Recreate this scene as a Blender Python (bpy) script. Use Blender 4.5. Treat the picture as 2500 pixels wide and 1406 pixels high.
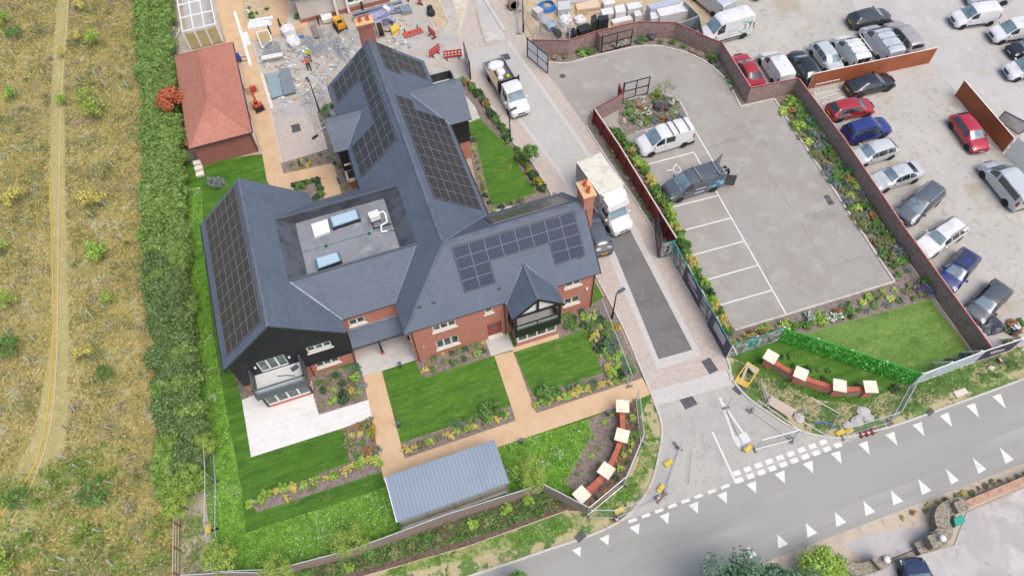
import bpy, bmesh, math, random
import numpy as np
from mathutils import Vector, Matrix
for o in list(bpy.data.objects): bpy.data.objects.remove(o)
SC = bpy.context.scene; COL = SC.collection
rad = math.radians
# ---------------------------------------------------------------- camera (calibrated from the photograph's vanishing points)
F, CX, CY, HC = 1800.0, 1250.0, 703.0, 50.0
_d = np.array([1303-CX, 1807-CY, F]); _d /= np.linalg.norm(_d)
_up = -_d; _y = np.array([0, 0, 1.0]); _y = _y-_y.dot(_up)*_up; _y /= np.linalg.norm(_y); _x = np.cross(_y, _up)
_a = rad(16.84); _c, _s = math.cos(_a), math.sin(_a)
RW = np.array([[_c, _s, 0], [-_s, _c, 0], [0, 0, 1]]) @ np.array([_x, _y, _up])
def P(q, z=0.0):                      # photo pixel -> world point on the level z
    v = RW @ np.array([q[0]-CX, q[1]-CY, F]); t = (z-HC)/v[2]
    return (float(v[0]*t), float(v[1]*t), z)
def P2(q, z=0.0): return P(q, z)[:2]
cd = bpy.data.cameras.new('camera'); cam = bpy.data.objects.new('camera', cd); COL.objects.link(cam)
m3 = Matrix([[RW[i][0], -RW[i][1], -RW[i][2]] for i in range(3)])
cam.matrix_world = Matrix.Translation((0, 0, HC)) @ m3.to_4x4()
cd.sensor_width = 36; cd.lens = 36*F/2500; cd.clip_end = 3000; cd.clip_start = 0.5
SC.camera = cam
# ---------------------------------------------------------------- sky, sun, exposure (bright overcast)
W = bpy.data.worlds.new('World'); SC.world = W; W.use_nodes = True
nt = W.node_tree; sk = nt.nodes.new('ShaderNodeTexSky'); sk.sky_type = 'NISHITA'; sk.sun_disc = False
SUN_EL, SUN_AZ = rad(64), rad(155)
sk.sun_elevation = SUN_EL; sk.sun_rotation = SUN_AZ; sk.air_density = 1.0; sk.dust_density = 4.0; sk.ozone_density = 0.6
nt.links.new(sk.outputs[0], nt.nodes['Background'].inputs[0]); nt.nodes['Background'].inputs[1].default_value = 0.15
sd = bpy.data.lights.new('sun', 'SUN'); sd.energy = 1.15; sd.angle = rad(38); sd.color = (1, .98, .95)
so = bpy.data.objects.new('sun', sd); COL.objects.link(so); so.location = (0, 0, 80)
so.rotation_euler = Vector((-math.sin(SUN_AZ)*math.cos(SUN_EL), -math.cos(SUN_AZ)*math.cos(SUN_EL), -math.sin(SUN_EL))).to_track_quat('-Z', 'Y').to_euler()
SC.view_settings.view_transform = 'Standard'; SC.view_settings.look = 'None'; SC.view_settings.gamma = 1
SC.view_settings.exposure = 0.55
SC.cycles.max_bounces = 6; SC.cycles.transparent_max_bounces = 12
# ---------------------------------------------------------------- crops of the photograph (pixel helpers)
def crop(ox, oy, s): return lambda x, y: (ox+x/s, oy+y/s)
a1 = crop(400, 0, 3.3483); a2 = crop(950, 0, 3.3483); a3 = crop(1500, 0, 2.5); a4 = crop(450, 400, 3.0569); a5 = crop(1000, 400, 3.0571)
a6 = crop(1550, 380, 2.4242); b1 = crop(480, 750, 3.515); b2 = crop(980, 680, 3.3483); b3 = crop(400, 1050, 3.5714); b4 = crop(900, 950, 3.0829)
b5 = crop(1500, 800, 2.32); d1 = crop(1400, 350, 5.6233); d2 = crop(1550, 180, 4.3933); d3 = crop(1680, 0, 5.4075); d4 = crop(2040, 0, 4.687)
d5 = crop(1950, 160, 3.5145); d6 = crop(2100, 440, 3.3475)
# ---------------------------------------------------------------- materials
def S(r, g, b, k=0.72):               # photo colour (0-255) -> base colour under this light
    f = lambda c: ((c/255+.055)/1.055)**2.4 if c > 10.3 else c/255/12.92
    return (f(r)*k, f(g)*k, f(b)*k, 1)
MATS = {}
def mat(name, base, layers=(), rough=.8, bump=None, island=0.0, metal=0.0, spec=.5, brick=None, coat=0.0, wave=None, trans=0.0, alpha=1.0, emit=None):
    if name in MATS: return MATS[name]
    m = bpy.data.materials.new(name); m.use_nodes = True; N = m.node_tree.nodes; L = m.node_tree.links
    b = N['Principled BSDF']; b.inputs['Roughness'].default_value = rough; b.inputs['Metallic'].default_value = metal
    b.inputs['Specular IOR Level'].default_value = spec; b.inputs['Coat Weight'].default_value = coat; b.inputs['Coat Roughness'].default_value = .08
    if alpha < 1: b.inputs['Alpha'].default_value = alpha
    geo = N.new('ShaderNodeNewGeometry'); pos = geo.outputs['Position']
    rgb = N.new('ShaderNodeRGB'); rgb.outputs[0].default_value = base; cur = rgb.outputs[0]
    if brick:                         # (mode, c1, c2, mortar, width, height, mortar size, rotation)
        mode, c1, c2, mo, bw, bh, ms, rot = brick
        sep = N.new('ShaderNodeSeparateXYZ'); cmb = N.new('ShaderNodeCombineXYZ')
        if mode == 'obj':
            tc = N.new('ShaderNodeTexCoord'); L.new(tc.outputs['Object'], sep.inputs[0])
            L.new(sep.outputs[0], cmb.inputs[0]); L.new(sep.outputs[1], cmb.inputs[1])
        elif mode == 'wall':
            L.new(pos, sep.inputs[0]); ad = N.new('ShaderNodeMath'); L.new(sep.outputs[0], ad.inputs[0]); L.new(sep.outputs[1], ad.inputs[1])
            L.new(ad.outputs[0], cmb.inputs[0]); L.new(sep.outputs[2], cmb.inputs[1])
        else:
            mp = N.new('ShaderNodeMapping'); mp.inputs['Rotation'].default_value = (0, 0, rot); L.new(pos, mp.inputs[0]); L.new(mp.outputs[0], sep.inputs[0])
            L.new(sep.outputs[0], cmb.inputs[0]); L.new(sep.outputs[1], cmb.inputs[1])
        bt = N.new('ShaderNodeTexBrick'); L.new(cmb.outputs[0], bt.inputs['Vector'])
        bt.inputs['Color1'].default_value = c1; bt.inputs['Color2'].default_value = c2; bt.inputs['Mortar'].default_value = mo
        bt.inputs['Scale'].default_value = 1; bt.inputs['Brick Width'].default_value = bw; bt.inputs['Row Height'].default_value = bh
        bt.inputs['Mortar Size'].default_value = ms; bt.inputs['Mortar Smooth'].default_value = .2; bt.inputs['Bias'].default_value = 0
        if mode == 'obj': bt.offset = 0
        cur = bt.outputs['Color']
    for ly in layers:                 # (colour, noise scale, lo, hi[, detail, stretch])
        col, sc, lo, hi = ly[:4]
        no = N.new('ShaderNodeTexNoise'); no.inputs['Scale'].default_value = sc; no.inputs['Detail'].default_value = ly[4] if len(ly) > 4 else 4
        no.inputs['Roughness'].default_value = .62
        mp = N.new('ShaderNodeMapping'); L.new(pos, mp.inputs[0]); mp.inputs['Location'].default_value = (sc*3.1, lo*17, hi*7)
        if len(ly) > 5: mp.inputs['Rotation'].default_value = (0, 0, ly[5][2]); mp.inputs['Scale'].default_value = (ly[5][0], ly[5][1], 1)
        L.new(mp.outputs[0], no.inputs['Vector'])
        mr = N.new('ShaderNodeMapRange'); mr.inputs[1].default_value = lo; mr.inputs[2].default_value = hi; mr.interpolation_type = 'SMOOTHSTEP'
        L.new(no.outputs['Fac'], mr.inputs[0])
        mx = N.new('ShaderNodeMix'); mx.data_type = 'RGBA'; mx.inputs[7].default_value = col
        al = N.new('ShaderNodeMath'); al.operation = 'MULTIPLY'; al.inputs[1].default_value = col[3]; L.new(mr.outputs[0], al.inputs[0])
        L.new(al.outputs[0], mx.inputs[0]); L.new(cur, mx.inputs[6]); cur = mx.outputs[2]
    if island:
        hs = N.new('ShaderNodeHueSaturation'); mr = N.new('ShaderNodeMapRange'); mr.inputs[3].default_value = 1-island; mr.inputs[4].default_value = 1+island
        L.new(geo.outputs['Random Per Island'], mr.inputs[0]); L.new(mr.outputs[0], hs.inputs['Value']); L.new(cur, hs.inputs['Color']); cur = hs.outputs[0]
    L.new(cur, b.inputs['Base Color'])
    if emit: b.inputs['Emission Color'].default_value = emit[0]; b.inputs['Emission Strength'].default_value = emit[1]
    if bump:
        no = N.new('ShaderNodeTexNoise'); no.inputs['Scale'].default_value = bump[0]; no.inputs['Detail'].default_value = 5; L.new(pos, no.inputs['Vector'])
        bp = N.new('ShaderNodeBump'); bp.inputs['Strength'].default_value = bump[1]; bp.inputs['Distance'].default_value = bump[2] if len(bump) > 2 else .05
        L.new(no.outputs['Fac'], bp.inputs['Height']); L.new(bp.outputs[0], b.inputs['Normal'])
    if trans:
        tr = N.new('ShaderNodeBsdfTranslucent'); L.new(cur, tr.inputs[0]); ms = N.new('ShaderNodeMixShader'); ms.inputs[0].default_value = trans
        L.new(b.outputs[0], ms.inputs[1]); L.new(tr.outputs[0], ms.inputs[2]); L.new(ms.outputs[0], N['Material Output'].inputs[0])
    MATS[name] = m; return m
def A4(c, a): return (c[0], c[1], c[2], a)
# ---------------------------------------------------------------- mesh builder
ORG = {}
class MB:
    def __init__(s): s.v = []; s.f = []; s.m = []; s.T = None
    def pt(s, p):
        p = Vector(p)
        if s.T is not None: p = s.T @ p
        s.v.append((p.x, p.y, p.z)); return len(s.v)-1
    def face(s, pts, mi=0): s.f.append([s.pt(p) for p in pts]); s.m.append(mi); return s
    def idx(s, ids, mi=0): s.f.append(list(ids)); s.m.append(mi)
    def box(s, x0, x1, y0, y1, z0, z1, mi=0):
        i = [s.pt(p) for p in ((x0, y0, z0), (x1, y0, z0), (x1, y1, z0), (x0, y1, z0), (x0, y0, z1), (x1, y0, z1), (x1, y1, z1), (x0, y1, z1))]
        for q in ((3, 2, 1, 0), (4, 5, 6, 7), (0, 1, 5, 4), (1, 2, 6, 5), (2, 3, 7, 6), (3, 0, 4, 7)): s.idx([i[k] for k in q], mi)
        return s
    def obox(s, c, size, rz=0, mi=0, rx=0, ry=0):
        old = s.T; M = Matrix.Translation(c) @ Matrix.Rotation(rz, 4, 'Z') @ Matrix.Rotation(ry, 4, 'Y') @ Matrix.Rotation(rx, 4, 'X')
        s.T = M if old is None else old @ M
        a, b, d = size[0]/2, size[1]/2, size[2]/2; s.box(-a, a, -b, b, -d, d, mi); s.T = old; return s
    def beam(s, p, q, w, h, mi=0):       # box beam between two points, w across, h up
        p, q = Vector(p), Vector(q); d = (q-p); l = d.length; d.normalize()
        u = Vector((0, 0, 1)) if abs(d.z) < .95 else Vector((0, 1, 0)); r = d.cross(u).normalized(); u = r.cross(d)
        i = [s.pt(e+r*a*w/2+u*b*h/2) for e in (p, q) for a, b in ((-1, -1), (1, -1), (1, 1), (-1, 1))]
        for k in ((0, 1, 2, 3), (7, 6, 5, 4), (0, 4, 5, 1), (1, 5, 6, 2), (2, 6, 7, 3), (3, 7, 4, 0)): s.idx([i[j] for j in k], mi)
        return s
    def prism(s, poly, z0, z1, mi=0, ms=None):
        a = sum(poly[i][0]*poly[(i+1) % len(poly)][1]-poly[(i+1) % len(poly)][0]*poly[i][1] for i in range(len(poly)))
        if a < 0: poly = poly[::-1]
        n = len(poly); b = [s.pt((p[0], p[1], z0)) for p in poly]; t = [s.pt((p[0], p[1], z1)) for p in poly]
        s.idx(t, mi); s.idx(b[::-1], mi)
        for k in range(n): s.idx([b[k], b[(k+1) % n], t[(k+1) % n], t[k]], mi if ms is None else ms)
        return s
    def tube(s, pts, r, n=6, mi=0, cap=True, r2=None):
        pts = [Vector(p) for p in pts]; rings = []; u = None
        for k, p in enumerate(pts):
            d = (pts[min(k+1, len(pts)-1)]-pts[max(k-1, 0)]).normalized()
            if u is None:
                u = Vector((0, 0, 1)) if abs(d.z) < .9 else Vector((1, 0, 0))
            a = d.cross(u); a = a.normalized() if a.length > 1e-5 else d.orthogonal().normalized(); b = a.cross(d).normalized(); u = b
            rr = r if r2 is None else r+(r2-r)*k/(len(pts)-1)
            rings.append([s.pt(p+a*rr*math.cos(t*2*math.pi/n)+b*rr*math.sin(t*2*math.pi/n)) for t in range(n)])
        for k in range(len(rings)-1):
            for t in range(n): s.idx([rings[k][t], rings[k][(t+1) % n], rings[k+1][(t+1) % n], rings[k+1][t]], mi)
        if cap: s.idx(rings[0][::-1], mi); s.idx(rings[-1], mi)
        return s
    def lathe(s, prof, c=(0, 0, 0), n=12, mi=0, axis='z'):
        c = Vector(c); R = []
        for r, z in prof:
            ring = []
            for t in range(n):
                a = t*2*math.pi/n; x, y = r*math.cos(a), r*math.sin(a)
                ring.append(s.pt(c+(Vector((x, y, z)) if axis == 'z' else Vector((y, z, x)) if axis == 'y' else Vector((z, x, y)))))
            R.append(ring)
        for k in range(len(R)-1):
            for t in range(n): s.idx([R[k][t], R[k][(t+1) % n], R[k+1][(t+1) % n], R[k+1][t]], mi)
        s.idx(R[0][::-1], mi); s.idx(R[-1], mi); return s
    def build(s, name, mats, parent=None, smooth=False, org=None):
        if not isinstance(mats, (list, tuple)): mats = [mats]
        o0 = Vector((0, 0, 0))
        if parent is not None: o0 = Vector(ORG.get(parent.name, (0, 0, 0)))
        elif org is None:
            n = max(len(s.v), 1); o0 = Vector((sum(p[0] for p in s.v)/n, sum(p[1] for p in s.v)/n, min(p[2] for p in s.v)))
        else: o0 = Vector(org)
        me = bpy.data.meshes.new(name); me.from_pydata([(p[0]-o0.x, p[1]-o0.y, p[2]-o0.z) for p in s.v], [], s.f)
        for m in mats: me.materials.append(m)
        me.polygons.foreach_set('material_index', s.m)
        if smooth: me.polygons.foreach_set('use_smooth', [True]*len(s.f))
        me.update()
        o = bpy.data.objects.new(name, me); COL.objects.link(o)
        if parent is not None: o.parent = parent; ORG[o.name] = o0
        else: o.location = o0; ORG[o.name] = o0
        return o
def tag(o, label, cat, group=None):
    o['label'] = label; o['category'] = cat
    if group: o['group'] = group
    return o
def thing(name, label, cat, loc=(0, 0, 0), rz=0, group=None, world=True):
    o = bpy.data.objects.new(name, None); COL.objects.link(o); o.location = loc; o.rotation_euler = (0, 0, rz); o.empty_display_size = .2
    tag(o, label, cat, group); ORG[o.name] = loc if world else (0, 0, 0); return o
def struct(o): o['kind'] = 'structure'; return o
def stuff(o, label=None, cat=None):
    o['kind'] = 'stuff'
    if label: o['label'] = label; o['category'] = cat
    return o
def copy_tree(o, loc=None, rz=None, label=None, parent=None, scale=None, group=None):
    c = o.copy(); COL.objects.link(c); c.parent = parent; ORG[c.name] = (0, 0, 0)
    if loc is not None: c.location = loc
    if rz is not None: c.rotation_euler = (0, 0, rz)
    if scale is not None: c.scale = scale if not isinstance(scale, (int, float)) else (scale,)*3
    if label: c['label'] = label
    if group: c['group'] = group
    for ch in o.children: copy_tree(ch, parent=c)
    return c
def inst(me, name, loc, rz=0, scale=1, parent=None, rot=None):
    o = bpy.data.objects.new(name, me); COL.objects.link(o); o.location = loc; o.rotation_euler = rot if rot else (0, 0, rz)
    o.scale = scale if not isinstance(scale, (int, float)) else (scale,)*3
    if parent is not None: o.parent = parent
    return o
RND = random.Random(7)
def U(a, b): return RND.uniform(a, b)
def inpoly(x, y, poly):
    r = False; n = len(poly)
    for i in range(n):
        x1, y1 = poly[i]; x2, y2 = poly[(i+1) % n]
        if (y1 > y) != (y2 > y) and x < (x2-x1)*(y-y1)/(y2-y1)+x1: r = not r
    return r
def clip(poly, cx):                    # clip polygon by a convex CCW polygon (2D)
    out = poly
    for i in range(len(cx)):
        ax, ay = cx[i]; bx, by = cx[(i+1) % len(cx)]; inp = out; out = []
        if not inp: return []
        side = lambda p: (bx-ax)*(p[1]-ay)-(by-ay)*(p[0]-ax)
        for k in range(len(inp)):
            p, q = inp[k], inp[(k+1) % len(inp)]; sp, sq = side(p), side(q)
            if sp >= 0: out.append(p)
            if (sp >= 0) != (sq >= 0): t = sp/(sp-sq); out.append((p[0]+(q[0]-p[0])*t, p[1]+(q[1]-p[1])*t))
    return out
def ccw(poly):
    a = sum(poly[i][0]*poly[(i+1) % len(poly)][1]-poly[(i+1) % len(poly)][0]*poly[i][1] for i in range(len(poly)))
    return poly if a > 0 else poly[::-1]
def area(poly): return abs(sum(poly[i][0]*poly[(i+1) % len(poly)][1]-poly[(i+1) % len(poly)][0]*poly[i][1] for i in range(len(poly))))/2
def offset_line(pts, d):               # polyline offset to the left by d
    out = []
    for i, p in enumerate(pts):
        a = Vector(pts[max(i-1, 0)]); b = Vector(pts[min(i+1, len(pts)-1)]); t = (b-a).normalized(); out.append((p[0]-t.y*d, p[1]+t.x*d))
    return out
def smooth_line(pts, n=4):             # Catmull-Rom
    out = []; q = [Vector(p) for p in pts]; q = [q[0]*2-q[1]]+q+[q[-1]*2-q[-2]]
    for i in range(1, len(q)-2):
        for k in range(n):
            t = k/n; a, b, c, d = q[i-1:i+3]
            r = 0.5*((2*b)+(c-a)*t+(2*a-5*b+4*c-d)*t*t+(3*b-a-3*c+d)*t**3); out.append((r.x, r.y))
    out.append((q[-2].x, q[-2].y)); return out
# ================================================================ GROUND AND SETTING
e1 = crop(1000, 0, 5); e2 = crop(1250, 0, 5); e3 = crop(560, 0, 5); e4 = crop(2000, 1050, 3.95)
M_ground = mat('ground_soil', S(198, 184, 164), [(S(178, 158, 132), .25, .45, .62), (S(196, 184, 165), 1.1, .5, .7), (A4(S(100, 88, 72), .6), 3, .6, .75)], bump=(9, .5, .06))
M_field = mat('field_dry_grass', S(192, 177, 111), [(S(179, 166, 99), .22, .42, .6), (S(149, 151, 90), .5, .5, .66), (S(192, 193, 154), .8, .55, .66), (A4(S(132, 133, 86), .7), 2.2, .52, .68), (A4(S(206, 195, 125), .7), 6, .5, .7)], bump=(7, .9, .12))
M_fpath = mat('field_mown_grass', S(188, 176, 120), [(S(177, 166, 109), .5, .45, .62, 5, (1, .3, 0)), (S(198, 187, 136), 1.3, .52, .68), (A4(S(152, 156, 98), .7), 4, .52, .68)], bump=(12, .5, .04))
M_lawn = mat('mown_lawn', S(86, 133, 31), [(S(68, 116, 19), 1.1, .42, .62, 5, (.35, 2.2, .05)), (S(110, 148, 44), 2.3, .5, .68, 5, (.4, 1.8, .1)), (A4(S(59, 101, 27), .7), 9, .5, .7), (A4(S(142, 150, 78), .55), 1.1, .6, .72, 6), (A4(S(60, 96, 30), .5), .35, .55, .7)], bump=(30, .6, .03))
M_lawn2 = mat('deep_green_lawn', S(81, 129, 26), [(S(63, 109, 15), .9, .42, .62, 5, (.3, 2.2, .02)), (S(105, 144, 39), 1.7, .52, .7, 5, (.4, 1.8, .05)), (A4(S(53, 96, 24), .7), 8, .5, .7), (A4(S(142, 150, 78), .55), 1.1, .6, .72, 6), (A4(S(60, 96, 30), .5), .35, .55, .7)], bump=(30, .6, .03))
M_lawn3 = mat('light_lawn', S(125, 158, 74), [(S(106, 142, 58), .8, .42, .62, 5, (.4, 1.8, .3)), (S(143, 167, 92), 1.4, .55, .7), (A4(S(91, 125, 51), .7), 8, .5, .7), (A4(S(142, 150, 78), .55), 1.1, .6, .72, 6), (A4(S(60, 96, 30), .5), .35, .55, .7)], bump=(30, .6, .03))
M_meadow = mat('flowering_meadow', S(130, 176, 62), [(S(95, 144, 44), 1.6, .42, .62), (S(164, 199, 88), 3, .52, .68), (A4(S(76, 121, 36), .8), 10, .52, .68)], bump=(16, .9, .08))
M_verge = mat('patchy_verge', S(191, 177, 135), [(S(101, 133, 58), .55, .47, .56, 6), (S(85, 118, 49), 1.6, .54, .64, 6), (A4(S(204, 194, 158), .8), 3.2, .56, .7)], bump=(14, .7, .05))
M_mulch = mat('bark_mulch', S(158, 144, 133), [(S(131, 115, 104), 4, .46, .6), (S(184, 171, 160), 9, .54, .68), (A4(S(108, 92, 81), .7), 22, .52, .66)], bump=(26, 1, .06))
M_dsoil = mat('dark_planting_soil', S(128, 104, 92), [(S(98, 78, 68), 4, .46, .6), (S(158, 134, 122), 9, .56, .7)], bump=(26, 1, .06))
M_resin = mat('resin_gravel_path', S(222, 189, 151), [(S(215, 180, 139), .7, .45, .62), (A4(S(228, 200, 167), .7), 14, .5, .7), (A4(S(207, 169, 127), .5), 40, .55, .7)], bump=(60, .3, .01))
M_slab = mat('pale_stone_slab', S(240, 239, 234), [(A4(S(230, 227, 219), .8), .9, .5, .68), (A4(S(206, 198, 186), .6), 5, .58, .72)], island=.015, rough=.6)
M_joint = mat('slab_joint', S(224, 221, 214))
M_pad = mat('stone_flag', S(211, 208, 201), [(S(201, 198, 189), 1.2, .45, .65)], island=.03, rough=.7)
M_setts = mat('grey_sett_paving', S(198, 197, 190), brick=('g', S(203, 202, 195), S(191, 190, 183), S(180, 178, 171), .24, .16, .012, rad(35)), layers=[(A4(S(187, 186, 179), .5), 1.2, .45, .65), (A4(S(204, 200, 190), .6), .4, .5, .68)], bump=(30, .2, .01))
M_brown = mat('brown_block_paving', S(206, 193, 181), brick=('g', S(209, 196, 185), S(194, 180, 168), S(187, 176, 165), .3, .18, .014, 0), layers=[(A4(S(200, 189, 176), .6), .5, .45, .68), (A4(S(187, 170, 157), .45), 2.4, .52, .7)], bump=(30, .2, .01))
M_border = mat('pale_granite_border', S(212, 208, 202), brick=('g', S(216, 212, 206), S(204, 201, 194), S(195, 189, 181), .2, .2, .014, 0), bump=(30, .2, .01))
M_drive = mat('dark_drive_asphalt', S(126, 123, 121), [(S(116, 114, 113), .6, .45, .65), (A4(S(138, 134, 131), .7), 2.5, .55, .7), (A4(S(106, 103, 101), .4), 30, .5, .7)], bump=(50, .3, .01))
M_park = mat('car_park_asphalt', S(171, 166, 158), [(S(164, 158, 150), .25, .42, .62), (S(179, 175, 166), .7, .5, .68), (A4(S(155, 149, 141), .6), 2.6, .55, .68, 6), (A4(S(190, 183, 171), .5), 16, .58, .7), (A4(S(144, 138, 131), .5), .35, .62, .68, 8, (.5, 2, .9))], bump=(50, .35, .012))
M_road = mat('road_asphalt', S(170, 169, 162), [(S(164, 163, 156), .4, .42, .62, 4, (.15, 1.6, .3)), (S(179, 177, 170), .5, .5, .7, 4, (.12, 1.4, .3)), (A4(S(149, 148, 142), .5), 24, .5, .7)], bump=(60, .3, .01))
M_junc = mat('junction_asphalt', S(192, 189, 180), [(S(184, 181, 174), .8, .42, .62), (A4(S(199, 193, 180), .8), 1.2, .52, .7), (A4(S(164, 161, 154), .7), 3, .58, .66, 7), (A4(S(173, 170, 163), .5), 26, .5, .7)], bump=(60, .3, .01))
M_gravel = mat('gravel_yard', S(195, 191, 181), [(S(203, 198, 189), .3, .42, .62), (S(188, 175, 153), .22, .55, .68), (A4(S(175, 168, 158), .8), 2, .52, .66, 7), (A4(S(214, 209, 199), .8), 7, .58, .7), (A4(S(149, 142, 132), .6), 12, .6, .72)], bump=(22, .8, .04))
M_conc = mat('concrete_road', S(199, 196, 191), [(S(192, 188, 182), .3, .42, .62), (S(205, 201, 196), .9, .5, .7), (A4(S(186, 179, 167), .6), .5, .58, .7)], bump=(40, .2, .01))
M_yard = mat('yard_paving', S(195, 191, 184), brick=('g', S(200, 195, 189), S(186, 181, 175), S(177, 172, 166), .28, .18, .014, rad(8)), layers=[(S(199, 192, 179), .3, .46, .62), (A4(S(173, 166, 158), .8), 1.1, .52, .66, 7), (A4(S(195, 177, 149), .7), .6, .55, .68)], bump=(30, .3, .015))
M_mud = mat('dried_mud', S(218, 206, 186), [(S(212, 192, 160), .7, .46, .62), (S(226, 218, 204), 2, .52, .68), (A4(S(190, 176, 156), .6), 6, .55, .7)], bump=(14, .6, .04))
M_sand = mat('sandy_soil', S(206, 184, 150), [(S(194, 170, 134), 1, .46, .62), (S(218, 204, 182), 3, .52, .68)], bump=(16, .8, .05))
M_kerb = mat('concrete_kerb', S(211, 206, 198), [(A4(S(179, 173, 163), .7), 2, .48, .66)], rough=.85, bump=(40, .2, .01))
M_paint = mat('white_road_paint', S(238, 238, 234), [(A4(S(214, 212, 206), .7), 3, .52, .68), (A4(S(190, 188, 184), .7), 18, .62, .72)], rough=.6)
M_oldpaint = mat('worn_line_paint', S(218, 212, 202), [(A4(S(200, 194, 186), .8), 4, .48, .66)], rough=.7)
M_timber_edge = mat('timber_edging', S(206, 184, 152))

# every ground sheet gets a level of its own, 4 mm or more above what it lies on
def sheet(name, px, z, m, world=False, depth=.25, z0=None):
    poly = px if world else [P2(q, 0) for q in px]
    o = MB().prism(poly, (z-depth) if z0 is None else z0, z, 0).build(name, m); return struct(o)
def ribbon(name, px, w, z, m, depth=.25, side=0, world=False, n=0, parent=None):
    pts = px if world else [P2(q, 0) for q in px]
    if n: pts = smooth_line(pts, n)
    l = offset_line(pts, w/2+side); r = offset_line(pts, -w/2+side); b = MB()
    for i in range(len(pts)-1):
        q = [l[i], l[i+1], r[i+1], r[i]]
        i0 = [b.pt((p[0], p[1], z)) for p in q]; i1 = [b.pt((p[0], p[1], z-depth)) for p in q]
        b.idx(i0[::-1]); b.idx([i0[0], i0[1], i1[1], i1[0]]); b.idx([i0[2], i0[3], i1[3], i1[2]])
        if i == 0: b.idx([i0[3], i0[0], i1[0], i1[3]])
        if i == len(pts)-2: b.idx([i0[1], i0[2], i1[2], i1[1]])
    o = b.build(name, m, parent)
    return o if parent is not None else struct(o)

b = MB(); b.face([(-400, -300, -.06), (500, -300, -.06), (500, 600, -.06), (-400, 600, -.06)]); struct(b.build('ground', M_ground))
sheet('field', [(-900, -700), (330, -700), (415, 0), (428, 130), (452, 420), (470, 800), (498, 1100), (450, 1250), (432, 1406), (420, 1800), (-900, 1800)], 0.0, M_field)
sheet('field_path', smooth_line([(150, -200), (140, 0), (120, 200), (112, 400), (118, 600), (122, 800), (105, 960), (60, 1100), (-30, 1260), (-140, 1406), (-60, 1480), (90, 1330), (165, 1180), (200, 1050), (200, 950), (185, 800), (176, 600), (158, 400), (168, 200), (178, 0), (182, -200)], 2), .008, M_fpath)
# ---- construction yard and courtyard
sheet('courtyard_paving', [(612, 104), (668, 285), (686.7, 397), (798.7, 364), (860, 420), (1000, 330), (1120, 190), (1240, 110), (1190, -60), (930, -60), (905, 60), (745, 88)], .004, M_yard)
sheet('resin_path', [(505, -60), (765, -60), (750, 66), (612, 104), (668, 285), (690, 406), (815, 398), (835, 480), (700, 500), (652, 443), (640, 375), (560, 130)], .012, M_resin)
sheet('brown_block_square', [a1(890, 1010), a1(1235, 915), a1(1335, 1220), a1(965, 1330)], .016, M_brown)
ribbon('kerb', [a1(730, 350), a1(890, 1000), a1(965, 1330), a1(1335, 1220), a1(1240, 910)], .14, .03, M_kerb)
sheet('dirt_patch', [e3(150, -150), e3(470, -150), e3(500, 210), e3(240, 290), e3(180, 300)], .02, M_sand)
sheet('rubble_strip', [e3(760, -100), e3(830, -100), e3(880, 290), e3(700, 300)], .02, M_mud)
sheet('mud_patch', smooth_line([e1(480, -200), e1(560, 150), e1(610, 300), e1(580, 430), e1(700, 520), e1(880, 540), e1(830, 350), e1(760, 60), e1(740, -200)], 3), .012, M_mud)
sheet('soil_island', [e1(150, -150), e1(330, 390), e1(440, 350), e1(480, 280), e1(360, -100)], .03, M_sand)
ribbon('kerb', [e1(150, 0), e1(320, 390), e1(440, 355), e1(490, 280), e1(350, 0)], .16, .07, M_kerb)
sheet('trench_concrete', [e1(800, -100), e1(930, -100), e1(1170, 440), e1(1195, 500), e1(930, 550), e1(880, 470)], .034, M_conc)
for k, q in enumerate(([e1(905, 420), e1(1080, 380), e1(1092, 500), e1(930, 530)],)): sheet('concrete_slab', q, .09, M_kerb)
ribbon('trench_edge', [e1(770, -20), e1(890, 440), e1(930, 560), e1(1200, 510), e1(990, 30)], .2, .042, M_ground)
ribbon('kerb', [e1(920, 0), e1(1160, 390)], .34, .12, M_kerb)
# ---- driveway
DL = [(1129, 197), (1171, 221), (1248.7, 343.5), (1301, 400), (1380, 535), (1458, 680), (1521.6, 800), (1560, 890), (1592.7, 968)]
DR = [(1226, 0), (1287.5, 107.5), (1338, 182), (1430.9, 307.6), (1458.7, 353.6), (1550, 490), (1603.6, 578), (1690, 728), (1772.7, 871), (1784, 928)]
sheet('driveway', DL+[(1605, 987)]+DR[::-1]+[(1160, -60), (1120, 100)], .02, M_brown)
sheet('driveway_setts', [a2(1060, 960), (1365, 420), (1450, 575), (1540, 548), (1445.8, 391), a2(990, 370), a2(600, 420), a2(660, 560), a2(800, 620)], .026, M_setts)
ribbon('sett_border', [a2(1050, 960), (1365, 420), (1458, 590)], .35, .032, M_border)
ribbon('sett_border', [a2(970, 340), (1330, 225), (1445.8, 391), (1545, 545)], .35, .032, M_border)
sheet('asphalt_border', [(1462, 572), (1548, 545), (1713, 868.8), (1605.7, 902)], .03, M_border)
sheet('driveway_asphalt', [(1484, 574), (1536, 558), (1690, 854), (1607.7, 877)], .036, M_drive)
ribbon('driveway_threshold', [b5(225, 400), b5(650, 280)], 1.2, .03, M_border)
ribbon('kerb', DL, .14, .1, M_kerb, n=3)
ribbon('kerb', DR[3:], .14, .1, M_kerb, n=3); ribbon('kerb', DR[:3], .14, .06, M_kerb)
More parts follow.
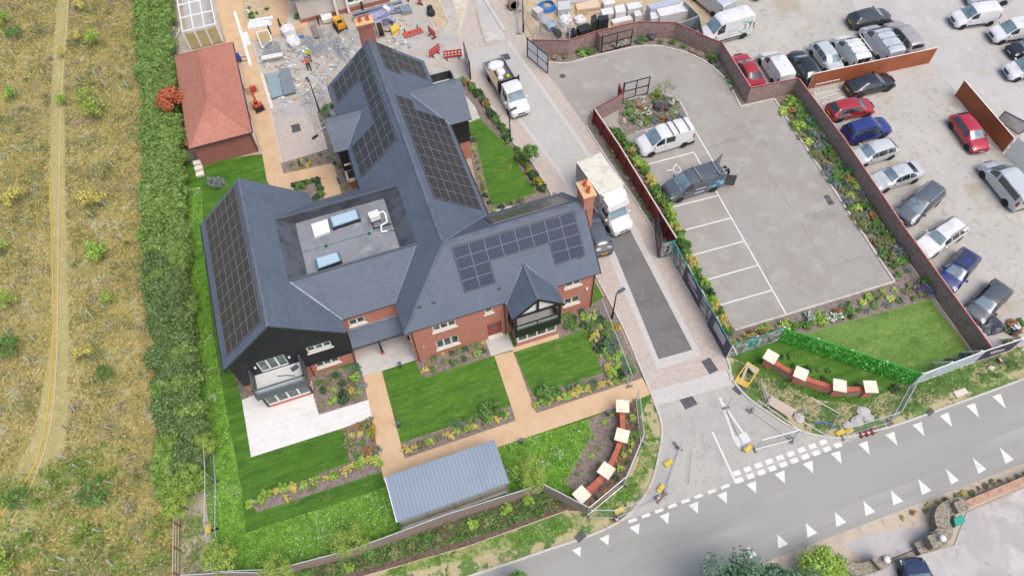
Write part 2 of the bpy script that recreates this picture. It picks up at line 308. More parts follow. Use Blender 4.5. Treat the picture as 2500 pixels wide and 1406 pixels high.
# ---- car park
CP = [(1338, 153.8), (1383, 156), (1442.8, 140.4), (1500, 127), (1550, 116.5), (1590, 113.5), (1620, 116), (1680, 132), (1724, 154), (1756, 180), (1780, 208), (1808, 262)]
CPs = smooth_line([P2(q) for q in CP], 3)
ISL = [(1523, 247), (1550, 239.6), (1579.6, 229), (1602, 227), (1636.5, 237), (1659, 250.6), (1681, 291.5)]
cpw = CPs+[P2(q) for q in [(1890, 243), (1979, 380), (2183, 688.5), (1793.4, 807), (1756, 743), (1688, 625), (1639, 507), (1575, 402), (1500, 320), (1440, 270), (1430.9, 307), (1338, 182)]]
sheet('car_park', cpw, .024, M_park, world=True)
sheet('planting_island', ISL+[(1550, 325.7), (1530, 330), (1508, 300), (1512, 255)], .06, M_mulch)
ribbon('kerb', ISL+[(1684, 296)], .15, .1, M_kerb, n=3); ribbon('kerb', [(1550, 325.7), (1681, 291.5)], .14, .09, M_kerb)
ribbon('kerb', CPs, .17, .11, M_kerb, world=True)
ribbon('kerb', [(1808, 262), (1890, 243)], .17, .115, M_kerb); ribbon('kerb', [(1890, 243), (1979, 380), (2183, 688.5)], .17, .11, M_kerb); ribbon('kerb', [(2183, 688.5), (1793.4, 807)], .17, .115, M_kerb)
sheet('planting_bed', [(1288, 110), (1338, 153.8)]+CP[1:]+[(1890, 243), (1985, 230), (1945, 190), (1840, 225), (1790, 140), (1690, 80), (1550, 65), (1440, 105), (1340, 110)], .02, M_mulch)
sheet('planting_bed', [(1890, 243), (1979, 380), (2183, 688.5), (1793.4, 807), (1750, 870), (1966.6, 813), (2271.9, 730.6), (2240, 690), (2120, 500), (1950, 235)], .018, M_mulch)
sheet('hedge_bed', [(1434, 282), (1460, 262), (1520, 300), (1575, 402), (1639, 507), (1688, 625), (1756, 743), (1793.4, 807), (1885, 800), (1880, 830), (1772, 868), (1603, 578), (1550, 490), (1458, 350), (1430, 305)], .014, M_mulch)
for q in [((1639.5, 506.6), (1754, 477.8)), ((1662.2, 564.8), (1783.5, 533)), ((1688.2, 624.2), (1815.2, 589.5)), ((1727.4, 682.8), (1848.2, 648.5)), ((1760.4, 744.2), (1883.3, 709.2)),
          ((1681, 291.5), d2(640, 610)), (d2(640, 610), d2(850, 960)), (d2(870, 1260), (1920, 768.6)), (d2(100, 985), d2(634, 846)), (d2(238, 1210), d2(330, 1188)), (d2(770, 990), d2(870, 965))]:
    ribbon('bay_line', q, .11, .03, M_paint, depth=.02)
ribbon('bay_line', [d2(634, 850), d2(722, 1005)], .11, .0345, M_paint, depth=.02)
# wheelchair symbol painted in the accessible bay
b = MB()
def flat_poly(b, pts, w, z):
    l, r = offset_line(pts, w/2), offset_line(pts, -w/2)
    for i in range(len(pts)-1): b.face([(l[i][0], l[i][1], z), (r[i][0], r[i][1], z), (r[i+1][0], r[i+1][1], z), (l[i+1][0], l[i+1][1], z)])
flat_poly(b, smooth_line([P2(d1(*q)) for q in [(1440, 320), (1465, 350), (1470, 385), (1440, 408), (1400, 402), (1372, 380)]], 4), .1, .031)
flat_poly(b, [P2(d1(*q)) for q in [(1420, 295), (1372, 332), (1376, 362), (1330, 372), (1290, 378)]], .12, .0325)
flat_poly(b, [P2(d1(*q)) for q in [(1398, 292), (1430, 310)]], .12, .034); flat_poly(b, [P2(d1(*q)) for q in [(1292, 366), (1302, 388)]], .12, .0335)
struct(b.build('wheelchair_marking', M_paint))
# ---- right: gravel yards, concrete road
sheet('gravel_yard', [(1690, -200), (2900, -200), (2900, 1300), (2480, 840), (2420, 858), (2240, 640), (2110, 450), (1985, 250), (1945, 190), (1840, 225), (1745, 100)], .006, M_gravel)
sheet('materials_yard', [(1250, -120), (1700, -120), (1745, 100), (1690, 75), (1550, 55), (1440, 98), (1338, 100), (1286, 98)], .004, M_sand)
sheet('concrete_road', [(2010, -200), (2900, -200), (2900, 620), (2500, 340), (2335, 225), (2262, 152), (2180, 100), (2090, 30)], .012, M_conc)
for q in [(d4(1150, 0), d4(1730, 620), d4(2156, 1110)), (d4(1210, 60), d4(1440, 5)), (d4(1550, 430), d4(1690, 385)), (d4(1725, 622), d4(1990, 545)), (d4(2110, 1030), d4(2260, 985)), (d4(1740, 1175), d4(1960, 1112)), (d4(1900, 150), d4(2156, 440))]:
    ribbon('bay_line', q, .1, .018, M_oldpaint, depth=.014)
# ---- garden
sheet('garden_lawn', [(452, 402), (642, 376), (655, 450), (760, 480), (1000, 600), (1150, 520), (1290, 380), (1440, 660), (1560, 900), (1590, 966), (1440, 1245), (1330, 1190), (960, 1305), (760, 1385), (530, 1395), (506, 1250), (490, 1000), (470, 760), (455, 500)], .008, M_lawn2)
sheet('wildflower_strip', [(455, 460), (492, 458), (500, 640), (520, 820), (545, 960), (590, 1190), (600, 1300), (940, 1190), (985, 1300), (880, 1345), (640, 1398), (530, 1395), (506, 1250), (492, 1000), (470, 760)], .014, M_meadow)
sheet('wildflower_strip', [b4(975, 435), (1435, 1023), (1445, 1060), (1419, 1112), (1380, 1177), (1440, 1232), (1330, 1190), (1240, 1215), (1200, 1110)], .014, M_meadow)
sheet('front_lawn', [(932, 906), (1030, 900), (1199, 872), (1261, 1027), (988, 1118)], .02, M_lawn)
sheet('planting_bed', [(762, 915), (877, 886.6), (887, 921), (899.6, 975.6), (778.7, 1013), (764, 965), (700, 930)], .022, M_mulch)
sheet('planting_bed', [(575, 920), (620, 930), (620, 980), (591, 977)], .022, M_mulch)
sheet('planting_bed', [(853.6, 1128), (614, 1221), (612, 1232), (629.6, 1250), (939, 1148), (911, 1019), (838.5, 1044.5)], .022, M_mulch)
sheet('planting_bed', [(1010, 870), (1190, 815), (1199.5, 870), (1078.6, 907), (1044, 921), (1028, 916), (1019, 892)], .026, M_mulch)
sheet('planting_bed', [(981, 1081), (1248.7, 990.5), (1261, 1028), (988, 1119)], .028, M_mulch)
sheet('planting_bed', [(1250, 850), (1365, 760), (1450, 740), (1480, 722), (1568, 923), (1308, 1009)], .022, M_mulch)
sheet('front_lawn', [(1254, 858), (1363.8, 827.8), (1434, 799.5), (1471, 910), (1365, 945.8), (1302.6, 968)], .034, M_lawn)
sheet('planting_bed', [(1435, 1023), (1506.6, 995), (1516, 1040), (1510, 1090), (1451, 1190), (1406, 1203), (1380, 1177), (1419, 1112), (1445, 1060)], .02, M_mulch)
sheet('planting_bed', [(1517, 997), (1552, 979), (1572, 1063.5), (1527, 1171), (1441.7, 1239), (1415, 1215), (1475, 1165), (1510, 1090), (1520, 1040)], .016, M_dsoil)
# rear garden on the right of the long wing
sheet('side_lawn', [a2(640, 985), a2(740, 975), a2(900, 1130), a2(960, 1190), a2(1000, 1200), (1262, 400), (1310, 470), (1240, 505), (1190, 515), (1160, 400)], .02, M_lawn)
sheet('planting_bed', [(1129, 199), (1171, 223), (1248, 344), (1300, 400), (1345, 470), (1290, 490), (1235, 375), (1170, 300), (1130, 215)], .016, M_mulch)
sheet('planting_bed', [(1140, 330), (1160, 335), (1200, 505), (1300, 475), (1360, 470), (1330, 500), (1180, 530)], .024, M_mulch)
sheet('stone_pad', [(1130, 235), a2(640, 800), a2(700, 870), a2(742, 968), a2(665, 1000), (1120, 300)], .03, M_pad)
sheet('stone_pad', [a5(640, 345), a5(760, 315), a5(762, 330), a5(645, 362)], .06, M_pad)
sheet('planting_bed', [(686, 400), (800, 366), (772, 275), (790, 262), (838, 300), (880, 460), (836, 480), (814, 398), (692, 424)], .02, M_mulch)
sheet('planting_bed', [a4(800, 170), a4(1010, 110), a4(1045, 265), a4(920, 290)], .026, M_mulch)
sheet('planting_bed', [(448, 350), (490, 345), (500, 400), (455, 406)], .004, M_mulch)
# paths
sheet('resin_path', [(887, 918), (932, 905), (988, 1118.7), (1015, 1110), (1010, 1150), (938, 1178)], .03, M_resin)
sheet('resin_path', [(941, 1148), (988, 1118.7), (1260.7, 1026), (1308, 1009), (1568, 923), (1590, 962), (1506.6, 994), (1216, 1091), (1000, 1170), (942, 1180)], .036, M_resin)
sheet('resin_path', [(1207, 869), (1252, 857), (1309, 1009), (1285, 1030), (1260, 1028)], .04, M_resin)
sheet('resin_path', [(1250, 850), (1364, 815), (1365, 825), (1254, 860)], .044, M_resin)
# stone flags laid one by one
def flags(name, px, z, m, w, h, ang=0.0, parent=None):
    poly = ccw([P2(q) for q in px]); base = sheet(name, px, z-.02, M_joint)
    tri = [poly] if True else None
    xs = [p[0] for p in poly]; ys = [p[1] for p in poly]; rng = random.Random(len(px)*7); n = 0
    y = min(ys); row = 0
    while y < max(ys):
        hh = h*rng.choice((.75, 1, 1)); x = min(xs)-rng.uniform(0, w)
        while x < max(xs):
            ww = w*rng.choice((.6, 1, 1, 1.25)); q = [(x+.006, y+.006), (x+ww-.006, y+.006), (x+ww-.006, y+hh-.006), (x+.006, y+hh-.006)]
            for cx in CONVEX[name+str(len(px))] if False else [None]: pass
            q2 = clip_any(q, poly)
            for r in q2:
                if area(r) > .02: MB().prism(r, z-.05, z+rng.uniform(-.002, .002)).build('slab', m, base); n += 1
            x += ww
        y += hh; row += 1
    return base
def ears(poly):                        # ear clipping
    poly = ccw(list(poly)); out = []; g = 0
    while len(poly) > 3 and g < 500:
        g += 1
        for i in range(len(poly)):
            a, b_, c = poly[i-1], poly[i], poly[(i+1) % len(poly)]
            if (b_[0]-a[0])*(c[1]-a[1])-(b_[1]-a[1])*(c[0]-a[0]) <= 1e-9: continue
            if any(inpoly(p[0], p[1], [a, b_, c]) for p in poly if p not in (a, b_, c)): continue
            out.append([a, b_, c]); poly.pop(i); break
        else: break
    if len(poly) == 3: out.append(poly)
    return out
def clip_any(q, poly):                 # clip polygon q (convex, CCW) out of a simple polygon: returns convex hulls of the pieces
    r = clip(list(poly), q); return [r] if len(r) >= 3 else []
flags('terrace', [(591, 977.6), (612, 968), (690, 945), (762, 930), (766, 969), (778.7, 1013), (899.6, 975.6), (909, 1018.9), (838.5, 1044.5), (613.7, 1116)], .06, M_slab, .9, .6)
flags('entrance_terrace', [(855, 850), (1003, 800), (1017.7, 878), (931, 906), (887, 919)], .05, M_pad, .9, .6)
flags('door_step_terrace', [(1183, 825), (1238, 805), (1254.8, 853), (1199.5, 870)], .056, M_pad, .9, .6)
# ---- road, verge, junction
KL = [(1592.7, 968), (1605.6, 1002.6), (1616, 1041), (1614, 1080), (1601, 1145), (1582, 1196.6), (1543, 1248), (1500, 1280), (1427, 1312), (1340, 1341), (1256.8, 1370), (1146.5, 1406), (1000, 1455), (700, 1560)]
KR = [(1776, 903), (1793, 933.6), (1827.6, 972.4), (1888, 1015.5), (1948, 1050), (2017, 1067), (2060, 1068), (2103.6, 1059), (2189.6, 1037), (2345, 982), (2500, 925), (2800, 812)]
LOW = [(2800, 1010), (2500, 1129), (2390, 1173), (2276, 1216), (2060, 1298), (1901, 1358), (1700, 1435), (1400, 1555)]
sheet('road', KL[6:][::-1]+[(1620, 1215), (1750, 1170), (1900, 1115), (2017, 1070)]+KR[6:]+LOW+[(900, 1750)], -.02, M_road)
sheet('road_junction', [(1605, 985)]+KL[1:7]+[(1525, 1270), (1640, 1230), (1790, 1180), (1990, 1110), (2110, 1062), (2017, 1067)]+KR[:5][::-1]+[(1782, 929)], -.014, M_junc)
sheet('verge', [(1568, 925)]+KL+[(700, 1406), (900, 1402), (1143, 1333), (1386, 1246), (1440, 1245), (1527, 1175), (1575, 1065), (1553, 980)], .004, M_verge)
sheet('fence_border', [(530, 1397), (640, 1400), (880, 1347), (1010, 1305), (1330, 1192), (1440, 1245), (1386.6, 1246), (1143, 1334), (900, 1403), (700, 1460), (520, 1440)], .008, M_dsoil)
ribbon('timber_edging', [(700, 1458), (900, 1402.5), (1143, 1333), (1386.6, 1245)], .06, .06, M_timber_edge)
ribbon('kerb', KL, .15, .08, M_kerb, n=4); ribbon('kerb', KR, .15, .08, M_kerb, n=4)
sheet('verge', [(1772, 870), (1776, 903)]+KR[1:]+[(2800, 720), (2500, 842), (2240, 925), (2100, 905), (1905, 835), (1850, 850)], .002, M_verge)
sheet('far_lawn', [(1900, 820), (1966.6, 813), (2271.9, 730.6), (2374, 866), (2240, 925)], .012, M_lawn3)
sheet('far_lawn', [(1772, 868), (1905, 803), (2240, 925), (2100, 985), (1990, 975), (1860, 900)], .009, M_lawn2)
tri_up = [[(85, 1130), (143, 1105), (137, 1168)], [(255, 1065), (310, 1042), (305, 1110)], [(420, 1003), (475, 982), (472, 1050)], [(582, 947), (637, 923), (637, 993)], [(747, 887), (802, 865), (803, 935)], [(907, 828), (963, 806), (967, 880)], [(1068, 770), (1122, 750), (1127, 823)], [(1225, 712), (1278, 695), (1288, 770)], [(1383, 658), (1433, 640), (1447, 718)], [(1535, 605), (1585, 587), (1604, 667)], [(1688, 550), (1740, 532), (1757, 613)], [(1842, 498), (1892, 478), (1914, 561)], [(1993, 442), (2042, 425), (2067, 508)], [(2140, 388), (2188, 372), (2218, 458)],
          [(758, 1312), (754, 1234), (812, 1284)], [(928, 1248), (922, 1167), (984, 1222)], [(1094, 1186), (1084, 1103), (1150, 1160)], [(1258, 1125), (1248, 1040), (1314, 1100)], [(1423, 1064), (1410, 978), (1478, 1040)], [(1580, 1004), (1565, 918), (1637, 980)], [(1743, 945), (1721, 855), (1797, 920)], [(1908, 886), (1876, 796), (1952, 862)], [(2062, 826), (2030, 735), (2107, 800)], [(2216, 769), (2182, 675), (2263, 745)], [(-86, 1192), (-30, 1168), (-34, 1230)], [(-240, 1258), (-190, 1236), (-193, 1295)]]
for t in tri_up: sheet('road_triangle', [b5(*q) for q in t], -.006, M_paint, depth=.02)
def dashes(a, b_, n, w, duty=.62):
    a, b_ = np.array(a), np.array(b_)
    for k in range(n): ribbon('road_dash', [b5(*(a+(b_-a)*k/n)), b5(*(a+(b_-a)*(k+duty)/n))], w, -.0055, M_paint, depth=.02)
dashes((675, 828), (1225, 632), 9, .33); dashes((690, 868), (1310, 648), 10, .33); dashes((80, 1098), (680, 878), 8, .2)
ribbon('road_line', [b5(555, 588), b5(690, 880)], .12, -.0045, M_paint, depth=.02)
for q, w, z in (((598, 395), (690, 655), .16), ): ribbon('road_line', [b5(*q), b5(*w)], .17, -.005, M_paint, depth=.02)
ribbon('road_line', [b5(604, 412), b5(764, 645)], .15, -.0045, M_paint, depth=.02); ribbon('road_line', [b5(684, 648), b5(762, 615)], .75, -.004, M_paint, depth=.02)
# opposite side of the road
sheet('roadside_dirt', [(1700, 1440), (1901, 1358), (2060, 1298), (2276, 1216), (2500, 1130), (2800, 1012), (2800, 1040), (2500, 1170), (2330, 1240), (2290, 1300), (2060, 1390), (1900, 1480)], -.01, mat('roadside_dust', S(206, 192, 172), [(S(192, 178, 160), .6, .45, .62), (S(196, 180, 158), 2, .5, .68), (A4(S(140, 128, 104), .8), 3, .58, .7)], bump=(16, .6, .04)))
sheet('forecourt', [(2900, 1010), (2500, 1190), (2360, 1250), (2330, 1330), (2100, 1395), (2000, 1500), (2900, 1800)], -.002, mat('forecourt_tarmac', S(196, 191, 188), [(S(184, 180, 177), .4, .42, .62), (S(206, 202, 198), .6, .5, .68), (A4(S(164, 157, 152), .6), 2.4, .56, .7)], bump=(50, .4, .015)))
sheet('forecourt', [b5(1290, 1230), b5(1420, 1175), b5(1750, 1120), b5(1800, 1180), b5(1700, 1260), b5(1480, 1330)], -.004, MATS['forecourt_tarmac'])
# drain covers
def cover(px, w, l, rz=0, z=.045, h=.012):
    o = MB().obox((0, 0, 0), (w, l, h*2), 0).build('drain_cover', mat('cast_iron_cover', S(92, 92, 94), [(S(76, 76, 78), 6, .45, .65)], rough=.6), org=(0, 0, 0)); p = P(px, z-h); o.location = p; o.rotation_euler[2] = rz; return struct(o)
cover(a2(950, 470), .85, .85, 0, .034); cover(a2(1418, 624), .5, .5, 0, .034); cover(a1(1080, 1050), .8, 1.0, .0, .026); cover(b5(540, 215), .75, 1.15, .1, .03); cover(b5(418, 417), 1.0, .9, .1, .0); cover(b5(705, 347), .7, .7, .4, .012); cover(a6(1139, 248), .5, .5, 0, .034); cover(a6(1156, 277), .5, .5, 0, .034); cover(b4(1595, 1108), .7, .45, .3, .09); cover(b5(1790, 478), .6, .3, .3, .09)
# ================================================================ THE HOUSE
M_brick = mat('red_brickwork', S(204, 125, 103), brick=('wall', S(212, 132, 108), S(190, 109, 88), S(216, 171, 151), .225, .075, .01, 0), layers=[(A4(S(220, 147, 124), .5), 1.3, .48, .66), (A4(S(176, 98, 81), .4), 3, .55, .7)], bump=(30, .25, .01))
M_brick2 = mat('dark_red_brickwork', S(180, 104, 92), brick=('wall', S(188, 110, 97), S(158, 86, 77), S(184, 148, 136), .225, .075, .01, 0), layers=[(A4(S(176, 96, 78), .5), 1.3, .48, .66)], bump=(30, .25, .01))
M_clad = mat('black_timber_cladding', S(44, 45, 48), [(S(34, 35, 38), 1.5, .45, .65, 4, (.3, .3, 0)), (A4(S(84, 84, 82), .6), 1.2, .64, .72, 6, (.25, .25, 0))], rough=.55)
M_slate = mat('grey_roof_slate', S(101, 112, 127), [(A4(S(95, 106, 121), .8), .5, .45, .65), (A4(S(111, 122, 139), .5), 2, .55, .72)], rough=.55, island=.06, spec=.3)
M_under = mat('roof_underlay', S(58, 64, 72), rough=.7)
M_ridge = mat('ridge_tile', S(108, 116, 128), [(S(94, 102, 114), 1.4, .45, .65)], rough=.6, island=.1)
M_lead = mat('lead_flashing', S(150, 160, 172), [(S(132, 142, 154), 2, .45, .65)], rough=.45, metal=.2)
M_membrane = mat('grey_roof_membrane', S(145, 148, 154), [(S(132, 136, 142), .8, .42, .62), (S(166, 167, 169), .9, .52, .68, 6), (A4(S(190, 190, 186), .7), 1.8, .6, .72, 6)], rough=.6)
M_membrane2 = mat('dark_roof_membrane', S(92, 96, 104), [(S(67, 70, 77), 1, .45, .65), (A4(S(101, 104, 110), .6), 1.6, .58, .72)], rough=.6)
M_white = mat('white_painted_frame', S(244, 244, 240, .8), rough=.4)
M_stone = mat('cream_stone_sill', S(236, 228, 212, .8), rough=.6)
M_glass = mat('window_glass', S(84, 104, 98), [(S(52, 66, 62), .9, .45, .6), (A4(S(150, 172, 164), .8), 1.4, .56, .66)], rough=.06, spec=.8)
M_gutter = mat('black_plastic_gutter', S(52, 54, 58), rough=.4)
M_door = mat('red_door_paint', S(160, 54, 50), rough=.4)
M_black = mat('black_painted_timber', S(40, 41, 43), rough=.45)
M_fascia = mat('grey_fascia', S(92, 97, 104), rough=.5)
M_clear = mat('balustrade_glass', S(196, 214, 210), rough=.05, alpha=.35, spec=.8)
M_tile = mat('white_balcony_tile', S(226, 228, 226), [(A4(S(206, 208, 206), .6), 2, .5, .7)], rough=.5)
M_pvblue = mat('solar_cells_blue', S(44, 54, 96), rough=.25, spec=.4, brick=('obj', S(31, 41, 68), S(26, 34, 58), S(100, 112, 140), .182, .092, .006, 0))
M_pvdark = mat('solar_cells_dark', S(62, 58, 62), rough=.25, spec=.4, brick=('obj', S(52, 51, 55), S(44, 43, 47), S(98, 98, 101), .36, .11, .008, 0))
M_pvframe = mat('panel_frame', S(150, 153, 158), rough=.4, metal=.2)
M_pvtray = mat('panel_black_tray', S(44, 46, 50), rough=.5)

house = thing('house', 'large L-shaped house with slate roofs, solar panels and brick walls', 'house', (1, 33, 0))
# ---------- walls
def wall_y(b, Y, x0, x1, z0, z1, ops=(), d=.14, mi=0, s=-1):        # wall facing s*Y with openings (xa, xb, za, zb)
    xs = sorted({x0, x1, *[v for o in ops for v in o[:2]]}); zs = sorted({z0, z1, *[v for o in ops for v in o[2:]]})
    for i in range(len(xs)-1):
        for k in range(len(zs)-1):
            cx, cz = (xs[i]+xs[i+1])/2, (zs[k]+zs[k+1])/2
            if any(o[0] < cx < o[1] and o[2] < cz < o[3] for o in ops): continue
            b.face([(xs[i], Y, zs[k]), (xs[i+1], Y, zs[k]), (xs[i+1], Y, zs[k+1]), (xs[i], Y, zs[k+1])], mi)
    for xa, xb, za, zb in ops:
        Yi = Y-s*d
        for q in (((xa, za), (xa, zb)), ((xa, zb), (xb, zb)), ((xb, zb), (xb, za)), ((xb, za), (xa, za))):
            b.face([(q[0][0], Y, q[0][1]), (q[0][0], Yi, q[0][1]), (q[1][0], Yi, q[1][1]), (q[1][0], Y, q[1][1])], mi)
def window(par, xa, xb, za, zb, n, place, sill=True, name='window', fm=None, fw=.07):
    """place(x, y, z): local x across, y outwards, z up -> world"""
    fm = fm or M_white; b = MB()
    def bx(x0, x1, z0, z1, y0, y1):
        pts = [place(x, y, z) for x, y, z in ((x0, y0, z0), (x1, y0, z0), (x1, y1, z0), (x0, y1, z0), (x0, y0, z1), (x1, y0, z1), (x1, y1, z1), (x0, y1, z1))]
        i = [b.pt(p) for p in pts]
        for q in ((3, 2, 1, 0), (4, 5, 6, 7), (0, 1, 5, 4), (1, 2, 6, 5), (2, 3, 7, 6), (3, 0, 4, 7)): b.idx([i[k] for k in q])
    bx(xa, xb, za, za+fw, -.12, -.04); bx(xa, xb, zb-fw, zb, -.12, -.04); bx(xa, xa+fw, za+fw, zb-fw, -.12, -.045); bx(xb-fw, xb, za+fw, zb-fw, -.12, -.045)
    w = (xb-xa)/n
    for k in range(1, n): bx(xa+k*w-.06, xa+k*w+.06, za+fw, zb-fw, -.12, -.042)
    for k in range(n):                 # opening casement inside the frame
        x0, x1 = xa+k*w+.07, xa+(k+1)*w-.07
        bx(x0, x1, za+fw, za+fw+.05, -.11, -.05); bx(x0, x1, zb-fw-.05, zb-fw, -.11, -.05)
    f = b.build(name, fm, par)
    for k in range(n):
        x0, x1 = xa+k*w+.03, xa+(k+1)*w-.03; p = MB(); b = p
        bx(x0, x1, za+.04, zb-.04, -.115, -.085); p.build('pane', M_glass, f)
    if sill:
        b = MB(); bx(xa-.1, xb+.1, za-.14, za-.002, -.1, .08); b.build('sill', M_stone, f)
    return f
def PY(Y, s=-1): return lambda x, y, z: (x, Y+s*y, z)
def PX(X, s=1): return lambda x, y, z: (X+s*y, x, z)
YD, YA, YB = 25.69, 27.3, 28.36
b = MB()
opsD = [(1.75, 3.47, 3.56, 4.42), (1.75, 3.47, .86, 2.16), (5.66, 6.26, 3.84, 4.55), (5.72, 6.82, .3, 2.18), (11.82, 13.08, 3.9, 4.68), (11.82, 13.08, 1.3, 2.32)]
wall_y(b, YD, .05, 14.2, 0, 5.0, opsD)
b.face([(14.2, YD, 0), (14.2, 33.15, 0), (14.2, 33.15, 5), (14.2, YD, 5)]); b.face([(14.2, YD, 5), (14.2, 33.15, 5), (14.2, 29.45, 8.4)])
b.face([(14.2, 33.15, 0), (8.2, 33.15, 0), (8.2, 33.15, 5), (14.2, 33.15, 5)]); b.face([(.05, 28.4, 0), (.05, YD, 0), (.05, YD, 5), (.05, 28.4, 5)])
b.build('brick_wall', M_brick, house)
for o in opsD:
    if o[3] == 2.18 and o[0] == 5.72: continue
    window(house, *o, 1 if o[1]-o[0] < .8 else (3 if o[1]-o[0] > 1.5 else 2), PY(YD))
# red front door
b = MB(); b.box(5.76, 6.78, YD+.06, YD+.12, .34, 2.14); dr = b.build('front_door', M_door, house)
MB().box(6.1, 6.42, YD+.045, YD+.058, 1.5, 1.95).build('pane', M_glass, dr); MB().box(6.12, 6.4, YD+.03, YD+.058, 1.18, 1.24).build('letter_plate', M_pvframe, dr); MB().box(5.86, 5.9, YD+.02, YD+.058, 1.1, 1.3).build('handle', M_pvframe, dr)
MB().box(5.68, 6.86, YD-.25, YD+.12, .12, .32).build('door_step', M_stone, house)
# west garden room front (recessed link) and its lean-to porch
b = MB(); opsB = [(-3.78, -2.6, 3.3, 4.15), (-3.2, -1.0, .1, 2.2)]; wall_y(b, YB, -4.2, .05, 0, 5.0, opsB); b.build('brick_wall', M_brick, house)
window(house, *opsB[0], 2, PY(YB)); window(house, *opsB[1], 3, PY(YB), sill=False, name='glazed_entrance')
b = MB(); wall_y(b, 39.0, -4.2, .05, 0, 5, s=1); b.build('brick_wall', M_brick, house)
# west wing gable: brick plinth, black boards above
b = MB(); opsA = [(-7.05, -5.34, .72, 1.45)]; wall_y(b, YA, -12.2, -4.25, 0, 1.56, opsA); b.face([(-12.2, 39.9, 0), (-12.2, YA, 0), (-12.2, YA, 1.56), (-12.2, 39.9, 1.56)])
b.face([(-4.25, YA, 0), (-4.25, YB, 0), (-4.25, YB, 1.56), (-4.25, YA, 1.56)]); b.face([(-4.25, 39.9, 0), (-12.2, 39.9, 0), (-12.2, 39.9, 1.56), (-4.25, 39.9, 1.56)]); b.build('brick_plinth', M_brick, house)
window(house, -7.05, -5.34, .72, 1.45, 3, PY(YA))
cl = MB(); Yc = YA-.04
opsA2 = [(-7.05, -5.34, 3.34, 4.12), (-10.55, -8.62, 2.62, 4.2)]; wall_y(cl, Yc, -12.25, -4.2, 1.5, 4.95, opsA2); cl.face([(-12.25, Yc, 4.95), (-4.2, Yc, 4.95), (-8.4, Yc, 8.45)])
cl.face([(-12.25, 39.95, 1.5), (-12.25, Yc, 1.5), (-12.25, Yc, 4.95), (-12.25, 39.95, 4.95)]); cl.face([(-4.2, Yc, 1.5), (-4.2, YB, 1.5), (-4.2, YB, 4.95), (-4.2, Yc, 4.95)])
cl.face([(-4.2, 39.95, 1.5), (-12.25, 39.95, 1.5), (-12.25, 39.95, 4.95), (-4.2, 39.95, 4.95)]); cl.face([(-4.2, 39.95, 4.95), (-12.25, 39.95, 4.95), (-8.4, 39.95, 8.45)]); clad = cl.build('cladding_wall', M_clad, house)
z = 1.56
while z < 8.2:                         # weatherboards on the gable, one by one
    t = max(0, (z-4.95)/3.5); x0, x1 = -12.25+t*3.85, -4.2-t*4.2
    segs = [(x0, x1)]
    for o in opsA2:
        if z+.17 > o[2]-.02 and z < o[3]+.02: segs = [q for s_ in segs for q in ((s_[0], min(s_[1], o[0]-.06)), (max(s_[0], o[1]+.06), s_[1])) if q[1]-q[0] > .05]
    for q in segs: MB().face([(q[0], Yc-.03, z), (q[1], Yc-.03, z), (q[1]-.0, Yc-.008, z+.175), (q[0]+.0, Yc-.008, z+.175)]).face([(q[0], Yc-.001, z), (q[1], Yc-.001, z), (q[1], Yc-.03, z), (q[0], Yc-.03, z)]).build('weatherboard', M_clad, clad)
    z += .18
window(house, -7.05, -5.34, 3.34, 4.12, 3, PY(Yc)); window(house, -10.55, -8.62, 2.62, 4.2, 3, PY(Yc), sill=False, name='balcony_door')
# long wing side and rear walls
b = MB()
b.face([(8.2, 33.15, 0), (8.2, 51.3, 0), (8.2, 51.3, 5), (8.2, 33.15, 5)]); b.face([(.0, 51.3, 0), (0, 38.9, 0), (0, 38.9, 5), (0, 51.3, 5)]); b.face([(8.2, 51.3, 0), (0, 51.3, 0), (0, 51.3, 5), (4.1, 51.3, 8.4), (8.2, 51.3, 5)])
b.build('brick_wall', M_brick, house)
# east cross gable and west cross gable
b = MB(); b.box(8.25, 10.0, 43.55, 48.15, 0, 2.2); b.build('brick_wall', M_brick, house)
b = MB(); b.box(8.22, 10.05, 43.5, 48.2, 2.2, 4.95); b.face([(10.05, 43.5, 4.95), (10.05, 48.2, 4.95), (10.05, 45.85, 6.9)]); b.build('cladding_wall', M_clad, house)
b = MB(); b.box(-1.0, .1, 43.9, 47.5, .1, .9); b.build('brick_plinth', M_brick, house)
b = MB(); b.box(-1.05, .1, 43.85, 47.55, 2.3, 4.95); b.face([(-1.05, 47.55, 4.95), (-1.05, 43.85, 4.95), (-1.05, 45.7, 6.4)]); b.build('cladding_wall', M_clad, house)
window(house, 43.95, 47.45, .95, 2.25, 3, PX(-1.0, -1)); window(house, -.95, .0, .95, 2.25, 1, PY(43.9), name='corner_window')
window(house, -.8, -.1, 3.1, 4.1, 1, PY(43.85), name='corner_window')
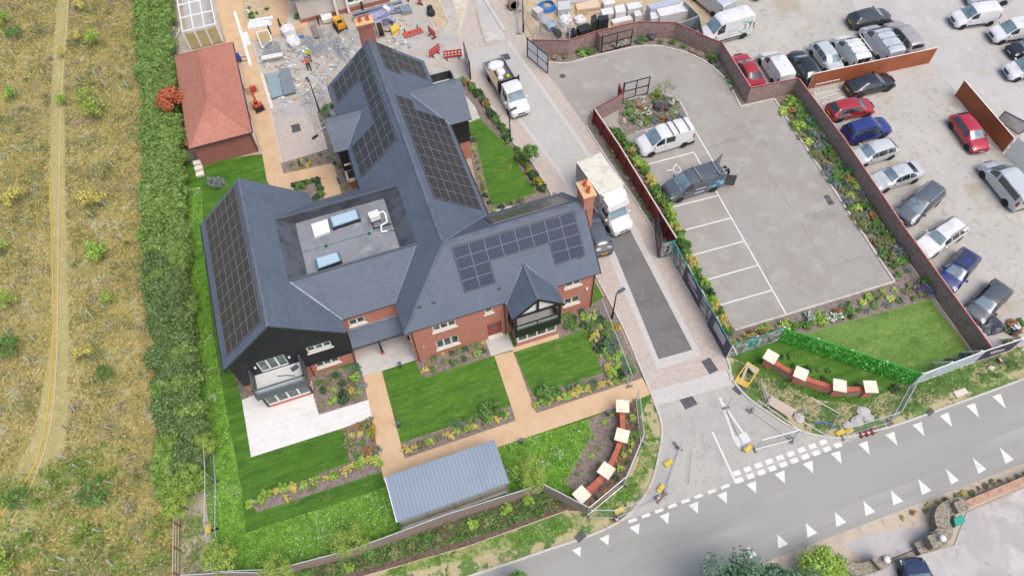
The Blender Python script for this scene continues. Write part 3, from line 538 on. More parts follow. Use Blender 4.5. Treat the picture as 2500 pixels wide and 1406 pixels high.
# ---------- roofs: planes with real slates
def roof_plane(plan, zf, p0, g, sl, name='roof_slope', th=.09, mats=None):
    b = MB(); plan = ccw(plan); t = [b.pt((x, y, zf(x, y)-.012)) for x, y in plan]; u = [b.pt((x, y, zf(x, y)-th)) for x, y in plan]
    b.idx(t); b.idx(u[::-1], 1); n = len(plan)
    for k in range(n): b.idx([u[k], u[(k+1) % n], t[(k+1) % n], t[k]], 1)
    return b.build(name, mats or [M_under, M_fascia], house)
SLW, SLE = .34, .25
slate_count = 0
def slates(plan, p0, g, sl, parent, singles=0, wdt=SLW, exp=SLE, m=None, nm='slates', lift=.02):
    """courses of slates on the plane z = p0.z + sl*dot(xy-p0, g); the first 'singles' whole slates are objects of their own"""
    g = Vector((g[0], g[1])); L = math.hypot(1, sl); eu = Vector((g.y, -g.x, 0)); ev = Vector((g.x/L, g.y/L, sl/L)); nn = eu.cross(ev)
    if nn.z < 0: nn = -nn
    uv = ccw([((Vector((x, y))-Vector(p0[:2])).dot(Vector(eu[:2])), (Vector((x, y))-Vector(p0[:2])).dot(g)*L) for x, y in plan])
    us = [q[0] for q in uv]; vs = [q[1] for q in uv]; b = MB(); rng = random.Random(int(us[0]*100)); row = 0; v = min(vs); made = 0
    pos = lambda u, w, h: Vector(p0)+eu*u+ev*w+nn*h
    one = None
    while v < max(vs)-.02:
        u = min(us)-(wdt/2 if row % 2 else 0)
        while u < max(us):
            q = [(u+.006, v), (u+wdt-.006, v), (u+wdt-.006, v+exp+.02), (u+.006, v+exp+.02)]; c = clip(q, uv)
            if len(c) >= 3 and area(c) > .004:
                e = rng.uniform(-.004, .004)
                if made < singles and area(c) > .98*area(q):
                    if one is None:
                        s_ = MB(); hw = wdt/2-.006
                        s_.face([(-hw, 0, lift), (hw, 0, lift), (hw, exp+.02, .004), (-hw, exp+.02, .004)]); s_.face([(-hw, 0, -.002), (hw, 0, -.002), (hw, 0, lift), (-hw, 0, lift)])
                        me = bpy.data.meshes.new('slate'); me.from_pydata(s_.v, [], s_.f); me.materials.append(m or M_slate); one = me
                        rot = Matrix((eu, ev, nn)).transposed().to_euler()
                    o = bpy.data.objects.new('slate', one); COL.objects.link(o); o.parent = parent
                    o.location = pos(u+wdt/2, v, e)-Vector(ORG[parent.name]); o.rotation_euler = rot; made += 1
                else:
                    b.face([pos(x, w, (lift if w < v+.001 else .004+(lift-.004)*max(0, (v+exp+.02-w)/(exp+.02)))+e) for x, w in c])
                    lo = [p for p in c if p[1] < v+.001]
                    if len(lo) == 2:
                        lo.sort(); b.face([pos(lo[0][0], v, -.002), pos(lo[1][0], v, -.002), pos(lo[1][0], v, lift+e), pos(lo[0][0], v, lift+e)])
            u += wdt
        v += exp; row += 1
    o = b.build(nm, m or M_slate, parent); o['kind'] = 'stuff'; return o
ZE = 4.9
def slope(polys, p0, g, sl, singles=0):
    zf = lambda x, y: p0[2]+sl*((x-p0[0])*g[0]+(y-p0[1])*g[1])
    for k, pl in enumerate(polys):
        r = roof_plane(pl, zf, p0, g, sl); slates(pl, p0, g, sl, r, singles if k == 0 else 0)
    return zf
RX, RZ = 4.1, 8.58; sC = (RZ-ZE)/(RX+.22); sD = (RZ-ZE)/(29.45-25.52); sA = (RZ-ZE)/4.15
zD = slope([[(-.22, 25.52), (14.45, 25.52), (14.45, 29.45), (RX, 29.45)]], (-.22, 25.52, ZE), (0, 1), sD, 230)
slope([[(14.45, 33.38), (8.43, 33.38), (RX, 29.45), (14.45, 29.45)]], (14.45, 33.38, ZE), (0, -1), sD)
zC = slope([[(-.22, 25.52), (RX, 29.45), (2.48, 30.97), (-.22, 28.13)], [(RX, 29.45), (RX, 36.6), (2.48, 36.6), (2.48, 30.97)], [(-.22, 39.24), (2.48, 36.6), (RX, 36.6), (RX, 51.5), (-.22, 51.5)]], (-.22, 25.52, ZE), (1, 0), sC)
slope([[(RX, 29.45), (8.42, 33.38), (8.42, 51.5), (RX, 51.5)]], (8.42, 33.38, ZE), (-1, 0), (RZ-ZE)/(8.42-RX))
slope([[(-8.4, 27), (-4.05, 27), (-4.05, 28.13), (-6.69, 30.97), (-8.4, 30.97)], [(-8.4, 30.97), (-6.69, 30.97), (-6.69, 36.6), (-8.4, 36.6)], [(-8.4, 36.6), (-6.69, 36.6), (-4.05, 39.24), (-4.05, 40.15), (-8.4, 40.15)]], (-4.05, 27, ZE), (-1, 0), (RZ-ZE)/4.35)
slope([[(-12.55, 27), (-8.4, 27), (-8.4, 40.15), (-12.55, 40.15)]], (-12.55, 27, ZE), (1, 0), sA)
slope([[(-4.05, 28.13), (-.22, 28.13), (2.48, 30.97), (-6.69, 30.97)]], (-4.05, 28.13, ZE), (0, 1), 2.3/2.84, 70)
slope([[(-4.05, 39.24), (-6.69, 36.6), (2.48, 36.6), (-.22, 39.24)]], (-4.05, 39.24, ZE), (0, -1), 2.3/2.64)
# cross gables
slope([[(5.85, 45.85), (8.43, 43.3), (10.3, 43.3), (10.3, 45.85)]], (10.3, 43.3, ZE), (0, 1), 2.2/2.55); slope([[(5.85, 45.85), (10.3, 45.85), (10.3, 48.4), (8.43, 48.4)]], (10.3, 48.4, ZE), (0, -1), 2.2/2.55)
slope([[(-1.35, 43.65), (-.2, 43.65), (1.78, 45.7), (-1.35, 45.7)]], (-1.35, 43.65, ZE), (0, 1), 1.7/2.05); slope([[(-1.35, 45.7), (1.78, 45.7), (-.2, 47.75), (-1.35, 47.75)]], (-1.35, 47.75, ZE), (0, -1), 1.7/2.05)
PZ = 4.72; sP = (6.5-PZ)/1.95
slope([[(7.2, 24.1), (9.15, 24.1), (9.15, 27.2), (7.2, 25.45)]], (7.2, 24.1, PZ), (1, 0), sP); slope([[(9.15, 24.1), (11.1, 24.1), (11.1, 25.45), (9.15, 27.2)]], (11.1, 24.1, PZ), (-1, 0), sP)
slope([[(-4.1, 27.05), (-.15, 27.05), (-.15, 28.38), (-4.1, 28.38)]], (-4.1, 27.05, 2.45), (0, 1), .42)
# ridge and hip tiles, valleys
def ridge(p, q, w=.17, name='ridge_tile', m=None, step=.46, up=.035):
    p, q = Vector(p), Vector(q); d = q-p; n = max(1, int(d.length/step)); d /= n; dn = d.normalized()
    side = dn.cross(Vector((0, 0, 1))).normalized(); upv = side.cross(dn)
    root = None
    for k in range(n):
        a, c = p+d*k, p+d*(k+.985); b = MB(); r = []
        for e in (a, c): r.append([e-side*w-upv*(w*.75-up), e-side*w*.45+upv*(up+.0), e+side*w*.45+upv*up, e+side*w-upv*(w*.75-up)])
        for t in range(3): b.face([r[0][t], r[1][t], r[1][t+1], r[0][t+1]])
        b.face([r[0][0], r[0][1], r[0][2], r[0][3]]); b.face(r[1][::-1]); b.build(name, m or M_ridge, house)
ridge((RX, 29.45, RZ), (RX, 51.5, RZ)); ridge((RX, 29.45, RZ), (14.45, 29.45, RZ)); ridge((-8.4, 27, RZ), (-8.4, 40.15, RZ)); ridge((-.22, 25.52, ZE), (RX, 29.45, RZ), name='hip_tile')
ridge((5.85, 45.85, 7.1), (10.3, 45.85, 7.1)); ridge((-1.35, 45.7, 6.6), (1.78, 45.7, 6.6)); ridge((9.15, 24.1, 6.5), (9.15, 27.2, 6.5))
for p, q in (((-.22, 28.13, ZE), (2.48, 30.97, 7.2)), ((-4.05, 28.13, ZE), (-6.69, 30.97, 7.2)), ((8.42, 33.38, ZE), (RX, 29.45, RZ)), ((5.85, 45.85, 7.1), (8.43, 43.3, ZE)), ((1.78, 45.7, 6.6), (-.2, 43.65, ZE)), ((7.2, 25.45, PZ+.02), (9.15, 27.2, 6.5)), ((11.1, 25.45, PZ+.02), (9.15, 27.2, 6.5))):
    b = MB(); b.beam(Vector(p)+Vector((0, 0, .02)), Vector(q)+Vector((0, 0, .02)), .16, .03); b.build('valley_flashing', M_lead, house)
b = MB(); b.beam((-4.1, 28.3, 3.03), (-.15, 28.3, 3.03), .2, .05); b.build('flashing', M_lead, house)
# gutters and verge boards
for p, q in (((-.22, 25.53, 4.85), (7.15, 25.53, 4.85)), ((11.15, 25.53, 4.85), (14.45, 25.53, 4.85)), ((-4.0, 28.14, 4.85), (-.3, 28.14, 4.85)), ((-12.63, 27.05, 4.8), (-12.63, 40.1, 4.8)), ((8.5, 33.5, 4.8), (8.5, 43.3, 4.8)), ((-.3, 39.3, 4.8), (-.3, 43.6, 4.8)), ((-.3, 47.8, 4.8), (-.3, 51.5, 4.8)), ((-4.1, 26.97, 2.36), (-.15, 26.97, 2.36))):
    MB().tube([p, q], .045, 6).build('gutter', M_gutter, house)
for p, q in (((14.5, 25.5, 4.82), (14.5, 29.45, 8.5)), ((14.5, 33.4, 4.82), (14.5, 29.45, 8.5)), ((-12.55, 26.95, 4.82), (-8.4, 26.95, 8.5)), ((-4.05, 26.95, 4.82), (-8.4, 26.95, 8.5)), ((7.15, 24.06, 4.62), (9.15, 24.06, 6.42)), ((11.15, 24.06, 4.62), (9.15, 24.06, 6.42))):
    MB().beam(p, q, .05, .18).build('verge_board', M_black, house)
for x, y, z1 in ((.25, YD-.08, 4.75), (14.08, YD-.08, 4.75), (7.1, YD-.1, 4.6), (-4.3, YA-.12, 2.4), (-7.45, YA-.12, 1.6), (8.3, 43.4, 4.8)):
    MB().tube([(x, y, .05), (x, y, z1)], .04, 6).build('downpipe', M_gutter, house)
for px in (a4(1052, 1135), a4(1785, 1128), a4(1848, 1110)):
    pass
for x, y in ((1.3, 26.6), (2.3, 26.6), (7.0, 26.3), (13.2, 26.6)): MB().obox((x, y, zD(x, y)+.05), (.28, .12, .06), 0, rx=.75).build('roof_vent', M_pvtray, house)
# flat roof well
b = MB(); b.face([(-5.5, 30.97, 6.2), (1.28, 30.97, 6.2), (1.28, 36.6, 6.2), (-5.5, 36.6, 6.2)]); b.build('flat_roof', M_membrane, house)
b = MB(); b.face([(-6.69, 30.97, 7.19), (-5.5, 30.97, 6.19), (-5.5, 36.6, 6.19), (-6.69, 36.6, 7.19)]); b.face([(1.28, 30.97, 6.19), (2.48, 30.97, 7.19), (2.48, 36.6, 7.19), (1.28, 36.6, 6.19)])
b.face([(-6.69, 36.58, 7.19), (-5.5, 36.58, 6.1), (1.28, 36.58, 6.1), (2.48, 36.58, 7.19)]); b.face([(2.48, 30.99, 7.19), (1.28, 30.99, 6.1), (-5.5, 30.99, 6.1), (-6.69, 30.99, 7.19)]); b.build('flat_roof_upstand', M_membrane2, house)
for p, q in (((-6.75, 30.97, 7.2), (2.55, 30.97, 7.2)), ((-6.75, 36.6, 7.2), (2.55, 36.6, 7.2))): MB().beam(p, q, .16, .09).build('parapet_capping', M_fascia, house)
def PLw(q, z): return P(q, z)
def box_on_roof(px4, z0, h, name, m, par=house, inset=None):
    pts = [P(a4(*q), z0+h)[:2] for q in px4]; o = MB().prism(pts, z0, z0+h).build(name, m, par); return o, pts
for q in ([(1075, 400), (1290, 335), (1315, 410), (1105, 480)], [(972, 705), (1150, 655), (1175, 725), (995, 790)]):
    o, pts = box_on_roof(q, 6.2, .32, 'rooflight', M_pvtray)
    c = np.mean(pts, axis=0); ins = [tuple(c+(np.array(p)-c)*.96) for p in pts]; MB().prism(ins, 6.52, 6.56).build('frame', mat('blue_grey_frame', S(120, 150, 178), rough=.4), o)
    ins = [tuple(c+(np.array(p)-c)*.84) for p in pts]; MB().prism(ins, 6.555, 6.575).build('pane', mat('rooflight_glass', S(188, 214, 224), rough=.08, spec=.8), o)
o, pts = box_on_roof([(950, 455), (1065, 417), (1085, 505), (975, 545)], 6.2, .16, 'roof_hatch', M_white)
c = np.mean(pts, axis=0); MB().prism([tuple(c+(np.array(p)-c)*1.05) for p in pts], 6.361, 6.4).build('lid', M_white, o)
for q in ((1058, 614), (1381, 521)):
    x, y, _ = P(a4(*q), 6.22); MB().lathe([(.16, 6.205), (.16, 6.225), (.1, 6.235), (.1, 6.21)], (x, y, 0), 14).build('roof_outlet', mat('green_plastic', S(40, 150, 96), rough=.5), house)
    MB().lathe([(.085, 6.206), (.085, 6.24), (.02, 6.25)], (x, y, 0), 10).build('roof_outlet_grate', M_pvtray, house)
MB().beam((P(a4(865, 665), 6.21)), (P(a4(1560, 465), 6.21)), .03, .02).build('roof_seam', M_membrane2, house)
x, y, _ = P(a4(1440, 440), 6.3)        # ventilation unit with ducts on a frame
vu = MB().obox((x-.05, y+.25, 6.85), (.75, .55, .5), .1).build('ventilation_unit', M_white, house)
MB().tube([(x+.2, y+.3, 6.95), (x+.65, y+.35, 6.95), (x+.75, y+.1, 6.9), (x+.7, y-.4, 6.6), (x+.2, y-.5, 6.5), (x+.1, y-1.0, 6.4), (x+.55, y-1.05, 6.36)], .07, 7).build('duct', M_white, vu, smooth=True)
MB().tube([(x+.55, y-1.05, 6.36), (x+.85, y-.85, 6.36), (x+1.0, y-1.1, 6.34)], .08, 7).build('flexible_duct', M_pvframe, vu, smooth=True)
b = MB()
for dx, dy in ((-.35, .05), (.25, .05), (-.35, .5), (.25, .5)): b.box(x+dx-.03, x+dx+.03, y+dy-.03, y+dy+.03, 6.21, 6.7)
b.box(x-.4, x+.95, y-.45, y-.38, 6.22, 6.3); b.box(x-.4, x-.33, y-.45, y+.5, 6.22, 6.3); b.build('support_frame', M_pvtray, vu)
# ---------- solar panels, one object each
def pv_mesh(w, h, m):
    b = MB(); f = .016; t = .04
    b.face([(f, f, t), (w-f, f, t), (w-f, h-f, t), (f, h-f, t)], 0)
    for x0, x1, y0, y1 in ((0, w, 0, f), (0, w, h-f, h), (0, f, f, h-f), (w-f, w, f, h-f), (f, w-f, h/2-.012, h/2+.012)): b.box(x0, x1, y0, y1, 0, t+.008, 1)
    me = bpy.data.meshes.new('solar_panel'); me.from_pydata(b.v, [], b.f); me.materials.append(m); me.materials.append(M_pvframe); me.polygons.foreach_set('material_index', b.m); return me
def pv(p0, g, sl, u0, cols, v0, rows, w, h, me, tray=True):
    g = Vector((g[0], g[1])); L = math.hypot(1, sl); eu = Vector((g.y, -g.x, 0)); ev = Vector((g.x/L, g.y/L, sl/L)); nn = eu.cross(ev); rot = Matrix((eu, ev, nn)).transposed().to_euler()
    for c in range(cols):
        for r in range(rows):
            o = bpy.data.objects.new('solar_panel', me); COL.objects.link(o); o.parent = house
            o.location = Vector(p0)+eu*(u0+c*(w+.02))+ev*(v0+r*(h+.02))+nn*.028-Vector(ORG[house.name]); o.rotation_euler = rot
    a, c_, d_ = u0-.07, u0+cols*(w+.02)+.05, v0+rows*(h+.02)+.05; b = MB(); pos = lambda u, v, k: Vector(p0)+eu*u+ev*v+nn*k
    b.face([pos(a, v0-.07, .026), pos(c_, v0-.07, .026), pos(c_, d_, .026), pos(a, d_, .026)]); b.build('panel_tray', M_pvtray, house)
mb_, md_ = pv_mesh(1.105, 1.61, M_pvblue), pv_mesh(1.105, 1.61, M_pvdark)
p0 = (-.22, 25.52, ZE); X = lambda x: x+.22
pv(p0, (0, 1), sD, X(4.64), 8, 3.24, 1, 1.105, 1.61, mb_); pv(p0, (0, 1), sD, X(4.64), 2, 1.6, 1, 1.105, 1.61, mb_); pv(p0, (0, 1), sD, X(4.64)+6*1.125, 2, 1.6, 1, 1.105, 1.61, mb_)
mdb = pv_mesh(1.15, 1.36, M_pvdark); pv((14.45, 33.38, ZE), (0, -1), sD, .66, 5, 1.55, 2, 1.15, 1.36, mdb)
sE = (RZ-ZE)/(8.42-RX); mdc = pv_mesh(1.09, 1.46, M_pvdark)
# east slope: eu points along +Y
def pvE(y0, n, v0, r): pv((8.42, 0, ZE), (-1, 0), sE, y0, n, v0, r, 1.09, 1.46, mdc)
pvE(33.75, 9, .48, 2); pvE(33.75, 10, 3.46, 1); pvE(48.1, 3, 3.46, 1); pvE(48.8, 2, .48, 2)
def pvW(y1, n, v0, r): pv((-.22, 0, ZE), (1, 0), sC, -y1, n, v0, r, 1.09, 1.46, mdc)
pvW(51.3, 10, 3.5, 1); pvW(51.0, 2, .52, 2); pvW(43.4, 3, .52, 2)
pv((-12.55, 0, ZE), (1, 0), sA, -39.8, 11, .72, 3, 1.075, 1.41, pv_mesh(1.075, 1.41, M_pvdark))
# ---------- west wing bay with balcony
def PS(b, x0, x1, y0, y1, z0, z1, name, m, par): return MB().box(x0, x1, y0, y1, z0, z1).build(name, m, par)
bay = PS(None, -11.05, -7.85, 25.75, 27.25, .0, .42, 'bay_plinth', M_brick, house)
window(house, -11.0, -7.9, .42, 2.3, 4, PY(25.72), sill=False, name='bay_window'); window(house, 25.85, 27.2, .42, 2.3, 2, PX(-7.85, 1), sill=False, name='bay_window'); window(house, 25.85, 27.2, .42, 2.3, 2, PX(-11.05, -1), sill=False, name='bay_window')
for x in (-11.05, -7.85): PS(None, x-.07, x+.07, 25.66, 25.8, .4, 2.3, 'corner_post', M_black, house)
bal = PS(None, -11.3, -7.6, 25.4, 27.2, 2.28, 2.62, 'balcony', M_fascia, house)
b = MB()
for x0, x1, y0, y1 in ((-11.3, -7.6, 25.4, 25.6), (-11.3, -11.1, 25.6, 27.2), (-7.8, -7.6, 25.6, 27.2)): b.box(x0, x1, y0, y1, 2.62, 2.95)
b.build('parapet', M_fascia, bal); PS(None, -11.1, -7.8, 25.6, 27.2, 2.62, 2.66, 'floor_tile', M_tile, bal)
for x in (-11.2, -7.7): PS(None, x-.07, x+.07, 25.43, 25.57, 2.95, 3.7, 'post', M_fascia, bal); PS(None, x-.07, x+.07, 27.02, 27.16, 2.95, 3.7, 'post', M_fascia, bal)
PS(None, -11.28, -7.62, 25.46, 25.54, 3.62, 3.7, 'handrail', M_fascia, bal); PS(None, -7.74, -7.66, 25.57, 27.02, 3.62, 3.7, 'handrail', M_fascia, bal); PS(None, -11.24, -11.16, 25.57, 27.02, 3.62, 3.7, 'handrail', M_fascia, bal)
for x0, x1 in ((-11.12, -9.47), (-9.43, -7.78)): PS(None, x0, x1, 25.49, 25.51, 2.97, 3.6, 'glass_panel', M_clear, bal)
PS(None, -7.72, -7.68, 25.6, 27.0, 2.96, 3.6, 'side_screen', M_fascia, bal); PS(None, -11.22, -11.18, 25.6, 27.0, 2.96, 3.6, 'side_screen', M_fascia, bal)
MB().tube([(-9.6, 26.6, 2.68), (-9.0, 26.45, 2.69), (-8.4, 26.2, 2.68)], .03, 5).build('hose', M_pvtray, bal); MB().obox((-8.3, 26.75, 2.8), (.5, .25, .22), .4).build('tool_case', M_fascia, bal)
for x in (-10.75, -8.35): MB().box(x-.06, x+.06, Yc-.12, Yc-.03, 3.6, 3.8).build('wall_light', M_white, house)
# ---------- front bay with timber framed balcony under the small gable
PS(None, 7.55, 10.75, 24.35, 25.7, 0, .5, 'bay_plinth', M_brick, house)
window(house, 7.6, 10.7, .5, 1.75, 4, PY(24.32), sill=False, name='bay_window', fw=.1); window(house, 24.4, 25.65, .5, 1.75, 2, PX(7.55, -1), sill=False, name='bay_window'); window(house, 24.4, 25.65, .5, 1.75, 2, PX(10.75, 1), sill=False, name='bay_window')
bal2 = PS(None, 7.35, 10.95, 24.15, 25.72, 1.78, 2.0, 'balcony', M_black, house)
b = MB()
for x0, x1, y0, y1 in ((7.35, 10.95, 24.15, 24.33), (7.35, 7.53, 24.33, 25.72), (10.77, 10.95, 24.33, 25.72)): b.box(x0, x1, y0, y1, 2.0, 2.75)
b.build('parapet', M_black, bal2); PS(None, 7.53, 10.77, 24.33, 25.72, 2.0, 2.04, 'floor_tile', M_tile, bal2)
for x in (7.46, 10.84):
    PS(None, x-.1, x+.1, 24.15, 24.35, 2.75, 4.75, 'post', M_black, bal2); PS(None, x-.08, x+.08, 25.5, 25.68, 2.75, 4.75, 'post', M_black, bal2)
PS(None, 7.3, 11.0, 24.17, 24.33, 4.55, 4.75, 'tie_beam', M_black, bal2); PS(None, 9.06, 9.24, 24.18, 24.32, 4.75, 6.35, 'king_post', M_black, bal2)
for p, q in (((7.35, 24.25, 4.7), (9.15, 24.25, 6.36)), ((10.95, 24.25, 4.7), (9.15, 24.25, 6.36))): MB().beam(p, q, .14, .2).build('rafter', M_black, bal2)
b = MB(); b.face([(7.6, 24.28, 4.76), (10.7, 24.28, 4.76), (9.15, 24.28, 6.15)]); b.build('gable_infill', M_white, bal2)
PS(None, 7.46, 10.84, 24.2, 24.28, 3.25, 3.33, 'handrail', M_black, bal2); PS(None, 9.12, 9.18, 24.2, 24.28, 2.75, 3.25, 'rail_post', M_pvtray, bal2)
for x0, x1 in ((7.56, 9.1), (9.2, 10.74)): PS(None, x0, x1, 24.23, 24.25, 2.77, 3.24, 'glass_panel', M_clear, bal2)
window(house, 7.7, 10.6, 2.06, 4.4, 4, PY(25.74), sill=False, name='balcony_door')
# ---------- chimneys
def chimney(cx, cy, z0, z1, w, d, m):
    c = MB().box(cx-w/2, cx+w/2, cy-d/2, cy+d/2, z0, z1-.45).build('chimney', m, house)
    MB().box(cx-w/2-.05, cx+w/2+.05, cy-d/2-.05, cy+d/2+.05, z1-.45, z1-.3).build('corbel_course', m, c)
    MB().box(cx-w/2-.1, cx+w/2+.1, cy-d/2-.1, cy+d/2+.1, z1-.3, z1-.1).build('corbel_course', m, c)
    MB().box(cx-w/2-.13, cx+w/2+.13, cy-d/2-.13, cy+d/2+.13, z1-.1, z1).build('cap', mat('sandstone_cap', S(232, 190, 140)), c)
    for t in (-.25, .25):
        q = (cx, cy+t*d, 0) if d > w else (cx+t*w, cy, 0)
        MB().lathe([(.16, z1), (.15, z1+.1), (.12, z1+.14), (.12, z1+.42), (.15, z1+.46), (.15, z1+.52), (.1, z1+.52), (.1, z1+.3)], q, 12).build('chimney_pot', mat('terracotta', S(206, 106, 66), rough=.7), c, smooth=True)
chimney(14.72, 29.6, 0, 9.65, .75, 1.25, M_brick)
chimney(4.1, 51.85, 0, 10.2, 1.25, .7, M_brick2)
# rear balcony seen past the ridge
PS(None, 8.5, 10.6, 49.3, 51.0, 2.5, 2.75, 'balcony', M_black, house)
b = MB()
for x0, x1, y0, y1 in ((8.5, 10.6, 50.85, 51.0), (10.45, 10.6, 49.3, 50.85)): b.box(x0, x1, y0, y1, 2.75, 3.6)
b.build('balcony_parapet', M_black, house); PS(None, 8.5, 10.45, 49.3, 50.85, 2.75, 2.79, 'balcony_floor', M_tile, house)
# porch post and wall lights
for x, y, w, z1 in ((-2.2, 27.2, .12, 2.4),): MB().box(x-w, x+w, y-w, y+w, 0, .35).build('post_base', M_brick, house); MB().box(x-.08, x+.08, y-.08, y+.08, .35, z1).build('porch_post', M_black, house)
MB().box(13.5, 13.62, YD-.15, YD-.02, 2.9, 3.15).build('security_camera', M_white, house); MB().box(.8, .86, YD-.06, YD-.01, 1.9, 2.1).build('wall_light', M_white, house)
MB().box(-.12, .04, 27.0, 27.2, 1.3, 1.5).build('wall_light', M_pvtray, house)
# ================================================================ FENCES, WALLS, GATES, STREET FURNITURE
g1 = crop(1580, 560, 4.1357); g2 = crop(1780, 820, 5); g3 = crop(2200, 800, 7.03); g4 = crop(1400, 900, 3.515)
M_print = mat('stone_print_screen', S(176, 150, 141), brick=('wall', S(190, 164, 154), S(162, 136, 128), S(142, 118, 111), .42, .09, .012, 0), layers=[(A4(S(188, 166, 156), .7), 2.2, .54, .66, 6, (1, 1, 0)), (A4(S(118, 94, 88), .7), 5, .52, .66)], rough=.9, bump=(22, .5, .03))
M_print2 = mat('faded_stone_print', S(166, 144, 136), brick=('wall', S(175, 155, 144), S(157, 134, 126), S(142, 122, 114), .42, .09, .012, 0), layers=[(A4(S(171, 148, 136), .7), 2.2, .54, .66, 6)], rough=.9, bump=(22, .4, .03))
M_redrail = mat('red_oxide_rail', S(150, 66, 66), rough=.7)
M_redfence = mat('red_stained_timber', S(142, 54, 52), [(S(124, 44, 44), 2, .45, .65), (A4(S(160, 74, 68), .6), 5, .55, .7)], rough=.75)
M_batten = mat('pale_timber', S(236, 216, 204), rough=.7)
M_whitestrut = mat('white_strut', S(244, 240, 234, .8), rough=.6)
M_steel = mat('galvanised_steel', S(220, 226, 230), rough=.4, metal=.3)
M_wire = mat('fence_wire', S(168, 174, 178), rough=.5, metal=.3)
M_rust = mat('rust_brown_board', S(176, 100, 62), [(A4(S(162, 88, 54), .8), .7, .42, .62), (A4(S(192, 122, 86), .6), 2, .58, .72)], rough=.7)
M_teal = mat('teal_print', S(40, 160, 148), rough=.5); M_purple = mat('purple_print', S(72, 58, 92), [(A4(S(88, 74, 108), .6), 1.2, .5, .68)], rough=.5)
M_photo = mat('photo_print', S(196, 204, 196), [(S(120, 140, 128), 2.4, .5, .53, 2), (S(232, 230, 220), 1.8, .54, .57, 2), (S(92, 96, 92), 3.6, .6, .63, 2), (A4(S(206, 150, 130), .8), 3.2, .62, .64, 2)], rough=.5)
M_photo2 = mat('photo_print_dark', S(150, 152, 148), [(S(214, 214, 206), 2.6, .5, .53, 2), (S(74, 74, 74), 3.0, .54, .57, 2), (S(180, 160, 148), 2, .6, .63, 2)], rough=.5)
M_sky_print = mat('pale_blue_print', S(206, 220, 228), [(S(176, 196, 206), .8, .5, .6), (S(226, 232, 232), 2, .52, .6)], rough=.5)
M_text = mat('white_print', S(240, 240, 240, .8), rough=.5)
M_leafprint = mat('green_leaf_print', S(60, 176, 62), [(S(150, 226, 100), 7, .5, .56, 3), (S(34, 116, 44), 9, .54, .6, 3), (A4(S(166, 214, 110), .9), 12, .58, .62, 2)], rough=.7, bump=(9, .6, .05))
M_yellow = mat('yellow_plastic', S(236, 206, 74), rough=.5)
M_ply = mat('plywood', S(206, 186, 168), [(A4(S(190, 168, 148), .7), 2, .5, .68)], rough=.8)
def seg_points(a, b, step):
    d = math.dist(a, b); n = max(1, round(d/step)); return [(a[0]+(b[0]-a[0])*k/n, a[1]+(b[1]-a[1])*k/n) for k in range(n+1)]
def plate(b, p, q, z0, z1, t=.03, mi=0, off=0.0):                    # upright plate from p to q
    d = Vector((q[0]-p[0], q[1]-p[1])).normalized(); n = Vector((-d.y, d.x))
    pts = [(p[0]+n.x*(off-t/2), p[1]+n.y*(off-t/2)), (q[0]+n.x*(off-t/2), q[1]+n.y*(off-t/2)), (q[0]+n.x*(off+t/2), q[1]+n.y*(off+t/2)), (p[0]+n.x*(off+t/2), p[1]+n.y*(off+t/2))]
    b.prism(pts, z0, z1, mi)
def screen_run(a, b_, h, label, m, cap, strut_side, cat='fence', capm=None, step=2.4, name='screen_fence', group=None, struts=True, z0=.03):
    t = thing(name, label, cat, ((a[0]+b_[0])/2, (a[1]+b_[1])/2, 0), group=group); pts = seg_points(a, b_, step)
    for p, q in zip(pts, pts[1:]):
        k = MB(); plate(k, p, q, z0, h, .05); k.build('panel', m, t)
    if cap: k = MB(); cw = .11 if capm is None else .05; k.beam((a[0], a[1], h+.02), (b_[0], b_[1], h+.02), cw, .05); k.build('top_rail', capm or M_redrail, t)
    d = Vector((b_[0]-a[0], b_[1]-a[1])).normalized(); n = Vector((-d.y, d.x))*strut_side
    if struts:
        k = MB(); k.beam((a[0]+n.x*.1, a[1]+n.y*.1, h-.06), (b_[0]+n.x*.1, b_[1]+n.y*.1, h-.06), .07, .1); k.build('batten', M_batten, t)
        for p in pts[1:-1] if len(pts) > 2 else []:
            k = MB(); k.beam((p[0]+n.x*.07, p[1]+n.y*.07, 0), (p[0]+n.x*.07, p[1]+n.y*.07, h-.1), .09, .09); k.build('post', M_batten, t)
            k = MB(); k.beam((p[0]+n.x*.1, p[1]+n.y*.1, h*.75), (p[0]+n.x*1.0, p[1]+n.y*1.0, .04), .14, .14); k.build('strut', M_whitestrut, t)
    return t
FH = 1.85
FT = [P2(q, FH) for q in (e2(240, 492), e2(690, 500), e2(1075, 378), e2(1540, 272), e2(2000, 282), e2(2430, 478), a3(655, 262), a3(832, 540), a3(1122, 480))]
lab = ['short stone-print screen fence beside the open white gate', 'stone-print screen fence behind the round green shrubs', 'stone-print screen fence behind the dark metal gate', 'stone-print screen fence with dark shrub in front of it', 'stone-print screen fence below the white van with green logo', 'stone-print screen fence corner piece beside the red saloon roof', 'long stone-print screen fence along the curved car park kerb', 'stone-print screen fence facing south under the white and black cars']
for k in range(8): screen_run(FT[k], FT[k+1], FH, lab[k], M_print, True, 1, group='stone-print screen fences', struts=k not in (5,))
FR = [P2(q, FH) for q in (a3(1124, 482), d5(400, 650), d5(910, 1400), a6(2112, 1136))]
screen_run(FR[0], FR[1], FH, 'stone-print screen fence behind the upper planting bed by the red hatchback', M_print, True, 1, group='stone-print screen fences')
screen_run(FR[1], FR[2], FH, 'stone-print screen fence section in front of the two silver cars', M_print, True, 1, group='stone-print screen fences')
screen_run(FR[2], FR[3], FH, 'stone-print screen fence section running down to the purple hoarding', M_print, True, 1, group='stone-print screen fences')
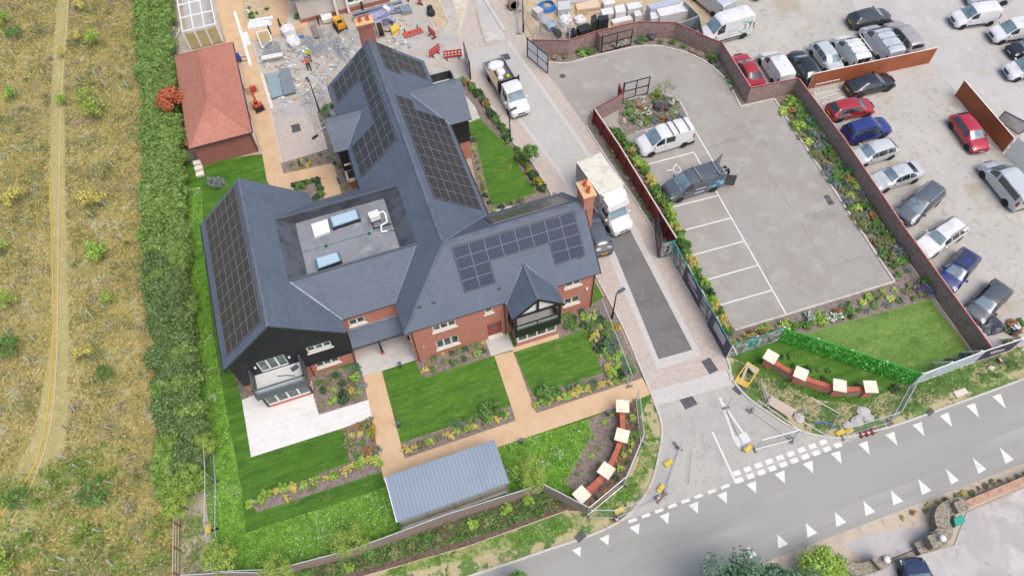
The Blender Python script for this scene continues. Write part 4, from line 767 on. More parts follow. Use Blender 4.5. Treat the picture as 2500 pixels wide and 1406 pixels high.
# fence stub by the drive gate and the recessed return
screen_run(P2(e2(1030, 1325), FH), P2(e2(1358, 1140), FH), FH, 'short stone-print screen fence in front of the planting island', M_print, True, 1, group='stone-print screen fences', struts=False)
screen_run(P2(e2(1358, 1140), FH), P2(e2(1305, 1025), FH), FH, 'narrow red-edged fence return at the gate beside the planting island', M_redfence, True, 1, struts=False)
screen_run(P2(e2(1040, 392), FH), P2(e2(1090, 470), FH), FH, 'narrow red-edged fence return at the dark gate opposite the island', M_print, True, 1, struts=False)
# gates
def frame_gate(a, b_, h, label, infill=None, frame=None, z0=.12, mids=1, r=.035, name='metal_gate', bars=(0,), cat='gate'):
    t = thing(name, label, cat, (a[0], a[1], 0)); fm = frame or M_black; a3_, b3_ = Vector((*a, 0)), Vector((*b_, 0)); up = lambda p, z: p+Vector((0, 0, z))
    k = MB()
    for p, q in ((up(a3_, z0), up(b3_, z0)), (up(a3_, h), up(b3_, h)), (up(a3_, (z0+h)/2), up(b3_, (z0+h)/2))): k.beam(p, q, r*2, r*2)
    for i in range(mids+2): p = a3_.lerp(b3_, i/(mids+1)); k.beam(up(p, z0-.1 if i in (0, mids+1) else z0), up(p, h+.03), r*2.2, r*2.2)
    k.build('frame', fm, t); k = MB(); k.beam(up(a3_, 0), up(a3_, h+.12), .12, .12); k.build('gate_post', fm, t); k = MB(); k.obox(tuple(up(b3_.lerp(a3_, .03), (z0+h)/2)), (.09, .09, .22)); k.build('lock', M_pvtray, t)
    if infill:
        for i in range(mids+1):
            for z1, z2 in ((z0, (z0+h)/2), ((z0+h)/2, h)):
                p, q = a3_.lerp(b3_, (i+.02)/(mids+1)), a3_.lerp(b3_, (i+.98)/(mids+1)); k = MB(); plate(k, p, q, z1+.04, z2-.04, .02); k.build('panel', infill, t)
    return t
frame_gate(P2(e2(190, 700)), P2(e2(435, 905)), 2.2, 'open white panelled gate with black frame on the drive', M_text)
frame_gate(P2(e1(745, 972)), P2(e1(680, 740)), 2.2, 'open white panelled gate seen edge-on behind the pickup truck', M_text)
MB_gate = frame_gate(P2(e2(1345, 1232)), P2(e2(1650, 1152)), 2.1, 'open black bar gate behind the planting island')
frame_gate(P2(e2(1088, 655)), P2(e2(1445, 562)), 2.0, 'open black bar gate against the stone-print fence')
# red fence along the drive
RT = [P2(q, 1.8) for q in (a2(1683, 893), d1(630, 20), d1(1300, 1110), d1(1420, 1300))]
t = thing('red_timber_fence', 'dark red timber fence with posts between drive and hedge', 'fence', (RT[1][0], RT[1][1], 0)); n_ = 0
for i in range(3):
    pts = seg_points(RT[i], RT[i+1], 1.55)
    for p, q in zip(pts, pts[1:]):
        d = Vector((q[0]-p[0], q[1]-p[1])); L_ = d.length; nb = max(2, int(L_/.3))
        for j in range(nb):              # wide upright boards
            u, v = (p[0]+d.x*j/nb, p[1]+d.y*j/nb), (p[0]+d.x*(j+.97)/nb, p[1]+d.y*(j+.97)/nb); k = MB(); plate(k, u, v, .06, 1.72, .022, off=.0 if j % 2 else .018); k.build('board', M_redfence, t)
        nn = Vector((-d.y, d.x)).normalized()*-.06
        for z in (.3, 1.0, 1.6): k = MB(); k.beam((p[0]+nn.x*.6, p[1]+nn.y*.6, z), (q[0]+nn.x*.6, q[1]+nn.y*.6, z), .05, .08); k.build('rail', M_redfence, t)
        k = MB(); k.beam((p[0]+nn.x*1.6, p[1]+nn.y*1.6, 0), (p[0]+nn.x*1.6, p[1]+nn.y*1.6, 1.8), .13, .13); k.build('post', M_redfence, t)
    k = MB(); k.beam((*RT[i], 1.76), (*RT[i+1], 1.76), .1, .05); k.build('capping', M_batten, t)
# printed hoarding along the drive
def hoarding(a, b_, h, label, parts, edge=M_teal, strut_side=1, name='printed_hoarding', struts=True):
    t = thing(name, label, 'hoarding', ((a[0]+b_[0])/2, (a[1]+b_[1])/2, 0)); a_, bb = Vector(a), Vector(b_); d = (bb-a_); n = Vector((-d.y, d.x)).normalized()*strut_side
    for f0, f1, m in parts: k = MB(); plate(k, a_.lerp(bb, f0), a_.lerp(bb, f1), .06, h-.06, .03); k.build('print_panel', m, t)
    for z in (.04, h-.03): k = MB(); k.beam((*a, z), (*b_, z), .06, .06); k.build('edge_trim', edge, t)
    if struts:
        for p in seg_points(a, b_, 2.3)[1:]:
            k = MB(); k.beam((p[0]+n.x*.08, p[1]+n.y*.08, h*.96), (p[0]+n.x*.95, p[1]+n.y*.95, .04), .16, .1); k.build('strut', M_whitestrut, t)
            k = MB(); k.beam((p[0]+n.x*.06, p[1]+n.y*.06, .0), (p[0]+n.x*.06, p[1]+n.y*.06, h-.1), .08, .08); k.build('post', M_batten, t)
    return t, a_, bb, n
HA, HB, HCn = P2(g1(225, 262)), P2(g1(790, 1300)), P2(g1(1318, 1125))
t, a_, bb, n = hoarding(HA, HB, 2.1, 'long purple and teal printed hoarding with white text beside drive', [(0, .1, M_photo), (.1, .24, M_photo), (.24, .54, M_purple), (.54, .69, M_photo2), (.69, 1, M_purple)])
def bars(t, a_, bb, n, rows, m, t_=.008):
    for f0, f1, z, hh in rows: k = MB(); plate(k, a_.lerp(bb, f0), a_.lerp(bb, f1), z, z+hh, t_, off=-.022 if n.dot(Vector((-(bb-a_).y, (bb-a_).x))) > 0 else .022); k.build('text_line', m, t)
bars(t, a_, bb, n, [(.3, .42, 1.62, .06), (.29, .44, 1.48, .06), (.31, .45, 1.34, .06), (.3, .41, 1.2, .06), (.33, .5, .86, .08), (.31, .36, 1.76, .05)], M_text)
bars(t, a_, bb, n, [(.76, .93, 1.7-.11*i, .05) for i in range(9)], M_text); bars(t, a_, bb, n, [(.735, .745, 1.5-.2*i, .12) for i in range(5)], M_teal)
bars(t, a_, bb, n, [(.02, .09, 1.0, .8)], M_teal); bars(t, a_, bb, n, [(.045, .065, 1.3, .12)], M_text)
t, a_, bb, n = hoarding(HB, HCn, 2.1, 'photo printed hoarding with teal square facing the road junction', [(0, .3, M_photo2), (.3, .62, M_photo), (.62, 1, M_photo2)])
bars(t, a_, bb, n, [(.36, .55, .7, .9)], M_teal); bars(t, a_, bb, n, [(.43, .49, 1.1, .15)], M_text)
HD = P2(g2(2225, 600))
t, a_, bb, n = hoarding(HCn, HD, 1.95, 'bright green leaf hoarding between lawn and curved brick wall', [(i/7, (i+1)/7-.002, M_leafprint) for i in range(7)], edge=mat('bright_green_trim', S(40, 170, 70)))
rg = random.Random(3); k = MB()         # raised artificial leaves over the boards
for i in range(4200):
    f_ = rg.random(); z = rg.uniform(.06, 1.92); p = a_.lerp(bb, f_)-n*rg.uniform(.02, .07); s_ = rg.uniform(.05, .1); ax = Vector((rg.uniform(-1, 1), rg.uniform(-1, 1), rg.uniform(-.4, .8))).normalized(); bx_ = ax.cross(Vector((n.x, n.y, .3))).normalized()
    c = Vector((p.x, p.y, z)); k.face([c-ax*s_, c+bx_*s_*.5, c+ax*s_, c-bx_*s_*.5])
o = k.build('leaf_cover', mat('artificial_leaf', S(150, 236, 104), [(S(80, 196, 68), 3, .48, .52, 2)], rough=.6, island=.5), t); o['kind'] = 'stuff'
RA = [P2(g3(380, 790), 2.0), P2(g3(1415, 405), 2.0), P2(g3(2109, 180), 2.0), P2((2700, 745), 2.0)]
hoarding(RA[0], RA[1], 2.0, 'pale blue printed hoarding in front of the far lawn', [(0, .75, M_sky_print), (.75, 1, M_sky_print)], edge=M_text)
t, a_, bb, n = hoarding(RA[1], RA[2], 2.0, 'purple printed hoarding at the right edge beside the verge', [(0, .1, M_sky_print), (.1, .6, M_purple), (.6, 1, M_purple)], edge=M_text)
bars(t, a_, bb, n, [(.3, .5, 1.2, .07), (.35, .7, .95, .07), (.4, .75, .7, .06)], M_text)
# angled sign board and dark mesh gate leaf at the drive
t, a_, bb, n = hoarding(P2(g1(125, 292)), P2(g1(248, 262)), 2.1, 'angled photo sign board with teal border at drive edge', [(0, 1, M_photo2)], struts=False, name='sign_board')
t = thing('mesh_gate', 'dark mesh gate leaf leaning open beside red fence', 'gate', P(g1(115, 285))); k = MB(); A_, B_ = P2(g1(110, 290)), P2(d1(1115, 1180))
for z in (.1, 2.0): k.beam((*A_, z), (*B_, z), .05, .05)
for p in (A_, B_): k.beam((*p, .05), (*p, 2.02), .05, .05)
k.build('frame', M_pvtray, t); k = MB(); plate(k, A_, B_, .12, 1.98, .008); k.build('debris_net', mat('green_grey_net', S(86, 94, 90), rough=.9, alpha=.6), t)
# rust coloured boards in the car yard
def rust(a, b_, h, label, side):
    t = thing('rust_brown_hoarding', label, 'hoarding', ((a[0]+b_[0])/2, (a[1]+b_[1])/2, 0)); pts = seg_points(a, b_, 2.44); d = Vector((b_[0]-a[0], b_[1]-a[1])).normalized(); n = Vector((-d.y, d.x))*side
    for p, q in zip(pts, pts[1:]): k = MB(); plate(k, p, (q[0]-d.x*.008, q[1]-d.y*.008), .05, h, .03); k.build('board', M_rust, t)
    k = MB(); k.beam((a[0]+n.x*.05, a[1]+n.y*.05, h-.04), (b_[0]+n.x*.05, b_[1]+n.y*.05, h-.04), .08, .1); k.build('batten', M_whitestrut, t)
    for p in pts: k = MB(); k.beam((p[0]+n.x*.07, p[1]+n.y*.07, h*.95), (p[0]+n.x*.8, p[1]+n.y*.8, .04), .14, .12); k.build('strut', M_whitestrut, t); k = MB(); k.beam((p[0]+n.x*.06, p[1]+n.y*.06, 0), (p[0]+n.x*.06, p[1]+n.y*.06, h), .09, .09); k.build('post', M_batten, t)
rust(P2(a3(1182, 546)), P2(a3(1920, 388)), 1.85, 'long rust-brown board hoarding behind the black saloon', 1)
rust(P2(a3(2077, 586)), P2(a3(2367, 932)), 1.85, 'rust-brown board hoarding beside the red hatchback facing downhill', 1)
t = thing('white_board_screen', 'tall white board screen beside the silver van at right edge', 'hoarding', P(d5(1770, 770))); A_, B_ = P2(d5(1765, 765)), P2(d5(2040, 1010))
for i, (p, q) in enumerate(zip(seg_points(A_, B_, 2.4), seg_points(A_, B_, 2.4)[1:])): k = MB(); plate(k, p, q, .04, 2.2, .04); k.build('board', M_whitestrut, t)
t = thing('framed_sign_panel', 'large grey framed panel leaning behind the rust-brown hoarding', 'sign', P(d5(1700, 470))); c = [P(d5(1705, 470), .2), P(d5(1890, 590), .2), P(d5(2010, 520), 1.5), P(d5(1770, 395), 1.5)]
k = MB(); k.face(c); k.face([tuple(Vector(p)-Vector((0, 0, .05))) for p in c[::-1]]); k.build('panel', mat('pale_grey_panel', S(212, 208, 206), rough=.5), t); k = MB()
for i in range(4): k.beam(c[i], c[(i+1) % 4], .08, .08)
k.build('frame', M_fascia, t)
# steel mesh (site) fence panels
def heras_mesh():
    fr = MB(); L_, h = 3.45, 2.0
    for p, q in (((0, 0, .0), (0, 0, h)), ((L_, 0, 0), (L_, 0, h)), ((0, 0, .12), (L_, 0, .12)), ((0, 0, h-.02), (L_, 0, h-.02))): fr.tube([p, q], .028, 5)
    w = MB()
    for i in range(1, 34): x = L_*i/34; w.tube([(x, 0, .12), (x, 0, h-.02)], .0022, 3, cap=False)
    for z in (.5, .9, 1.3, 1.7): w.tube([(0, 0, z), (L_, 0, z)], .003, 3, cap=False)
    f = MB(); f.obox((0, 0, .05), (.16, .5, .1)); f.obox((0, 0, .11), (.09, .14, .03))
    out = []
    for nm, b, m in (('frame', fr, M_steel), ('wire_mesh', w, M_wire), ('foot', f, mat('recycled_rubber_block', S(128, 128, 126), rough=.9))):
        o = b.build(nm, m, None, org=(0, 0, 0)); out.append(o.data); bpy.data.objects.remove(o)
    return out
HM = heras_mesh()
def heras(a, b_, label, tilt=0.0, foot=True, z=0.0, group='steel mesh site fence panels'):
    d = math.dist(a, b_); rz = math.atan2(b_[1]-a[1], b_[0]-a[0]); t = thing('mesh_fence_panel', label, 'fence panel', (a[0], a[1], z), rz, group=group, world=False)
    t.rotation_euler = (tilt, 0, rz); t.scale = (d/3.45, 1, 1)
    inst(HM[0], 'frame', (0, 0, 0), parent=t); inst(HM[1], 'wire_mesh', (0, 0, 0), parent=t)
    if foot and not tilt: inst(HM[2], 'foot', (0, 0, 0), parent=t); inst(HM[2], 'foot', (3.45, 0, 0), parent=t)
    return t
ORDN = ['first', 'second', 'third', 'fourth', 'fifth', 'sixth', 'seventh', 'eighth']
def heras_line(px, z, label, step=3.4):
    pts = [P2(q, z) for q in px]; n_ = 0
    for a, b_ in zip(pts, pts[1:]):
        s = seg_points(a, b_, step)
        for p, q in zip(s, s[1:]): heras(p, q, ORDN[n_]+' '+label); n_ += 1
heras_line([b2(1640, 165), b2(1888, 790)], 2.0, 'steel mesh panel from the top beside drive lamp and orange flowers')
heras_line([g4(565, 175), g4(608, 560), g4(455, 925), g4(135, 1190)], 2.0, 'steel mesh panel from the top around the curved pier wall bed')
heras_line([g4(150, 1210), g4(395, 1213), g4(750, 1052)], 2.0, 'steel mesh panel on the verge corner by yellow block and cone')
heras(P2(g4(795, 1030), 1.0), P2(g4(925, 645), 1.0), 'steel mesh panel standing in the junction left of tyre marks')
heras(P2(g2(190, 1385), 0), P2(g2(-40, 880), 0), 'steel mesh gate panel over the painted give-way triangle'); heras(P2(g2(765, 1275), 0), P2(g2(270, 915), 0), 'steel mesh panel angled across the junction kerb'); heras(P2(g2(760, 1270), 0), P2(g2(310, 1390), 0), 'steel mesh panel across the side road mouth with red tag')
heras_line([g2(1505, 1110), g2(2085, 932)], 2.0, 'steel mesh panel behind the three red cones'); heras_line([g2(2110, 920), g2(2350, 480)], 2.0, 'steel mesh panel joining the green leaf hoarding to the kerb')
heras(P2(g2(1190, 1235), .1), P2(g2(840, 1030), .1), 'flat steel mesh panel lying on the grass by blue pipe', tilt=1.35, z=.08); heras(P2(g2(490, 880)), P2(g2(400, 640)), 'short steel mesh panel leaning by the plywood board on grass', tilt=-.3)
heras_line([b3(342, 125), b3(357, 372), b3(350, 800), b3(415, 1232)], 2.0, 'steel mesh panel from the top along the left garden edge by hedge')
heras_line([b3(425, 1232), b3(880, 1215)], 1.9, 'steel mesh panel at the bottom left garden corner')
heras_line([e2(80, -60), e2(300, 315)], 2.0, 'steel mesh panel around the materials yard'); heras_line([e1(1290, -60), e1(1330, 300)], 1.2, 'steel mesh panel beside the tall dark post at the drive top')
for k_ in range(5): heras((P2(e2(335, 470))[0]+k_*.12, P2(e2(335, 470))[1]+k_*.22), (P2(e2(690, 600))[0]+k_*.12, P2(e2(690, 600))[1]+k_*.22), 'one of the stacked steel mesh panels behind the white gate', foot=False)
t = thing('corrugated_screen', 'grey corrugated metal screen beside the white van with green logo', 'fence', P(e2(2150, 380)))
for i, (a, b_) in enumerate((((2100, 10), (2285, 190)), ((2285, 195), (2050, 285)), ((2290, 200), (2335, 400)))):
    A_, B_ = P2(e2(*a), 2.0), P2(e2(*b_), 2.0); k = MB(); d = Vector((B_[0]-A_[0], B_[1]-A_[1])); nn = Vector((-d.y, d.x)).normalized(); N_ = int(d.length/.12); pr_ = None
    for j in range(N_+1):
        p = Vector(A_)+d*j/N_+nn*(.03 if j % 2 else -.03)
        if pr_ is not None: k.face([(pr_.x, pr_.y, .05), (p.x, p.y, .05), (p.x, p.y, 2.0), (pr_.x, pr_.y, 2.0)])
        pr_ = p
    k.build('sheet', mat('grey_corrugated_sheet', S(176, 182, 184), rough=.45, metal=.4), t)
    k = MB(); k.beam((*A_, 2.0), (*B_, 2.0), .05, .05); k.build('rail', M_steel, t)
# printed fence at the road side
LF = [P2(q, 1.75) for q in ((440, 1404), (560, 1396), (640, 1398), b4(-130, 1205), b4(200, 1085), b4(575, 945), b4(950, 825), b4(1310, 712), b4(1660, 890))]
ll = ['faded stone-print fence piece at the bottom left corner', 'faded stone-print fence piece below the first young tree', 'faded stone-print fence piece below the second young tree', 'faded stone-print fence left of the cycle shelter', 'faded stone-print fence behind the shelter left end', 'faded stone-print fence behind the shelter middle', 'faded stone-print fence behind the shelter right end', 'faded stone-print fence angled toward the verge corner']
for k_ in range(len(LF)-1):
    screen_run(LF[k_], LF[k_+1], 1.75, ll[k_], M_print2, True, 1, capm=M_steel, step=3.45, group='faded stone-print road fences', struts=False)
# timber post and rail fence bottom left
A_, B_ = P2(b3(150, 640)), P2(b3(140, 1500)); t = thing('post_and_rail_fence', 'pale three-rail timber fence at the foot of the hedge', 'fence', (A_[0], A_[1], 0))
for z in (.35, .75, 1.15): k = MB(); k.beam((*A_, z), (*B_, z), .06, .12); k.build('rail', mat('weathered_rail', S(206, 186, 156), rough=.8), t)
for p in seg_points(A_, B_, 1.8): k = MB(); k.beam((*p, 0), (*p, 1.25), .12, .12); k.build('post', mat('brown_post', S(164, 130, 98), rough=.8), t)
# curved brick walls with piers and pale caps
M_cap = mat('pale_stone_cap', S(238, 228, 206, .8), [(A4(S(226, 212, 188), .7), 1.5, .5, .66)], rough=.7); M_flint = mat('knapped_flint', S(172, 150, 134), [(S(120, 104, 94), 9, .5, .56), (S(214, 200, 182), 12, .56, .62)], rough=.7, bump=(14, .8, .04))
def curved_wall(px, label, zc=1.35, flint=(), rots=None):
    c = [P2(q, zc) for q in px]; t = thing('curved_brick_wall', label, 'wall', (c[1][0], c[1][1], 0)); N_ = 10; pts = smooth_line(c, N_)
    for i in range(len(c)-1):
        seg = pts[i*N_:(i+1)*N_+1]; l, r = offset_line(seg, .15), offset_line(seg, -.15); k = MB()
        for j in range(len(seg)-1):
            q = [l[j], l[j+1], r[j+1], r[j]]; k.prism(q, 0, .82)
        k.build('wall_section', M_brick, t)
        if i in flint:
            k = MB(); l2, r2 = offset_line(seg, .165), offset_line(seg, -.165)
            for side in (l2, r2):
                for j in range(2, len(seg)-3): k.face([(side[j][0], side[j][1], .25), (side[j+1][0], side[j+1][1], .25), (side[j+1][0], side[j+1][1], .72), (side[j][0], side[j][1], .72)])
            k.build('flint_panel', M_flint, t)
        l, r = offset_line(seg, .18), offset_line(seg, -.18); tot = sum(math.dist(seg[j], seg[j+1]) for j in range(N_)); nb = int(tot/.11)
        def at(line, f_): x = f_*N_; j = min(int(x), N_-1); return tuple(line[j][e]+(line[j+1][e]-line[j][e])*(x-j) for e in (0, 1))
        kk = MB()
        for j in range(nb): kk.prism([at(l, j/nb), at(l, (j+.9)/nb), at(r, (j+.9)/nb), at(r, j/nb)], .82, .93)
        o = kk.build('coping_bricks', mat('orange_coping_brick', S(204, 112, 88), rough=.8, island=.14), t); o['kind'] = 'stuff'
    for i, p in enumerate(c):
        a = pts[max(i*N_-1, 0)]; b_ = pts[min(i*N_+1, len(pts)-1)]; rz = math.atan2(b_[1]-a[1], b_[0]-a[0]) if rots is None else rots[i]
        k = MB(); k.obox((p[0], p[1], .62), (.6, .6, 1.24), rz); pier = k.build('pier', M_brick, t)
        k = MB(); k.obox((p[0], p[1], 1.3), (.92, .92, .1), rz); k.build('cap', M_cap, pier)
curved_wall([b4(1912, 125), b4(1908, 345), b4(1788, 608), b4(1603, 790)], 'curved brick wall with four capped piers in garden corner')
curved_wall([b5(888, 162), b5(1058, 257), b5(1278, 325), b5(1453, 332)], 'curved brick wall with flint panels below the green hoarding', flint=(0, 2))
# street lamps
def lamp(px, label, ang, h=3.7):
    x, y, _ = P(px); t = thing('street_lamp', label, 'street lamp', (x, y, 0), group='slim dark lamp posts'); MB().lathe([(.09, 0), (.09, .9), (.06, 1.0), (.045, h)], (x, y, 0), 10).build('pole', M_pvtray, t)
    d = (math.cos(ang), math.sin(ang)); MB().beam((x, y, h), (x+d[0]*.2, y+d[1]*.2, h+.02), .06, .06).build('arm', M_pvtray, t)
    hd = MB().obox((x+d[0]*.45, y+d[1]*.45, h+.03), (.62, .26, .09), ang).build('lamp_head', M_fascia, t); MB().obox((x+d[0]*.47, y+d[1]*.47, h-.02), (.4, .2, .02), ang).build('lens', M_white, hd)
lamp((781, 275), 'slim dark street lamp standing in the courtyard', rad(105)); lamp((1246, 345), 'slim dark street lamp in front of the pickup truck', rad(15)); lamp((1494, 777), 'slim dark street lamp beside the drive by the house corner', rad(15))
lamp((1277.5, 79), 'tall dark lamp post at the top of the drive beside the mesh fence', rad(100), 5.0)
def bollard(px, label):
    x, y, _ = P(px); t = thing('bollard_light', label, 'bollard', (x, y, 0), group='short grey path lights'); k = MB(); k.box(x-.08, x+.08, y-.08, y+.08, 0, .75); k.build('post', M_fascia, t)
    k = MB(); k.box(x-.13, x+.13, y-.13, y+.13, .75, .83); k.build('head', mat('blue_grey_metal', S(112, 124, 134), rough=.4, metal=.3), t)
for px, l in ((b1(1755, 520), 'short grey path light beside the entrance terrace'), (b1(1738, 1025), 'short grey path light left of the front lawn'), (b4(1152, 408), 'short grey path light right of the cycle shelter'), (b4(1796, 195), 'short grey path light beside the mulch bed at the curved wall'), (a4(870, 20), 'short grey path light in the courtyard bed'), (a4(1160, 150), 'short grey path light by the long wing wall')): bollard(px, l)
def post(px, h, label): x, y, _ = P(px); tag(MB().lathe([(.09, 0), (.09, h), (.05, h+.03)], (x, y, 0), 8).build('timber_bollard', M_pvtray), label, 'bollard', 'dark yard bollards')
for px, l in ((e3(625, 335), 'dark bollard beside the white bags in the yard'), (e3(505, 420), 'dark bollard behind the white framed panel'), (e3(1095, 295), 'dark bollard behind the ladder tower'), (e3(1630, 125), 'dark bollard in front of the blue pipes'), (e3(2185, 25), 'dark bollard at the top by the pipes end')): post(px, 1.0, l)
# cones and weights
def cone(px, label):
    x, y, _ = P(px); t = thing('traffic_cone', label, 'traffic cone', (x, y, 0), group='red and white traffic cones'); k = MB(); k.obox((x, y, .03), (.4, .4, .06), .3); k.build('base', M_pvtray, t)
    k = MB(); k.lathe([(.17, .06), (.12, .28)], (x, y, 0), 12); k.lathe([(.065, .5), (.03, .72)], (x, y, 0), 12); k.build('cone', mat('cone_red', S(214, 60, 60), rough=.5), t); MB().lathe([(.12, .28), (.066, .5)], (x, y, 0), 12).build('band', M_text, t)
for px, l in ((g4(722, 1112), 'traffic cone at the fence end in the junction'), (g4(368, 1295), 'traffic cone on the kerb below the yellow block'), (g2(1612, 1205), 'leftmost of the three traffic cones at the kerb'), (g2(1680, 1190), 'middle of the three traffic cones at the kerb'), (g2(1748, 1168), 'rightmost of the three traffic cones at the kerb')): cone(px, l)
def ywt(px, rz, label, z=0):
    x, y, _ = P(px); k = MB(); k.obox((x, y, z+.09), (.62, .32, .18), rz); k.obox((x, y, z+.2), (.42, .18, .05), rz)
    tag(k.build('fence_weight', M_yellow), label, 'fence weight', 'yellow fence weights')
for px, rz, l in ((g4(812, 812), .2, 'yellow fence block lying alone on the junction tarmac'), (g4(748, 1030), .6, 'yellow fence block behind the lone red cone'), (g4(388, 1220), .1, 'yellow fence block on the verge grass'), (g2(225, 1375), .2, 'yellow fence block at the foot of the junction gate panel'), (g2(1350, 1185), .1, 'larger yellow fence block left of the three cones'), (g2(1455, 1165), .2, 'yellow fence block nearest the three cones'), (b3(395, 860), 1.4, 'yellow fence block at the left garden edge')): ywt(px, rz, l)
for px, l, rz in ((g4(878, 655), 'black rubber fence foot at the open mesh panel', 1.8), (g4(775, 1075), 'black rubber fence foot beside the junction cone', .9), (g2(250, 915), 'grey rubber fence foot by the kerb left of the plywood board', 2.4), (g2(740, 1250), 'black rubber fence foot at the kerb curve', 2.0)):
    x, y, _ = P(px); k = MB(); k.obox((x, y, .05), (.5, .18, .1), rz); k.obox((x, y, .115), (.12, .14, .03), rz); tag(k.build('rubber_block', MATS['recycled_rubber_block']), l, 'fence foot', 'rubber fence feet')
# yellow framed trestle, plywood board, fallen sign, slab cover
t = thing('yellow_barrier_frame', 'yellow framed trench cover standing on the verge by brick pier', 'barrier', P(g2(215, 480))); c = [P(g2(*q), z) for q, z in (((70, 550), .1), ((212, 628), .1), ((365, 410), .75), ((228, 320), .75))]; k = MB()
for i in range(4): k.beam(c[i], c[(i+1) % 4], .07, .07)
for i in (2, 3): k.beam(c[i], (c[i][0], c[i][1], 0), .06, .06)
k.build('frame', M_yellow, t); k = MB(); k.face([tuple(Vector(c[3]).lerp(Vector(c[0]), .75)), tuple(Vector(c[2]).lerp(Vector(c[1]), .75)), c[1], c[0]]); k.build('sign_plate', mat('yellow_sign', S(230, 180, 70)), t)
k = MB(); k.beam(Vector(c[3]).lerp(Vector(c[2]), .1), Vector(c[0]).lerp(Vector(c[1]), .45), .16, .03); k.build('plank', M_ply, t); k = MB(); k.face([c[3], c[2], tuple(Vector(c[2]).lerp(Vector(c[1]), .3)), tuple(Vector(c[3]).lerp(Vector(c[0]), .12))]); k.build('board', mat('pinkish_board', S(206, 184, 178)), t)
c = [P2(g2(*q), .45) for q in ((515, 728), (815, 895), (740, 1000), (465, 820))]; t = thing('plywood_trench_cover', 'pale plywood board propped over a hole on the verge', 'board', (c[0][0], c[0][1], 0)); MB().prism(c, .42, .46).build('board', M_ply, t); k = MB()
for p in c: k.beam((*p, .02), (*p, .42), .08, .08)
k.build('trestle_legs', M_batten, t)
tag(MB().prism([P2(g3(*q), .1) for q in ((895, 1095), (1100, 1025), (1160, 1115), (965, 1195))], 0, .1).build('concrete_chamber_lid', mat('pale_concrete', S(226, 214, 200))), 'square pale concrete lid on the right hand verge', 'concrete lid')
t = thing('fallen_sign_frame', 'grey sign frame lying on the verge below purple hoarding', 'sign', P(g3(1650, 570))); k = MB(); c = [P(g3(*q), .25) for q in ((1470, 590), (1690, 500), (1790, 590), (1560, 660))]
for i in range(4): k.beam(c[i], c[(i+1) % 4], .05, .05)
k.beam(c[0], (c[0][0], c[0][1], 0), .05, .05); k.beam(c[3], (c[3][0], c[3][1], 0), .05, .05); k.build('frame', M_fascia, t); k = MB(); k.prism([P2(g3(*q), .3) for q in ((1660, 510), (1730, 485), (1820, 540), (1730, 610))], .26, .3); k.build('sign_plate', M_fascia, t); k = MB(); k.prism([P2(g3(*q), .31) for q in ((1675, 520), (1700, 512), (1745, 570), (1718, 582))], .301, .31); k.build('sticker', M_yellow, t)
tag(MB().obox((*P2(g3(1525, 705)), .12), (.4, .34, .22), .4).obox((*P2(g3(1525, 700)), .25), (.25, .2, .05), .6).build('sandbag', mat('pale_sandbag', S(226, 214, 186))), 'pale sandbag on the verge by the fallen sign frame', 'sandbag')
# stone walls opposite the road
M_rub = mat('weathered_rubble_stone', S(164, 154, 136), [(S(130, 122, 106), 5, .48, .58), (S(188, 176, 158), 7, .54, .62), (A4(S(104, 98, 84), .7), 14, .58, .66)], rough=.9, bump=(10, .9, .06))
def low_wall(px, w, h, label, m, z=None, caps=()):
    pts = [P2(q, h) for q in px]; t = thing('stone_wall', label, 'wall', (pts[0][0], pts[0][1], 0)); s = smooth_line(pts, 4) if len(pts) > 2 else pts; l, r = offset_line(s, w/2), offset_line(s, -w/2)
    k = MB()
    for j in range(len(s)-1): k.prism([l[j], l[j+1], r[j+1], r[j]], -.05, h-.1)
    k.build('wall', m, t); l, r = offset_line(s, w/2+.06), offset_line(s, -w/2-.06); k = MB()
    for j in range(len(s)-1): k.prism([l[j], l[j+1], r[j+1], r[j]], h-.1, h)
    k.build('coping', m, t); return t
low_wall([e4(1400, 700), e4(1230, 760), e4(1185, 860), e4(1220, 970), e4(1130, 1050)], .8, .9, 'curved lichen-grey stone wall beside the green bin', M_rub)
low_wall([e4(190, 1240), e4(330, 1330), e4(450, 1330), e4(560, 1290)], .6, .9, 'curved lichen-grey stone wall below the clipped bush', M_rub)
low_wall([e4(1420, 710), e4(1975, 480), (2700, 1090)], .3, .8, 'long low orange-brown brick wall along the forecourt', mat('mossy_brick', S(196, 158, 132), [(S(170, 130, 106), 3, .48, .6), (S(214, 184, 160), 6, .55, .65)], rough=.9))
for q, l, lampq in (([(1305, 700), (1400, 665), (1440, 745), (1350, 790)], 'square stone gate pier above the green bin', None), ([(1050, 1020), (1190, 985), (1230, 1100), (1110, 1130)], 'square stone gate pier with round white lamp', (1190, 1040)), ([(520, 1240), (640, 1200), (690, 1290), (600, 1340)], 'square stone gate pier with round white lamp near the clipped bush', (652, 1245))):
    c = [P2(e4(*p), 1.35) for p in q]; t = thing('stone_pier', l, 'pier', (c[0][0], c[0][1], 0)); MB().prism(c, -.05, 1.2).build('shaft', M_rub, t); cc = np.mean(c, axis=0); MB().prism([tuple(cc+(np.array(p)-cc)*1.12) for p in c], 1.2, 1.35).build('cap', M_rub, t)
    if lampq: x, y, _ = P(e4(*lampq), 1.6); MB().lathe([(.05, 1.35), (.05, 1.5), (.2, 1.58), (.22, 1.66), (.15, 1.78), (.02, 1.82)], (x, y, 0), 14).build('globe_lamp', M_white, t, smooth=True)
